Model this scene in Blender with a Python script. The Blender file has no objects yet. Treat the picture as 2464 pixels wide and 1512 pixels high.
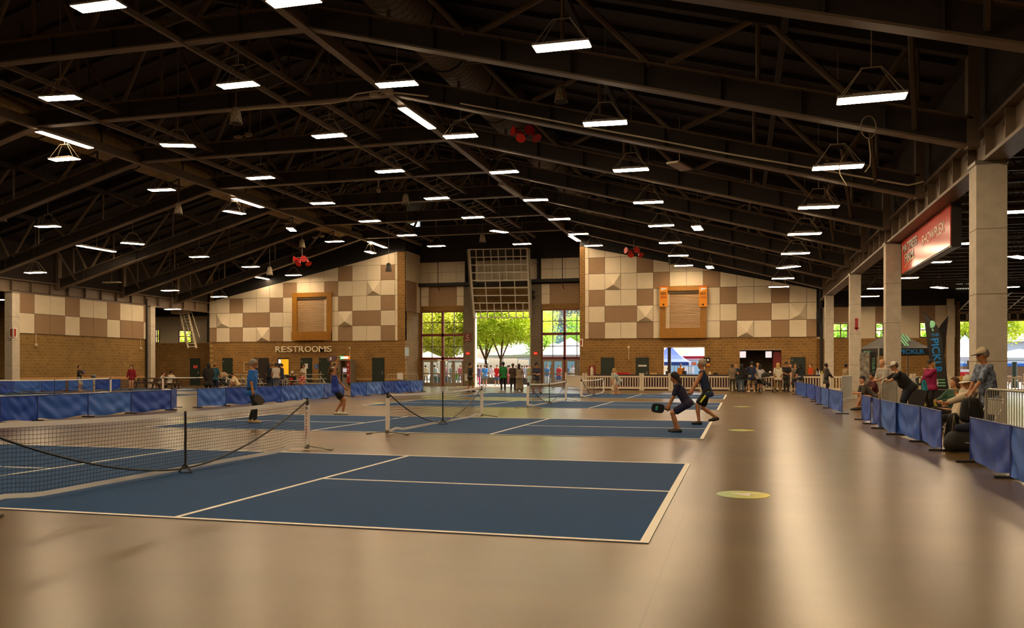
import bpy, math, random
import numpy as np
from mathutils import Vector, Matrix
random.seed(7); rng = np.random.RandomState(5)
# ------------------------------------------------------------------ camera frame (2464 x 1512)
F, HZ, CX, EYE = 2050.0, 886.0, 1232.0, 1.46
PSI = math.atan((1783 - CX) / F)
SN, CS = math.sin(PSI), math.cos(PSI)
FWD = Vector((-SN, CS, 0)); RGT = Vector((CS, SN, 0))
def ray(px, py): return RGT * ((px - CX) / F) + FWD + Vector((0, 0, (HZ - py) / F))
def at(px, py, zc): return Vector((0, 0, EYE)) + ray(px, py) * zc
def G(px, py, z=0.0):
    return at(px, py, (z - EYE) / ((HZ - py) / F))
def onY(px, py, Y): return at(px, py, Y / ray(px, py).y)
def onX(px, py, X): return at(px, py, X / ray(px, py).x)
def gx(px, zc): # ground point under image column px at depth zc
    p = at(px, HZ, zc); return Vector((p.x, p.y, 0))
scn = bpy.context.scene; col = scn.collection
# ------------------------------------------------------------------ materials
def lin(c):
    if isinstance(c, str):
        c = [int(c[i:i+2], 16) / 255 for i in (0, 2, 4)]
    return tuple(x / 12.92 if x <= .04045 else ((x + .055) / 1.055) ** 2.4 for x in c[:3]) + (1,)
MATS = {}
def mat(c, rough=.6, metal=0., noise=0., nscale=8., bump=0., emit=None, es=0., trans=0., name=None, spec=.5):
    key = (c, rough, metal, noise, nscale, bump, emit, es, trans, spec)
    if key in MATS: return MATS[key]
    m = bpy.data.materials.new(name or 'mat'); m.use_nodes = True
    nt = m.node_tree; b = nt.nodes['Principled BSDF']
    b.inputs['Base Color'].default_value = lin(c); b.inputs['Roughness'].default_value = rough
    b.inputs['Metallic'].default_value = metal; b.inputs['Specular IOR Level'].default_value = spec
    if emit:
        b.inputs['Emission Color'].default_value = lin(emit); b.inputs['Emission Strength'].default_value = es
    if noise or bump:
        tc = nt.nodes.new('ShaderNodeTexCoord'); nz = nt.nodes.new('ShaderNodeTexNoise')
        nz.inputs['Scale'].default_value = nscale; nz.inputs['Detail'].default_value = 5
        nt.links.new(tc.outputs['Object'], nz.inputs['Vector'])
        if noise:
            mx = nt.nodes.new('ShaderNodeMix'); mx.data_type = 'RGBA'
            L = lin(c); mx.inputs[6].default_value = tuple(x * (1 - noise) for x in L[:3]) + (1,)
            mx.inputs[7].default_value = tuple(min(1, x * (1 + noise)) for x in L[:3]) + (1,)
            mrr = nt.nodes.new('ShaderNodeMapRange'); k_ = .09 if noise > .22 else .25; mrr.inputs[1].default_value = .5 - k_; mrr.inputs[2].default_value = .5 + k_
            nt.links.new(nz.outputs['Fac'], mrr.inputs[0]); nt.links.new(mrr.outputs[0], mx.inputs[0]); nt.links.new(mx.outputs[2], b.inputs['Base Color'])
        if bump:
            bp = nt.nodes.new('ShaderNodeBump'); bp.inputs['Strength'].default_value = bump; bp.inputs['Distance'].default_value = .02
            nt.links.new(nz.outputs['Fac'], bp.inputs['Height']); nt.links.new(bp.outputs[0], b.inputs['Normal'])
    MATS[key] = m; return m
def brick_mat(c1, c2, mortar, bw=.4, bh=.2, axis='XZ', rough=.85):
    key = ('brick', c1, c2, mortar, bw, bh, axis)
    if key in MATS: return MATS[key]
    m = bpy.data.materials.new('block_masonry'); m.use_nodes = True; nt = m.node_tree; b = nt.nodes['Principled BSDF']
    b.inputs['Roughness'].default_value = rough
    geo = nt.nodes.new('ShaderNodeNewGeometry'); sp = nt.nodes.new('ShaderNodeSeparateXYZ'); cb = nt.nodes.new('ShaderNodeCombineXYZ')
    nt.links.new(geo.outputs['Position'], sp.inputs[0])
    nt.links.new(sp.outputs[0 if axis == 'XZ' else 1], cb.inputs[0]); nt.links.new(sp.outputs[2], cb.inputs[1])
    br = nt.nodes.new('ShaderNodeTexBrick'); br.inputs['Scale'].default_value = 1
    br.inputs['Brick Width'].default_value = bw; br.inputs['Row Height'].default_value = bh
    br.inputs['Mortar Size'].default_value = .014; br.inputs['Mortar Smooth'].default_value = .2
    br.inputs['Color1'].default_value = lin(c1); br.inputs['Color2'].default_value = lin(c2); br.inputs['Mortar'].default_value = lin(mortar)
    nt.links.new(cb.outputs[0], br.inputs['Vector'])
    nz = nt.nodes.new('ShaderNodeTexNoise'); nz.inputs['Scale'].default_value = 1.3; nz.inputs['Detail'].default_value = 6
    nt.links.new(geo.outputs['Position'], nz.inputs['Vector'])
    mx = nt.nodes.new('ShaderNodeMix'); mx.data_type = 'RGBA'; mx.blend_type = 'MULTIPLY'; mx.inputs[0].default_value = .5
    nt.links.new(br.outputs['Color'], mx.inputs[6]); nt.links.new(nz.outputs['Color'], mx.inputs[7])
    rp = nt.nodes.new('ShaderNodeValToRGB'); rp.color_ramp.elements[0].position = .3; rp.color_ramp.elements[0].color = (.6, .6, .6, 1)
    rp.color_ramp.elements[1].position = .7
    nt.links.new(nz.outputs['Fac'], rp.inputs[0]); nt.links.new(rp.outputs[0], mx.inputs[7])
    nt.links.new(mx.outputs[2], b.inputs['Base Color'])
    bp = nt.nodes.new('ShaderNodeBump'); bp.inputs['Strength'].default_value = .4; bp.inputs['Distance'].default_value = .01
    nt.links.new(br.outputs['Fac'], bp.inputs['Height']); bp.invert = True; nt.links.new(bp.outputs[0], b.inputs['Normal'])
    MATS[key] = m; return m
def floor_mat():
    m = bpy.data.materials.new('sealed_concrete'); m.use_nodes = True; nt = m.node_tree; b = nt.nodes['Principled BSDF']
    N = nt.nodes.new; K = nt.links.new
    geo = N('ShaderNodeNewGeometry')
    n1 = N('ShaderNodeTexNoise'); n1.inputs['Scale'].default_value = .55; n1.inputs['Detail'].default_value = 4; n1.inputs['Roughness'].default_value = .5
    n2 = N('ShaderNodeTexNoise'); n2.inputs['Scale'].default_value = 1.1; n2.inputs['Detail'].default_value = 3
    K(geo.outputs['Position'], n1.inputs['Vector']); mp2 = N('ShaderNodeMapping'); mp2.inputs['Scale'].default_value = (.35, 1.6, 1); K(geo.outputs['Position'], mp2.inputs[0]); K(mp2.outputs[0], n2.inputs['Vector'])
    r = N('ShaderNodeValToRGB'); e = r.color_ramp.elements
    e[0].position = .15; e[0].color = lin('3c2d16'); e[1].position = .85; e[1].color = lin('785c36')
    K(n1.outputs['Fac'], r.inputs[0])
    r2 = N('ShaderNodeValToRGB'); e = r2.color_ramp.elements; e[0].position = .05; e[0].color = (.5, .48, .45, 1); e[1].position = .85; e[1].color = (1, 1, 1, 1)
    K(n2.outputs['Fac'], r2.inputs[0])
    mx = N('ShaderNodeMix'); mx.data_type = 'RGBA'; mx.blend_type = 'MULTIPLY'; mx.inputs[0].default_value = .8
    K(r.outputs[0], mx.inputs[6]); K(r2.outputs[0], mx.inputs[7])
    br = N('ShaderNodeTexBrick'); br.offset = 0; br.inputs['Scale'].default_value = 1; br.inputs['Brick Width'].default_value = 6.1; br.inputs['Row Height'].default_value = 6.1
    br.inputs['Mortar Size'].default_value = .005; br.inputs['Color1'].default_value = br.inputs['Color2'].default_value = (1, 1, 1, 1); br.inputs['Mortar'].default_value = (.35, .32, .3, 1)
    mp = N('ShaderNodeMapping'); mp.inputs['Location'].default_value = (.55, 2.3, 0); K(geo.outputs['Position'], mp.inputs[0]); K(mp.outputs[0], br.inputs['Vector'])
    m2 = N('ShaderNodeMix'); m2.data_type = 'RGBA'; m2.blend_type = 'MULTIPLY'; m2.inputs[0].default_value = .7
    K(mx.outputs[2], m2.inputs[6]); K(br.outputs['Color'], m2.inputs[7]); K(m2.outputs[2], b.inputs['Base Color'])
    rr = N('ShaderNodeMapRange'); rr.inputs['From Min'].default_value = .3; rr.inputs['From Max'].default_value = .7
    rr.inputs['To Min'].default_value = .225; rr.inputs['To Max'].default_value = .25
    b.inputs['Roughness'].default_value = .277
    b.inputs['IOR'].default_value = 1.52; b.inputs['Specular Tint'].default_value = (1, .86, .64, 1)
    return m
def leaf_mat(c, c2):
    m = bpy.data.materials.new('leaf'); m.use_nodes = True; nt = m.node_tree; b = nt.nodes['Principled BSDF']
    nz = nt.nodes.new('ShaderNodeTexNoise'); nz.inputs['Scale'].default_value = 1.4; tc = nt.nodes.new('ShaderNodeTexCoord')
    nt.links.new(tc.outputs['Object'], nz.inputs['Vector'])
    mx = nt.nodes.new('ShaderNodeMix'); mx.data_type = 'RGBA'; mx.inputs[6].default_value = lin(c); mx.inputs[7].default_value = lin(c2)
    nt.links.new(nz.outputs['Fac'], mx.inputs[0]); nt.links.new(mx.outputs[2], b.inputs['Base Color']); b.inputs['Roughness'].default_value = .5
    tr = nt.nodes.new('ShaderNodeBsdfTranslucent'); nt.links.new(mx.outputs[2], tr.inputs[0])
    ms = nt.nodes.new('ShaderNodeMixShader'); ms.inputs[0].default_value = .6
    out = nt.nodes['Material Output']; nt.links.new(b.outputs[0], ms.inputs[1]); nt.links.new(tr.outputs[0], ms.inputs[2]); nt.links.new(ms.outputs[0], out.inputs[0])
    return m
def glass_mat():
    m = bpy.data.materials.new('window_glass'); m.use_nodes = True; nt = m.node_tree
    out = nt.nodes['Material Output']; t = nt.nodes.new('ShaderNodeBsdfTransparent'); g = nt.nodes.new('ShaderNodeBsdfGlossy')
    g.inputs['Roughness'].default_value = .03; t.inputs[0].default_value = (.93, .96, .95, 1)
    ms = nt.nodes.new('ShaderNodeMixShader'); fr = nt.nodes.new('ShaderNodeFresnel'); fr.inputs[0].default_value = 1.4
    nt.links.new(fr.outputs[0], ms.inputs[0]); nt.links.new(t.outputs[0], ms.inputs[1]); nt.links.new(g.outputs[0], ms.inputs[2]); nt.links.new(ms.outputs[0], out.inputs[0])
    return m
# ------------------------------------------------------------------ mesh builder
class MB:
    def __init__(s): s.v = []; s.f = []
    def add(s, vs, fs):
        o = len(s.v); s.v += [tuple(v) for v in vs]; s.f += [tuple(i + o for i in f) for f in fs]; return s
    def box(s, a, b):
        x0, y0, z0 = (min(a[i], b[i]) for i in range(3)); x1, y1, z1 = (max(a[i], b[i]) for i in range(3))
        return s.add([(x0,y0,z0),(x1,y0,z0),(x1,y1,z0),(x0,y1,z0),(x0,y0,z1),(x1,y0,z1),(x1,y1,z1),(x0,y1,z1)],
                     [(0,3,2,1),(4,5,6,7),(0,1,5,4),(1,2,6,5),(2,3,7,6),(3,0,4,7)])
    def bar(s, p, q, w, h, up=(0,0,1)):   # rectangular bar from p to q: w across, h along 'up'
        p = Vector(p); q = Vector(q); d = (q - p).normalized(); u = Vector(up)
        sd = d.cross(u)
        if sd.length < 1e-4: sd = d.cross(Vector((0, 1, 0)))
        sd.normalize(); u = sd.cross(d); a = sd * (w / 2); b = u * (h / 2)
        vs = [p-a-b, p+a-b, p+a+b, p-a+b, q-a-b, q+a-b, q+a+b, q-a+b]
        return s.add(vs, [(0,1,2,3),(7,6,5,4),(4,5,1,0),(5,6,2,1),(6,7,3,2),(7,4,0,3)])
    def tube(s, p, q, r, n=8, r2=None): return s.path([p, q], [r, r if r2 is None else r2], n)
    def path(s, pts, r, n=8, closed=False):
        pts = [Vector(p) for p in pts]; m = len(pts)
        rs = r if isinstance(r, (list, tuple)) else [r] * m
        o = []; prev = None
        for i, p in enumerate(pts):
            if closed: d = pts[(i+1) % m] - pts[i-1]
            else: d = (pts[min(i+1, m-1)] - pts[max(i-1, 0)])
            d.normalize()
            a = prev - d * prev.dot(d) if prev is not None else d.cross(Vector((0, 0, 1)) if abs(d.z) < .9 else Vector((1, 0, 0)))
            a.normalize(); prev = a; b = d.cross(a)
            o += [p + (a * math.cos(2*math.pi*k/n) + b * math.sin(2*math.pi*k/n)) * rs[i] for k in range(n)]
        fs = [(i*n+k, i*n+(k+1) % n, ((i+1) % m)*n+(k+1) % n, ((i+1) % m)*n+k) for i in range(m if closed else m-1) for k in range(n)]
        if not closed: fs += [tuple(range(n-1, -1, -1)), tuple((m-1)*n+k for k in range(n))]
        return s.add(o, fs)
    def lathe(s, prof, c=(0,0,0), n=16, ax=None):   # prof [(r,z)]
        c = Vector(c); vs = []
        for r, z in prof:
            for k in range(n):
                t = 2*math.pi*k/n; vs.append(c + Vector((r*math.cos(t), r*math.sin(t), z)))
        if ax is not None:
            q = Vector((0,0,1)).rotation_difference(Vector(ax).normalized()); vs = [c + q @ (v - c) for v in vs]
        m = len(prof)
        fs = [(i*n+k, i*n+(k+1) % n, (i+1)*n+(k+1) % n, (i+1)*n+k) for i in range(m-1) for k in range(n)]
        fs += [tuple(range(n-1, -1, -1)), tuple((m-1)*n+k for k in range(n))]
        return s.add(vs, fs)
    def prism(s, poly, d):  # poly 3D pts, extruded by vector d
        d = Vector(d); n = len(poly); vs = [Vector(p) for p in poly] + [Vector(p) + d for p in poly]
        return s.add(vs, [tuple(range(n))[::-1], tuple(range(n, 2*n))] + [(i, (i+1) % n, n+(i+1) % n, n+i) for i in range(n)])
    def ell(s, c, r, n=10, m=7):
        vs = []; 
        for i in range(m+1):
            a = math.pi*i/m
            for k in range(n):
                t = 2*math.pi*k/n; vs.append((c[0]+r[0]*math.sin(a)*math.cos(t), c[1]+r[1]*math.sin(a)*math.sin(t), c[2]+r[2]*math.cos(a)))
        return s.add(vs, [(i*n+k, (i+1)*n+k, (i+1)*n+(k+1) % n, i*n+(k+1) % n) for i in range(m) for k in range(n)])
    def grid(s, fn, nu, nv):
        vs = [fn(i/nu, j/nv) for i in range(nu+1) for j in range(nv+1)]
        return s.add(vs, [(i*(nv+1)+j, (i+1)*(nv+1)+j, (i+1)*(nv+1)+j+1, i*(nv+1)+j+1) for i in range(nu) for j in range(nv)])
    def build(s, name, m, parent=None, smooth=False, local=False, loc=None):
        me = bpy.data.meshes.new(name); vs = s.v
        off = Vector((0,0,0))
        if parent is not None and not local: off = world_loc(parent)
        if loc is not None: off = Vector(loc)
        if off.length > 0: vs = [(v[0]-off.x, v[1]-off.y, v[2]-off.z) for v in vs]
        me.from_pydata(vs, [], s.f); me.update()
        if smooth: me.shade_smooth()
        me.materials.append(m)
        o = bpy.data.objects.new(name, me); col.objects.link(o)
        if parent is not None: o.parent = parent
        elif loc is not None: o.location = loc
        return o
def world_loc(o):
    p = Vector((0,0,0))
    while o is not None: p += Vector(o.location); o = o.parent
    return p
def tag(o, label=None, cat=None, group=None, kind=None):
    if label: o['label'] = label
    if cat: o['category'] = cat
    if group: o['group'] = group
    if kind: o['kind'] = kind
    return o
def thing(name, label, cat, loc=(0,0,0), rz=0., group=None, kind=None):
    o = bpy.data.objects.new(name, None); o.empty_display_size = .2; col.objects.link(o)
    o.location = loc; o.rotation_euler = (0, 0, rz); return tag(o, label, cat, group, kind)
def copy_tree(o, parent=None):
    c = o.copy(); col.objects.link(c); c.parent = parent
    for ch in list(KIDS.get(o.name, [])) or [x for x in o.children]: copy_tree(ch, c)
    return c
KIDS = {}
def text(body, m, parent, origin, xdir, ydir, height, width=None, extrude=.01, name='lettering', bold=0.):
    cu = bpy.data.curves.new(name, 'FONT'); cu.body = body; cu.extrude = extrude; cu.offset = bold
    cu.align_x = 'CENTER'; cu.align_y = 'CENTER'; cu.size = 1
    ob = bpy.data.objects.new(name, cu); col.objects.link(ob); bpy.context.view_layer.update()
    me = bpy.data.meshes.new_from_object(ob.evaluated_get(bpy.context.evaluated_depsgraph_get()))
    bpy.data.objects.remove(ob); bpy.data.curves.remove(cu)
    co = np.array([v.co[:] for v in me.vertices]); lo = co.min(0); hi = co.max(0); c = (lo+hi)/2
    sy = height / (hi[1]-lo[1]); sx = sy if width is None else width / (hi[0]-lo[0])
    X = Vector(xdir).normalized(); Y = Vector(ydir).normalized(); Zd = X.cross(Y)
    o0 = Vector(origin) - (world_loc(parent) if parent is not None else Vector((0,0,0)))
    for v in me.vertices:
        q = (v.co.x-c[0])*sx, (v.co.y-c[1])*sy, v.co.z
        v.co = o0 + X*q[0] + Y*q[1] + Zd*(q[2])
    me.materials.append(m); me.update()
    o = bpy.data.objects.new(name, me); col.objects.link(o)
    if parent is not None: o.parent = parent
    return o
ORD = ['nearest', 'second', 'third', 'fourth', 'fifth', 'sixth', 'seventh', 'eighth', 'ninth', 'tenth', 'eleventh', 'twelfth', 'thirteenth', 'fourteenth']
# ------------------------------------------------------------------ setting: shell of the hall
YW, YV = 61.8, 64.9; XR, XL = 5.1, -42.6; XA, XB = -11.7, -26.8; ZE, ZT = 6.5, 10.95
def zb(x):   # underside of the roof girders
    if x > XA: return ZE + (XR - x) * (ZT - ZE) / (XR - XA)
    if x < XB: return ZE + (x - XL) * (ZT - ZE) / (XB - XL)
    return ZT
def zr(x):   # roof deck
    c = (XA + XB) / 2
    return 15.6 - abs(x - c) * (15.6 - 9.0) / (XR - c)
M_dark = mat('372f28', .75, noise=.15, nscale=2); M_beam = mat('766450', .5, noise=.12, nscale=3); M_deck = mat('302822', .85, noise=.2, nscale=3)
M_conc = mat('c2b6a2', .8, noise=.14, nscale=3.5, bump=.12); M_white_panel = mat('d9c9ac', .9, noise=.03, nscale=2)
M_brown_panel = mat('96785a', .9, noise=.04, nscale=2); M_wood = mat('98660e', .45, noise=.15, nscale=5)
M_shut = mat('a5855c', .55, noise=.05, nscale=3); M_black = mat('17130f', .7); M_redframe = mat('6e2418', .5)
M_greyframe = mat('8d7f6c', .5, noise=.06); M_glass = glass_mat(); M_green = mat('1d2a1c', .45); M_whitepaint = mat('e4dccb', .5)
M_steel = mat('8f8a7e', .4, .7, noise=.1); M_galv = mat('a9a69a', .45, .55, noise=.1); M_red = mat('b3221c', .5)
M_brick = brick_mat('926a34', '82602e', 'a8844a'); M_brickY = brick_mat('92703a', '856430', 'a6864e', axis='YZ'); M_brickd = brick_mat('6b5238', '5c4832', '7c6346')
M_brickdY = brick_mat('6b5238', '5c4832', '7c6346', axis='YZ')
M_stripe = brick_mat('b58c52', 'a8814a', 'c09a62'); M_stripeY = brick_mat('c59560', 'b98a55', 'cfa26c', axis='YZ')
M_grey_block = brick_mat('6f6350', '655a48', '80735c')
def holes(mb, Y, th, x0, x1, z0, z1, hs, axis='Y'):
    xs = sorted({x0, x1} | {v for h in hs for v in (h[0], h[1]) if x0 < v < x1}); zs = sorted({z0, z1} | {v for h in hs for v in (h[2], h[3]) if z0 < v < z1})
    for i in range(len(xs)-1):
        for j in range(len(zs)-1):
            cx, cz = (xs[i]+xs[i+1])/2, (zs[j]+zs[j+1])/2
            if any(h[0] < cx < h[1] and h[2] < cz < h[3] for h in hs): continue
            mb.box((xs[i], Y, zs[j]), (xs[i+1], Y+th, zs[j+1]))
def S(mb, name, m, **k): return tag(mb.build(name, m, **k), kind='structure')
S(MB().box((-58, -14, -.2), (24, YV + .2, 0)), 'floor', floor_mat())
S(MB().box((-120, YV + .2, -.25), (120, 260, -.03)), 'ground_plaza', mat('565048', .8, noise=.1, nscale=.8))
S(MB().box((24, -60, -.25), (90, YV + .2, -.03)), 'ground_right', mat('565048', .8, noise=.1, nscale=.8))
# roof
c = (XA + XB) / 2
dk = MB()
for x0, x1 in ((XR + .6, c), (c, XL - .6)):
    n = 6
    for i in range(n):
        a, b = x0 + (x1-x0)*i/n, x0 + (x1-x0)*(i+1)/n
        dk.prism([(a, -14, zr(a)), (b, -14, zr(b)), (b, -14, zr(b)+.3), (a, -14, zr(a)+.3)], (0, YV + 16, 0))
rib = MB()
S(dk, 'ceiling', M_deck)
for y in np.arange(8, 62, 1.5):
    rib.bar((XR, y, zr(XR)-.08), (c, y, zr(c)-.08), .12, .14); rib.bar((XL, y, zr(XL)-.08), (c, y, zr(c)-.08), .12, .14)
S(rib, 'ceiling_ribs', mat('2c251f', .8))
# aisle roofs with bar joists
for nm, xa, xb in (('right', XR + .3, 24), ('left', -58, XL - .3)):
    S(MB().box((xa, -14, 7.3), (xb, YW + 3, 7.5)), 'ceiling_' + nm, M_deck)
    j = MB()
    for y in np.arange(12.5, 62, 1.55):
        j.box((xa, y-.05, 6.62), (xb, y+.05, 6.72)); j.box((xa, y-.04, 7.2), (xb, y+.04, 7.3))
        k = xa; s = 0
        while k < xb - .5:
            j.tube((k, y, 6.67 if s else 7.25), (k + .55, y, 7.25 if s else 6.67), .018, 5); k += .55; s = 1 - s
    tag(S(j, 'ceiling_joists_' + nm, mat('4c4136', .6)), kind='structure')
# girders: kinked deep bottom chord, V web members, verticals, top chord
TR = [9.6 + 6.0 * k for k in range(9)]
nodes = [XR, 2.8, -2.0, -6.9, XA, -15.5, -19.25, -23.0, XB, -31.6, -36.5, -41.3+1, XL]
for i, y in enumerate(TR):
    g = thing('roof_girder', 'dark steel roof girder spanning the hall, ' + ORD[i] + ' from the camera', 'roof girder', (c, y, ZE), group='roof girders', kind='structure')
    w = MB(); fl = MB()
    for a, b in ((XR, XA), (XA, XB), (XB, XL)):
        p, q = Vector((a, y, zb(a))), Vector((b, y, zb(b)))
        up = Vector((0, 0, 1))
        w.bar(p + up*.34, q + up*.34, .05, .62); fl.bar(p + up*.025, q + up*.025, .34, .05); fl.bar(p + up*.66, q + up*.66, .3, .05)
        n = int((q-p).length / 1.9)
        for k in range(1, n):
            s = p.lerp(q, k/n); w.box((s.x-.02, y-.15, s.z+.05), (s.x+.02, y+.15, s.z+.64))
    w.build('girder_web', M_dark, g); fl.build('flange', M_beam, g)
    v = MB()
    for k in range(1, len(nodes)-1):
        x = nodes[k]
        for dx in (-1, 1):
            m = (x + nodes[k+dx]) / 2; e = .12 * (1 if m > x else -1)
            v.tube((x + e*1.6, y, zb(x) + .68), (m - e, y, zr(m) - .3), .085, 7)
    v.build('web_strut', mat('7c6a54', .5, noise=.1), g)
    vt = MB()
    for k in range(len(nodes)-1):
        m = (nodes[k] + nodes[k+1]) / 2; vt.tube((m, y, zb(m) + .66), (m, y, zr(m)-.2), .06, 7)
    vt.build('post_tube', M_beam, g)
    tc_ = MB()
    for a in (XR, XL): tc_.bar((a, y, zr(a)-.3), (c, y, zr(c)-.3), .26, .26)
    tc_.build('top_chord', M_dark, g)
# longitudinal members
LB = [('kinked girder line on the right', XA, ZT - .16, .26, .3, M_beam), ('kinked girder line on the left', XB, ZT - .16, .26, .3, M_beam)]
for t_, x, z, w_, h_, m_ in LB:
    o = S(MB().bar((x, 6, z+.1), (x, YW, z+.1), w_, .06).bar((x, 6, z+.3), (x, YW, z+.3), .05, .36), 'beam_longitudinal', m_)
    tag(o, 'long steel beam running down the hall along the ' + t_, 'beam')
for x in (-15.3, -23.4):
    g = thing('cable_tray_truss', 'pair of long rails with ladder rungs hung under the roof, ' + ('nearer the duct on the right' if x > -18 else 'nearer the tan duct on the left'), 'cable tray', (x, 30, 11), kind='structure')
    r = MB(); u = MB()
    for dx in (-.45, .45): r.bar((x+dx, 6, 10.98 if dx < 0 else 11.25), (x+dx, YW, 10.98 if dx < 0 else 11.25), .1, .16)
    for y in np.arange(8, 61, .9): u.bar((x-.45, y, 11.05), (x+.45, y, 11.25), .09, .06)
    for y in np.arange(8, 61, 3): u.tube((x+.45, y, 11.3), (x+.45, y, 12.9), .03, 5)
    r.build('rail', M_beam, g); u.build('rung', mat('41372c', .6), g)
for x in (1.0, -4.4, -33.8, -38.5):
    S(MB().bar((x, 6, zr(x)-.5), (x, YW, zr(x)-.5), .14, .22), 'beam_purlin', M_dark)
# knee braces running between girders along the hall
kb = MB()
for y in TR[:-1]:
    for x in (3.9, -41.2):
        kb.tube((x, y+.1, zb(x)+.2), (x - (.6 if x > 0 else -.6), y + 2.6, zr(x)-.4), .07, 6); kb.tube((x, y+6-.1, zb(x)+.2), (x - (.6 if x > 0 else -.6), y + 3.2, zr(x)-.4), .07, 6)
S(kb, 'beam_knee_braces', mat('54473a', .5))
# ducts
def duct(label, x, z, r, y0, y1, m, fx):
    g = thing('air_duct', label, 'air duct', (x, (y0+y1)/2, z))
    d = MB(); pr = []
    y = y0
    vs = []; n = 28
    d.tube((x, y0, z), (x, y1, z), r, n)
    rg = MB()
    for yy in np.arange(y0 + .3, y1, .3): rg.path([(x + (r+.004)*math.cos(t), yy, z + (r+.004)*math.sin(t)) for t in np.linspace(0, 2*math.pi, 24, endpoint=False)], .012, 4, closed=True)
    for yy in np.arange(y0 + 1.5, y1, 3.0): MB().path([(x + (r+.012)*math.cos(t), yy, z + (r+.012)*math.sin(t)) for t in np.linspace(0, 2*math.pi, 24, endpoint=False)], .035, 5, closed=True).build('hanger_band', M_black, g)
    d.build('duct_shell', m, g, smooth=False); rg.build('spiral_seam', m, g)
    for yy in np.arange(y0 + 4, y1 - 2, 6.0):
        e = MB().box((x+fx*r*.8, yy-.5, z-.35), (x+fx*(r+.5), yy+.5, z+.25)); e.build('outlet_box', m, g)
        h = MB().path([(x+fx*(r+.5)-.5, yy-.5, z-.55), (x+fx*(r+.5)+.5, yy-.5, z-.55), (x+fx*(r+.5)+.5, yy+.5, z-.55), (x+fx*(r+.5)-.5, yy+.5, z-.55)], .035, 4, closed=True)
        h.box((x+fx*(r+.5)-.4, yy-.4, z-.54), (x+fx*(r+.5)+.4, yy+.4, z-.5)); h.tube((x+fx*(r+.5)-.3, yy, z-.5), (x+fx*(r+.3), yy, z-.3), .12, 8); h.build('diffuser', mat('7a6d5a', .5), g)
duct('large dark ribbed round duct running above the girders right of the ridge', -9.4, 11.95, .72, 10, 60, mat('6e604c', .55, .1, noise=.1), 1)
duct('tan round duct running above the girders on the left', -29.6, 12.2, .72, 14, 60, mat('b39c70', .5, .1, noise=.1), -1)
# eave girders and clerestory bands over the column lines
for nm, x in (('right', XR + .35), ('left', XL - .25)):
    b = MB().bar((x, -14, 6.47), (x, YW, 6.47), .06, .78).bar((x, -14, 6.1), (x, YW, 6.1), .5, .08).bar((x, -14, 6.86), (x, YW, 6.86), .5, .08)
    for y in np.arange(-12, 61, 1.5): b.box((x-.22, y-.02, 6.1), (x+.22, y+.02, 6.86))
    tag(S(b, 'beam_eave_' + nm, M_beam), 'deep steel eave girder carried by the ' + nm + '-hand concrete columns', 'beam')
    S(MB().box((x-.04, -14, 6.9), (x+.04, YW, 9.3)), 'wall_clerestory_' + nm, mat('3a3027', .8))
for y in TR: S(MB().box((XR-.1, y-.15, 6.5), (XR+.15, y+.15, 8.9)).box((XL-.15, y-.15, 6.5), (XL+.1, y+.15, 8.9)), 'trim_girder_seat', M_beam)
# columns
cols = [('right', gx(2377, 19.2), .62, 'nearest the camera at the edge of frame'), ('right', gx(2147, 31.4), .52, 'second from the camera, beside the black canopy'), ('right', gx(2057, 41.6), .5, 'third from the camera, beside the crumpled banner stand'), ('right', gx(1995, 53.7), .5, 'furthest back, near the far wall'),
        ('left', Vector((-42.55, 41.9, 0)), .56, 'nearer one beside the chequered left wall'), ('left', Vector((-42.55, 54.35, 0)), .5, 'further one at the end of the chequered left wall')]
for sd, p, w, lb in cols:
    g = thing('column', 'grey concrete column on the %s-hand side, %s' % (sd, lb), 'column', p, group='concrete columns', kind='structure')
    MB().box((p.x-w/2, p.y-w/2, 0), (p.x+w/2, p.y+w/2, 6.06)).build('shaft', M_conc, g)
    j = MB()
    for z in (1.6, 3.1, 4.55): j.box((p.x-w/2-.004, p.y-w/2-.004, z), (p.x+w/2+.004, p.y+w/2+.004, z+.018))
    j.build('form_joint', mat('8f8069', .85), g)
    MB().box((p.x-w/2-.03, p.y-w/2-.03, 6.0), (p.x+w/2+.03, p.y+w/2+.03, 6.08)).build('cap_plate', M_steel, g)
def Wp(px, py, Y=YW): p = onY(px, py, Y); return p.x, p.z
# ---- main back wall
xl, xr = Wp(505, 0)[0], Wp(1965, 0)[0]; pl0, pl1, pr0, pr1 = Wp(957, 0)[0], Wp(975, 0)[0], Wp(1395, 0)[0], Wp(1408, 0)[0]
zp0, rh = 3.6, 1.185
bw = [Wp(1597, 837), Wp(1695, 905)]; rw = [Wp(1780, 843), Wp(1880, 905)]
H1 = (bw[0][0], bw[1][0], .95, bw[0][1]); H2 = (rw[0][0], rw[1][0], .95, rw[0][1])
b1 = MB(); b1.box((xl, YW, .62), (pl1, YW+.3, zp0)); S(b1, 'wall_back_left', M_brick)
b2 = MB(); holes(b2, YW, .3, pr0, xr, .62, zp0, [H1, H2]); S(b2, 'wall_back_right', M_brick)
S(MB().box((xl, YW-.01, .5), (pl0, YW+.31, .68)), 'trim_1', M_stripe)
S(MB().box((xl, YW, 0), (pl1, YW+.3, .55)).box((pr0, YW, 0), (xr, YW+.3, .62)), 'baseboard_back', M_brickd)
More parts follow.
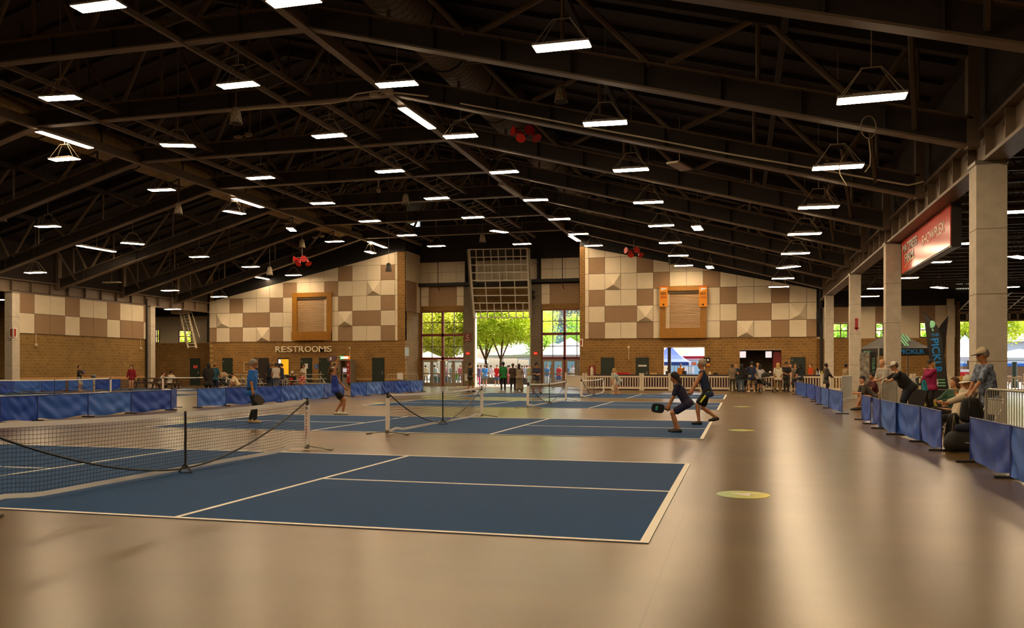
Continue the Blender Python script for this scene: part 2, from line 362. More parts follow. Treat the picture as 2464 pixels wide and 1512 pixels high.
# piers each side of the entrance bay
def slope_l(x): return 3.6 + 0 * x
aL, bL = Wp(505, 727), Wp(957, 606); aR, bR = Wp(1408, 596), Wp(1965, 697)
def top_line(x):
    a, b = (aL, bL) if x < -20 else (aR, bR)
    return a[1] + (b[1]-a[1]) * (x-a[0]) / (b[0]-a[0])
S(MB().box((pl0, YW-.02, zp0), (pl1, YW+.3, Wp(960, 606)[1])).box((pr0, YW-.02, zp0), (pr1, YW+.3, Wp(1400, 594)[1])), 'wall_pier_faces', M_brick)
# dark gable above panels
gp = MB()
for a, b in ((xl-.3, -28.), (-28., pl1), ):
    gp.prism([(a, YW+.02, zp0), (b, YW+.02, zp0), (b, YW+.02, zr(b)+.1), (a, YW+.02, zr(a)+.1)], (0, .25, 0))
for a, b in ((pr0, -4.), (-4., xr+.4)):
    gp.prism([(a, YW+.02, zp0), (b, YW+.02, zp0), (b, YW+.02, zr(b)+.1), (a, YW+.02, zr(a)+.1)], (0, .25, 0))
S(gp, 'wall_gable', M_black)
def clip_top(poly, f):
    out = []
    for i in range(len(poly)):
        a, b = poly[i], poly[(i+1) % len(poly)]
        da, db = f(a[0]) - a[1], f(b[0]) - b[1]
        if da >= 0: out.append(a)
        if da * db < 0: t = da / (da - db); out.append((a[0]+(b[0]-a[0])*t, a[1]+(b[1]-a[1])*t))
    return out
def panels(name, edges, brown, pyr, nr, skip, rowz, f, Y, wide=()):
    wall = thing(name, None, None, ((edges[0]+edges[-1])/2, Y, zp0), kind='structure')
    wm, bm = MB(), MB(); g = .012; d = .07
    done = set()
    for r in range(nr):
        cidx = 0
        while cidx < len(edges)-1:
            k = cidx; cidx += 1
            if (k, r) in skip: continue
            a, b = edges[k], edges[k+1]
            if (k, r) in brown and (k+1, r) in brown and (k, r) in wide: b = edges[k+2]; cidx += 1
            poly = clip_top([(a+g, rowz(r)+g), (b-g, rowz(r)+g), (b-g, rowz(r+1)-g), (a+g, rowz(r+1)-g)], f)
            if len(poly) < 3: continue
            if (k, r) in pyr:
                x0, z0, x1, z1 = a+g, rowz(r)+g, b-g, rowz(r+1)-g; ap = (x0 + (x1-x0)*.58, Y-.42, z0 + (z1-z0)*.28)
                q = MB().box((x0, Y-d, z0), (x1, Y, z1)); cs = [(x0, Y-d, z0), (x1, Y-d, z0), (x1, Y-d, z1), (x0, Y-d, z1)]
                q.add(cs + [ap], [(0,1,4), (1,2,4), (2,3,4), (3,0,4)]); q.build('pyramid_diffuser', M_white_panel, wall)
                continue
            (bm if (k, r) in brown else wm).prism([(x, Y, z) for x, z in poly], (0, -d, 0))
    wm.build('cream_panels', M_white_panel, wall); bm.build('brown_panels', M_brown_panel, wall)
    return wall
eL = [Wp(p, 0)[0] for p in (505, 522, 553.6, 585, 618, 650, 682, 715, 748, 781, 814.5, 848.6, 883, 917, 951, 957.3)]
bL_ = {(0,0),(2,0),(5,0),(10,0),(13,0),(3,1),(4,1),(11,1),(12,1),(2,2),(5,2),(10,2),(13,2),(6,3),(9,3),(10,4),(13,4)}
fr1 = [Wp(706, 706), Wp(800, 819)]; fr2 = [Wp(1588, 690), Wp(1700, 813)]
panels('wall_panels_left', eL, bL_, {(1,1),(10,1),(12,3),(4,0)}, 6, {(7,r) for r in range(3)} | {(8,r) for r in range(3)}, lambda r: zp0 + rh*r, top_line, YW, {(3,1),(11,1)})
eR = [Wp(p, 0)[0] for p in (1408, 1417, 1455.5, 1494, 1532.6, 1572, 1611.4, 1652, 1692, 1732.6, 1773, 1814, 1856, 1899, 1941, 1965)]
bR_ = {(1,0),(4,0),(9,0),(12,0),(14,0),(2,1),(3,1),(10,1),(11,1),(1,2),(4,2),(9,2),(12,2),(5,3),(8,3),(1,4),(4,4)}
panels('wall_panels_right', eR, bR_, {(4,1),(2,3),(13,1),(10,0)}, 6, {(k,r) for k in (6,7) for r in range(3)}, lambda r: zp0 + rh*r, top_line, YW, {(2,1),(10,1)})
# partial panel strips beside the shutters
st = MB()
for x0, x1, zt in ((eL[7], fr1[0][0], fr1[0][1]), (fr1[1][0], eL[9], fr1[0][1]), (eR[6], fr2[0][0], fr2[0][1]), (fr2[1][0], eR[8], fr2[0][1])):
    if x1 > x0:
        for r in range(3): st.box((x0+.01, YW-.07, zp0+rh*r+.01), (x1-.01, YW, zp0+rh*(r+1)-.01))
S(st, 'trim_panel_strips', M_white_panel)
def shutter(lb, a, b, jx):
    x0, zt = a; x1, z0 = b
    g = thing('rolling_shutter', lb, 'shutter', ((x0+x1)/2, YW, z0))
    f = MB(); w = .42; Y0 = YW-.22
    f.box((x0, Y0, z0), (x0+w, YW, zt)).box((x1-w, Y0, z0), (x1, YW, zt)).box((x0+w, Y0, zt-.35), (x1-w, YW, zt)); f.build('wooden_frame', M_wood, g)
    MB().box((x0, Y0-.1, z0-.02), (x1, YW, z0+.68)).build('sill_board', M_wood, g)
    s = MB(); n = 26; zz = np.linspace(z0+.68, zt-.35, n+1)
    for i in range(n): s.add([(x0+w, YW-.05, zz[i]), (x1-w, YW-.05, zz[i]), (x1-w, YW-.075, (zz[i]+zz[i+1])/2), (x0+w, YW-.075, (zz[i]+zz[i+1])/2), (x1-w, YW-.05, zz[i+1]), (x0+w, YW-.05, zz[i+1])], [(0,1,2,3), (3,2,4,5)])
    s.build('slats', M_shut, g)
    MB().box((x0+w, YW-.16, zt-.52), (x1-w, YW-.02, zt-.35)).build('shutter_hood', mat('4a3a26', .7), g)
shutter('wood-framed closed rolling shutter above the RESTROOMS lettering', fr1[0], fr1[1], 0)
shutter('wood-framed closed rolling shutter between two orange drink banners', fr2[0], fr2[1], 0)
for px, sd in ((1588, 'left'), (1682.5, 'right')):
    a, b = Wp(px, 690), Wp(px+19.5, 739)
    g = thing('drink_banner', 'orange hanging banner reading BEER WINE on the %s edge of the shutter' % sd, 'banner', ((a[0]+b[0])/2, YW-.3, b[1]), group='orange drink banners')
    MB().box((a[0], YW-.36, b[1]), (b[0], YW-.33, a[1])).build('cloth', mat('dd8a12', .7), g)
    x = (a[0]+b[0])/2; h = a[1]-b[1]
    MB().box((a[0], YW-.365, a[1]-.05*h), (b[0], YW-.355, a[1]-.0*h)).build('top_band', mat('c0501a', .7), g)
    text('BEER', mat('3a1606', .7), g, (x, YW-.365, b[1]+h*.64), (1,0,0), (0,0,1), h*.13, .4, name='lettering')
    text('WINE', mat('8e1d12', .7), g, (x, YW-.365, b[1]+h*.45), (1,0,0), (0,0,1), h*.12, .42, name='lettering')
    MB().prism([(x-.22, YW-.368, b[1]+h*.78), (x-.1, YW-.368, b[1]+h*.78), (x+.24, YW-.368, b[1]+h*.86), (x+.2, YW-.368, b[1]+h*.89), (x-.12, YW-.368, b[1]+h*.92)], (0, .006, 0)).build('script_mark', mat('d8d4cc', .6), g)
    MB().lathe([(.07, -.01), (.07, .01)], (x, YW-.36, b[1]+h*.1), 12, (0,1,0)).build('round_mark', M_black, g)
# RESTROOMS letters
g = thing('restroom_lettering', 'raised cream RESTROOMS letters on the brick wall', 'sign', (Wp(732, 841)[0], YW, Wp(732, 841)[1]))
xa, za = Wp(665, 848); xb, zb_ = Wp(800, 833)
wl = [13, 13, 13, 13, 13, 16, 16, 17, 13]; tot = sum(wl) + 8*2.0; k = xa
for ch, w in zip('RESTROOMS', wl):
    ww = w / tot * (xb - xa); text(ch, mat('e8d8b4', .5), g, (k + ww/2, YW-.1, (za+zb_)/2), (1,0,0), (0,0,1), zb_-za, ww, .05, 'letter', .012); k += ww + 2.0/tot*(xb-xa)
# doors in the main wall
def door(n, px0, px1, pyt, lb, Y=YW, m=M_green, leaf=True, handle=1, zt=None):
    x0, z1 = Wp(px0, pyt, Y); x1 = Wp(px1, pyt, Y)[0]; z1 = zt or z1
    d = thing('door_%d' % n, lb, 'door', ((x0+x1)/2, Y, 0), kind='structure')
    f = MB().box((x0, Y-.05, 0), (x0+.06, Y, z1)).box((x1-.06, Y-.05, 0), (x1, Y, z1)).box((x0+.06, Y-.05, z1-.06), (x1-.06, Y, z1)); f.build('door_frame', mat('141c13', .5), d)
    MB().box((x0+.06, Y-.03, 0.01), (x1-.06, Y, z1-.06)).build('door_leaf', m, d)
    hx = x1-.15 if handle > 0 else x0+.15
    h = MB().box((hx-.04, Y-.05, .95), (hx+.04, Y-.03, 1.2)).tube((hx, Y-.08, 1.05), (hx-.12*handle, Y-.08, 1.05), .013, 6).tube((hx, Y-.08, 1.05), (hx, Y-.03, 1.05), .013, 6); h.build('door_handle', M_steel, d)
    if handle < 0:
        q = MB()
        for z in (1.0, 2.0): q.box((x0+.07, Y-.045, z-.06), (x0+.14, Y-.03, z+.06))
        q.build('hinge', M_steel, d)
    return d
for i, a in enumerate([(458, 482, 863, 'dark green steel door with red notice, left end of the back wall'), (536, 560, 862, 'dark green steel door left of the white noticeboard frame'), (724, 751, 862, 'dark green door with white notice left of the blue restroom symbol'),
        (768, 795, 862, 'dark green door right of the blue restroom symbol'), (896, 925, 861.5, 'dark green steel door right of the cash kiosk'), (1446, 1478, 861, 'dark green steel door behind the white picket fence, nearer the entrance'), (1530, 1561.5, 861, 'dark green door with small white notice behind the picket fence'), (1902, 1938, 860, 'dark green door behind the queue near the right columns')]):
    d = door(i+1, *a[:3], a[3], handle=(1 if i in (0, 4, 5, 6) else -1))
    if i in (0, 2, 6):
        px, py = ((471, 883), (737.5, 881.5), (1546, 880.5))[i//2 if i < 6 else 2] if i != 2 else (737.5, 881.5)
        x, z = Wp(px, py); sz = (.2, .12) if i == 0 else (.14, .2) if i == 2 else (.3, .06)
        MB().box((x-sz[0], YW-.055, z-sz[1]), (x+sz[0], YW-.03, z+sz[1])).build('notice', mat('c44a3c' if i == 0 else 'd9d5cc', .6), d)
# flat panels for two passages, darkness and glow put into their materials
for n, (p0, p1, lb, mk, pk) in enumerate([(610, 647, 'dark restroom passage behind the man in the bright blue shirt', M_black, None), (669, 696, 'doorway glowing yellow from the lit passage behind it', M_black, 1)]):
    x0, z1 = Wp(p0, 862); x1 = Wp(p1, 862)[0]
    d = thing('door_%d' % (n+9), lb, 'doorway', ((x0+x1)/2, YW, 0), kind='structure')
    MB().box((x0, YW-.04, 0), (x1, YW, z1)).build('opening', mat('241a12', .8), d)  # flat sheet on the wall, depth shade put into its dark colour
    if pk:
        MB().box((x0+.33, YW-.07, .9), (x1-.03, YW-.04, z1-.1)).build('lit_wall', mat('d8a018', .6, emit='e8a818', es=.55), d)  # no lamp here: passage brightness put in as emission
        MB().box((x0+.1, YW-.07, z1-.42), (x0+.26, YW-.04, z1-.12)).build('lamp', mat('ffffff', .5, emit='fff2dd', es=3), d)
    else: MB().box((x0+.34, YW-.06, .4), (x0+.44, YW-.04, z1-.02)).build('door_edge', mat('8a7558', .6), d)
# noticeboard frames
for px0, px1, py0, py1, lb in ((588, 604, 873, 895, 'empty white noticeboard frame on brick right of the second green door'), (697, 713, 873, 894, 'faint noticeboard frame right of the yellow doorway')):
    (x0, z1), (x1, z0) = Wp(px0, py0), Wp(px1, py1)
    tag(MB().path([(x0, YW-.03, z0), (x1, YW-.03, z0), (x1, YW-.03, z1), (x0, YW-.03, z1)], .035, 4, closed=True).build('notice_frame', mat('c8b690' if px0 < 600 else '8f7552', .6)), lb, 'frame')
(x0, z1), (x1, z0) = Wp(801, 874), Wp(815, 895)
g = thing('poster_case', 'dark poster case with pale frame left of the cash kiosk', 'poster case', ((x0+x1)/2, YW, z0))
MB().path([(x0, YW-.04, z0), (x1, YW-.04, z0), (x1, YW-.04, z1), (x0, YW-.04, z1)], .05, 4, closed=True).build('case_frame', mat('b7a888', .5), g); MB().box((x0, YW-.04, z0), (x1, YW-.0, z1)).build('poster', mat('3a2f22', .4, noise=.4, nscale=6), g)
x, z = Wp(761.5, 882.5)
g = thing('restroom_symbol', 'small blue square restroom symbol sign between two green doors', 'sign', (x, YW, z))
MB().box((x-.16, YW-.03, z-.17), (x+.16, YW, z+.17)).build('plate', mat('1f5fa8', .4), g)
MB().lathe([(.03, -.01), (.03, .01)], (x-.03, YW-.035, z+.09), 8, (0,1,0)).bar((x-.03, YW-.035, z+.05), (x, YW-.035, z-.05), .05, .02, (0,1,0)).bar((x, YW-.035, z-.05), (x+.07, YW-.035, z-.1), .04, .02, (0,1,0)).build('figure_mark', M_whitepaint, g)
# cash kiosk
x0, x1 = Wp(822, 0)[0], Wp(849, 0)[0]; yk = YW-1.0; x0 += .3; x1 += .3
g = thing('cash_kiosk', 'tall cash machine kiosk with green-orange lit top and red ATM pillar', 'cash machine', ((x0+x1)/2, yk, 0))
MB().box((x0, yk, 0), (x1, YW-.1, .08)).box((x0, yk, 2.02), (x1, YW-.1, 2.12)).box((x0, yk, .08), (x0+.06, YW-.1, 2.02)).box((x1-.06, yk, .08), (x1, YW-.1, 2.02)).build('cabinet', mat('8d7f6c', .4, .3), g)
MB().box((x0+.2, yk+.1, .08), (x0+.72, YW-.3, 1.5)).build('machine', mat('857c70', .5), g)
MB().box((x0+.28, yk+.06, 1.15), (x0+.6, yk+.12, 1.42)).build('screen', mat('cfc8d4', .3, emit='d0c8e0', es=.4), g)
MB().box((x0+.3, yk+.05, .75), (x0+.6, yk+.12, .95)).build('keypad', M_black, g)
MB().box((x1-.32, yk-.04, .3), (x1-.06, yk+.05, 2.0)).build('pillar', mat('96201a', .4), g)
for i, ch in enumerate('ATM'): text(ch, M_whitepaint, g, (x1-.19, yk-.05, 1.72-.42*i), (1,0,0), (0,0,1), .22, .14, .005, 'letter')
MB().box((x0, yk-.02, 2.15), (x0+.42, yk+.06, 2.4)).build('lit_sign', mat('3fae4a', .4, emit='48c860', es=.7), g); MB().box((x0+.42, yk-.02, 2.15), (x0+.85, yk+.06, 2.4)).build('lit_sign_end', mat('e07b28', .4, emit='f08030', es=.7), g)
MB().box((x0+.1, yk-.03, 2.2), (x0+.75, yk-.01, 2.33)).build('lit_sign_band', mat('f4f0e0', .4, emit='ffffff', es=.9), g)
# strobes / conduits on brick
for px, py0, py1, lb in ((842.5, 838, 866, 'cream conduit with bell strobe on brick above the cash kiosk'), (1513, 836, 865, 'cream conduit with bell strobe between the two doors behind the fence')):
    x, za = Wp(px, py0); zc = Wp(px, py1)[1]
    tag(MB().tube((x, YW-.03, zc), (x, YW-.03, za), .025, 6).lathe([(.09, -.03), (.1, .02), (.04, .05)], (x, YW-.06, za), 10, (0,-1,0)).build('alarm_strobe', mat('d8c294', .5)), lb, 'alarm')
# window recess to the outside at right: counter openings
S(MB().box((H1[0], YW-.05, H1[3]), (H1[1], YW+.35, H1[3]+.06)).box((H1[0]-.02, YW-.03, .95), (H1[0]+.5, YW+.3, 1.0)), 'trim_2', mat('b59a72', .5))
S(MB().box((H1[0]+.28, YW+.05, .95), (H1[0]+.5, YW+.3, H1[3])), 'trim_3', mat('2a201a', .7))
S(MB().box((H2[0], YW-.04, H2[3]-.02), (H2[1], YW+.32, H2[3]+.1)), 'trim_4', mat('8a7350', .6))
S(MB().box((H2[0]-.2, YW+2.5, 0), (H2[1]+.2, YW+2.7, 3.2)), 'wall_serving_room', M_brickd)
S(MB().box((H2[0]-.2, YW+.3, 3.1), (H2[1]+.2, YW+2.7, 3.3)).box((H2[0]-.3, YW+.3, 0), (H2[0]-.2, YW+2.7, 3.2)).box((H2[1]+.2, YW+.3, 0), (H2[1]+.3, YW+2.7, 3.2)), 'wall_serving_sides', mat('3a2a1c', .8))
x0, x1 = Wp(1860, 0, YW+.35)[0], Wp(1879, 0, YW+.35)[0]
tag(MB().box((x0, YW+.35, 0), (x1, YW+.43, 2.6)).build('open_red_door', mat('7a1410', .5)), 'dark red door standing open at the right of the serving hatch', 'door')
for px, lb in ((1787.5, 'left'), (1849.5, 'right')):
    (xa, z1), (xb, z0) = Wp(px-7.5, 846, YW-.02), Wp(px+7.5, 861, YW-.02)
    tag(MB().box((xa, YW+.02, z0), (xb, YW+.04, z1)).build('menu_sheet', mat('e9e9f2', .6, emit='e6e6ff', es=.35)), 'white lit menu sheet hanging at the %s of the serving hatch' % lb, 'menu')  # plain paper, its brightness put in as emission
# ---- entrance bay
vL, vR = pl1, pr0
S(MB().box((vL-.3, YW+.3, 0), (vL, YV+.3, 5.9)), 'wall_entrance_left', M_brickY)
S(MB().box((vR, YW+.3, 0), (vR+.3, YV+.3, 5.9)), 'wall_entrance_right', M_brickY)
S(MB().box((vL-.3, YW+.3, 5.9), (vL, YV+.3, 12.8)).box((vR, YW+.3, 5.9), (vR+.3, YV+.3, 12.8)), 'wall_entrance_upper', M_black)
pm = MB(); pb = MB(); dl = YV - YW
for r, (a, b) in enumerate(((5.9, 8.3), (8.3, 10.6))):
    (pb if r == 0 else pm).box((vL, YW+.1, a+.01), (vL+.06, YW+.1+dl*.7, b-.01)); pm.box((vL, YW+.1+dl*.7+.02, a+.01), (vL+.06, YV-.05, b-.01))
S(pm, 'trim_entrance_cream', M_white_panel); S(pb, 'trim_entrance_brown', M_brown_panel)
def V(px, py): return Wp(px, py, YV)
wl0, wl1, o0, o1, wr0, wr1 = [V(p, 0)[0] for p in (1013, 1117, 1141, 1278.5, 1303, 1394)]
zwt = V(1060, 750)[1]; zot = V(1200, 751)[1]
bb = MB(); holes(bb, YV, .3, vL, vR, 0, 6.5, [(wl0, wl1, 0, zwt), (o0, o1, 0, zot), (wr0, vR+.1, 0, zwt), (V(1117,0)[0], o0, 0, 9), (o1, V(1303,0)[0], 0, 9)])
S(bb, 'wall_entrance_back', M_brick)
S(MB().box((wl1, YV-.15, 0), (o0, YV+.3, V(1130, 690)[1])).box((o1, YV-.15, 0), (wr0, YV+.3, V(1290, 685)[1])), 'wall_entrance_piers', M_grey_block)
S(MB().prism([(vL, YV+.05, 6.5), (vR, YV+.05, 6.5), (vR, YV+.05, zr(vR)+.1), ((XA+XB)/2, YV+.05, 15.7), (vL, YV+.05, zr(vL)+.1)], (0, .25, 0)).box((o0, YV+.02, zot+.0), (o1, YV+.3, 6.2)), 'wall_entrance_head', mat('2b231c', .8))
pz = [V(1060, y)[1] for y in (737, 714, 690)]; pq = [V(1060, y)[1] for y in (682, 656, 631)]
pm, pb = MB(), MB()
def vp(mb, a, b, z0, z1): mb.box((V(a,0)[0]+.01, YV-.03, z0+.01), (V(b,0)[0]-.01, YV+.1, z1-.01))
for a, b in ((1013, 1032), (1099, 1117)): vp(pm, a, b, pz[0], pz[1]); vp(pm, a, b, pz[1], pz[2])
vp(pb, 1032, 1099, pz[0], pz[2]); vp(pb, 1323, 1394, pz[0], pz[2])
for z0, z1 in ((pz[0], pz[1]), (pz[1], pz[2])): vp(pm, 1303, 1323, z0, z1)
for a, b in ((1010, 1032), (1032, 1063), (1063, 1098), (1098, 1120), (1302, 1329), (1329, 1361), (1361, 1394)):
    for z0, z1 in ((pq[0], pq[1]), (pq[1], pq[2])): vp(pm, a, b, z0, z1)
vp(pm, 1275, 1294, pq[0], pq[2])
vp(pm, 1144, 1210, pq[0], pq[1]); vp(pm, 1210, 1273, pq[0], pq[1]); vp(pm, 1144, 1210, pq[1], pq[2]); vp(pm, 1210, 1273, pq[1], pq[2])
S(MB().box((o0, YV-.02, zot), (o1, YV+.2, V(1200, 690)[1])), 'wall_entrance_lintel', M_brick)
S(pm, 'trim_entrance_white', M_white_panel); S(pb, 'trim_entrance_tan', M_brown_panel)
S(MB().box((vL, YV-.5, V(1060, 690)[1]), (o0+.3, YV+.05, V(1060, 682.5)[1])).box((o1-.1, YV-.5, V(1060, 687)[1]), (vR, YV+.05, V(1060, 680)[1])).box((V(1121,0)[0], YV-.3, pq[0]), (V(1124,0)[0], YV, pq[2]+1)).box((V(1294,0)[0], YV-.3, pq[0]), (V(1299,0)[0], YV, pq[2]+1)), 'beam_entrance', M_black)
# entrance glazing
def glazing(n, a, b, mid, lb, minor):
    g = thing('window_%d' % n, lb, 'window', (a, YV, 0), kind='structure')
    z = [V(1060, y)[1] for y in (925, 866, 862-6.5, 855, 808, 801.5, 750)]
    zs = (2.12, 2.32, 4.02, 4.22, zwt)   # door head, transom, mid rail...
    f = MB(); y0, y1 = YV+.02, YV+.14
    f.box((a, y0, 0), (a+.09, y1, zwt)).box((b-.09, y0, 0), (b, y1, zwt)).box((mid-.09, y0-.03, 0), (mid+.09, y1, zwt)).box((a, y0-.03, zs[0]), (b, y1, zs[1])).box((a, y0-.03, zs[2]), (b, y1, zs[3])).box((a, y0, zwt-.08), (b, y1, zwt)); f.build('window_frame', M_redframe, g)
    mu = MB()
    for x in minor: mu.box((x-.03, y0+.03, zs[1]), (x+.03, y1-.03, zwt))
    for z0, z1 in ((zs[1], zs[2]), (zs[3], zwt)): zm = (z0+z1)/2; mu.box((a, y0+.03, zm-.03), (b, y1-.03, zm+.03))
    mu.build('muntin', mat('4e4640', .5), g)
    MB().box((a+.05, YV+.08, .05), (b-.05, YV+.09, zwt-.05)).build('pane', M_glass, g)
    return g
midL, midR = V(1065, 0)[0], V(1358.5, 0)[0]
glazing(1, wl0, wl1, midL, 'red-framed tall window wall left of the open entrance', [V(1039, 0)[0], V(1092, 0)[0]])
glazing(2, wr0, vR, midR, 'red-framed tall window wall right of the open entrance', [V(1330, 0)[0], V(1388, 0)[0]])
k = 11
for a, b, sd in ((wl0+.09, midL-.09, 'first pair from the left'), (midL+.09, wl1-.09, 'second pair, beside the maroon C plaque'), (wr0+.09, midR-.09, 'third pair, right of the open entrance'), (midR+.09, vR-.02, 'last pair, at the brick corner')):
    g = thing('door_%d' % k, 'grey framed glass double doors, ' + sd, 'door', ((a+b)/2, YV, 0), kind='structure'); k += 1
    m = (a+b)/2
    for x0, x1 in ((a, m), (m, b)):
        f = MB(); y0, y1 = YV-.01, YV+.06
        f.box((x0, y0, .0), (x0+.13, y1, 2.1)).box((x1-.13, y0, 0), (x1, y1, 2.1)).box((x0+.13, y0, 0), (x1-.13, y1, .28)).box((x0+.13, y0, 1.98), (x1-.13, y1, 2.1)).box((x0+.13, y0, .95), (x1-.13, y1, 1.06)); f.build('door_leaf', M_greyframe, g)
# raised sectional glass door hanging in the entrance
def zpt(px, py, Y): p = onY(px, py, Y); return p
g = thing('sectional_door', 'raised grey sectional glass door tilted above the open entrance', 'overhead door', ((o0+o1)/2, YV-.6, 6))
T0, T1, B0, B1 = onY(1127, 601, 62.2), onY(1270.5, 598, 62.2), onY(1140, 765, YV-.15), onY(1277, 765, YV-.15)
def dp(u, v, off=0.): p = B0.lerp(B1, u).lerp(T0.lerp(T1, u), v); return p + Vector((0, -.9, -.42)).normalized() * off
fr = MB(); nv = 9
for i in range(nv+1): fr.bar(dp(0, i/nv), dp(1, i/nv), .09 if 0 < i < nv else .16, .07, (0, 0, 1))
for u in (0, 1): fr.bar(dp(u, 0), dp(u, 1), .26, .1, (0, -1, 0))
fr.build('door_rails', mat('d0cabc', .5), g)
mu = MB()
for i in range(nv):
    n = 8 if i in (0, 1, 5, 6, 7, 8) else 4
    for k_ in range(1, n): mu.bar(dp(k_/n, i/nv), dp(k_/n, (i+1)/nv), .07, .05, (0, -1, 0))
mu.build('door_muntins', mat('c8c2b4', .5), g)
MB().add([dp(0, 0), dp(1, 0), dp(1, 1), dp(0, 1)], [(0, 1, 2, 3)]).build('pane', M_glass, g)
MB().bar(dp(-.015, 0), dp(-.015, 1), .1, .16, (0, -1, 0)).bar(dp(1.015, 0), dp(1.015, 1), .1, .16, (0, -1, 0)).build('track', M_steel, g)
S(MB().box((o0, YV-.1, 0), (o0+.12, YV+.35, zot)).box((o1-.08, YV-.1, 0), (o1, YV+.35, zot)), 'trim_5', mat('b4a78e', .5))
# signs in the entrance bay
(x0, z1), (x1, z0) = V(1119, 803), V(1135, 821)
g = thing('bay_plaque', 'maroon plaque with a large white letter C on the grey pier', 'sign', ((x0+x1)/2, YV-.15, z0))
MB().box((x0, YV-.2, z0), (x1, YV-.15, z1)).build('plate', mat('6a1f14', .5), g)
text('C', M_whitepaint, g, ((x0+x1)/2, YV-.205, z0+(z1-z0)*.62), (1,0,0), (0,0,1), .28, .2, .004, 'letter', .01); MB().box((x0+.08, YV-.207, z0+.06), (x1-.08, YV-.2, z0+.1)).build('rule', M_whitepaint, g)
for px, sd in ((1127.5, 'left'), (1290, 'right')):
    x, z = V(px, 851); g = thing('exit_sign', 'small red exit sign on the grey pier %s of the entrance' % sd, 'exit sign', (x, YV-.15, z))
    MB().box((x-.14, YV-.23, z-.1), (x+.14, YV-.15, z+.1)).build('case', mat('c82a20', .4, emit='ff3020', es=.5), g); text('EXIT', M_whitepaint, g, (x, YV-.235, z), (1,0,0), (0,0,1), .09, .2, .003)
p = Wp(973, 846); g = thing('wall_notice', 'pale blue paper notice on the brick corner left of the entrance', 'notice', (vL+.02, YW+.3, p[1]))
MB().box((vL-.02, YW-.03, p[1]-.35), (vL+.3, YW, p[1]+.3)).build('sheet', mat('b9d2dc', .6), g)
x, z = Wp(1399, 825); g = thing('bay_marker', 'white marker plate with red centre on the right brick pier', 'sign', (x, YW-.02, z))
MB().box((x-.14, YW-.06, z-.28), (x+.12, YW-.02, z+.28)).build('plate', M_whitepaint, g); MB().box((x-.07, YW-.065, z-.2), (x+.05, YW-.06, z+.2)).build('red_panel', mat('96201a', .5), g)
# security camera box + hanging cables of entrance heaters
x, z = V(1287, 634); tag(MB().box((x-.25, YV-.6, z-.05), (x+.25, YV-.1, z+.15)).lathe([(.12, 0), (.12, -.1), (.04, -.16)], (x-.1, YV-.5, z-.05), 10).build('security_camera', mat('c0b49c', .5)), 'dome security camera on a pale box right of the raised door', 'camera')
for px, py0, py1, sd in ((1060, 632, 702, 'left'), (1357, 625, 698, 'right')):
    (xa, za), zb2 = V(px, py0), V(px, py1)[1]
    tag(MB().path([(xa, YV-.6, za+1.2), (xa, YV-.6, zb2+.5), (xa+.05, YV-.6, zb2+.15), (xa+.18, YV-.62, zb2)], .03, 6).build('hanging_cable', M_black), 'thin black cable hanging over the cream panels %s of the entrance' % sd, 'cable')
for px, py, lb in ((1284, 704, 'upper'), (1284, 716, 'lower')):
    x, z = V(px, py); tag(MB().lathe([(.1, -.2), (.18, .2)], (x, YV-.35, z), 10, (.4,-1,-.3)).box((x-.05, YV-.35, z-.05), (x+.05, YV-.1, z+.05)).build('flood_lamp', M_black), '%s black flood lamp on the grey pier right of the raised door' % lb, 'lamp')
# fire extinguisher cabinet
x, z = Wp(1425, 892); g = thing('fire_extinguisher', 'white and red fire extinguisher station on brick by the fence', 'fire extinguisher', (x, YW, z)); MB().box((x-.24, YW-.1, z-.45), (x+.24, YW, z+.35)).build('case', mat('7a1a14', .5), g); MB().lathe([(.11, -.35), (.12, .1), (.06, .22), (.02, .3)], (x, YW-.16, z), 10).build('bottle', mat('d8ccb8', .4), g)
# ---- left aisle back wall, left wall, far walls
YA = YW + 1.6; zl = onY(440, 826, YA).z
S(MB().box((-58, YA, 0), (xl+.3, YA+.3, zl)), 'wall_aisle_left_back', M_brick)
hw = [onY(430, 795, YA), onY(461, 825, YA)]; hw2 = [onY(373, 793, YA), onY(384, 825, YA)]
aw = MB(); holes(aw, YA, .2, -58, xl+.3, zl, 7.4, [(hw[0].x, hw[1].x, zl+.02, hw[0].z), (hw2[0].x, hw2[1].x, zl+.02, hw2[0].z)])
S(aw, 'wall_aisle_left_panels', mat('b9ac92', .9)); S(MB().box((-58, YA-.1, 5.9), (xl+.3, YA, 7.4)), 'wall_aisle_left_top', M_black)
S(MB().box((xl, YW-.01, 0), (xl+.3, YA, 13)), 'wall_return_left', M_brickY)
def small_window(n, x0, x1, z0, z1, Y, lb):
    g = thing('window_%d' % n, lb, 'window', ((x0+x1)/2, Y, z0), kind='structure'); f = MB()
    f.box((x0, Y-.04, z0), (x0+.06, Y+.1, z1)).box((x1-.06, Y-.04, z0), (x1, Y+.1, z1)).box((x0+.06, Y-.04, z0), (x1-.06, Y+.1, z0+.06)).box((x0+.06, Y-.04, z1-.06), (x1-.06, Y+.1, z1)).box(((x0+x1)/2-.03, Y-.03, z0+.06), ((x0+x1)/2+.03, Y+.08, z1-.06)).box((x0+.06, Y-.03, (z0+z1)/2-.03), (x1-.06, Y+.08, (z0+z1)/2+.03)); f.build('window_frame', mat('5a1c18', .5), g)
    MB().box((x0+.03, Y+.02, z0+.03), (x1-.03, Y+.03, z1-.03)).build('pane', M_glass, g)
small_window(3, hw[0].x, hw[1].x, zl+.02, hw[0].z, YA, 'small window behind the hanging white stairs')
small_window(4, hw2[0].x, hw2[1].x, zl+.02, hw2[0].z, YA, 'narrow small window right of the chequered left wall')
S(MB().box((-58.2, -14, 0), (-58, YA+.3, 7.6)), 'wall_far_left', M_brickY)
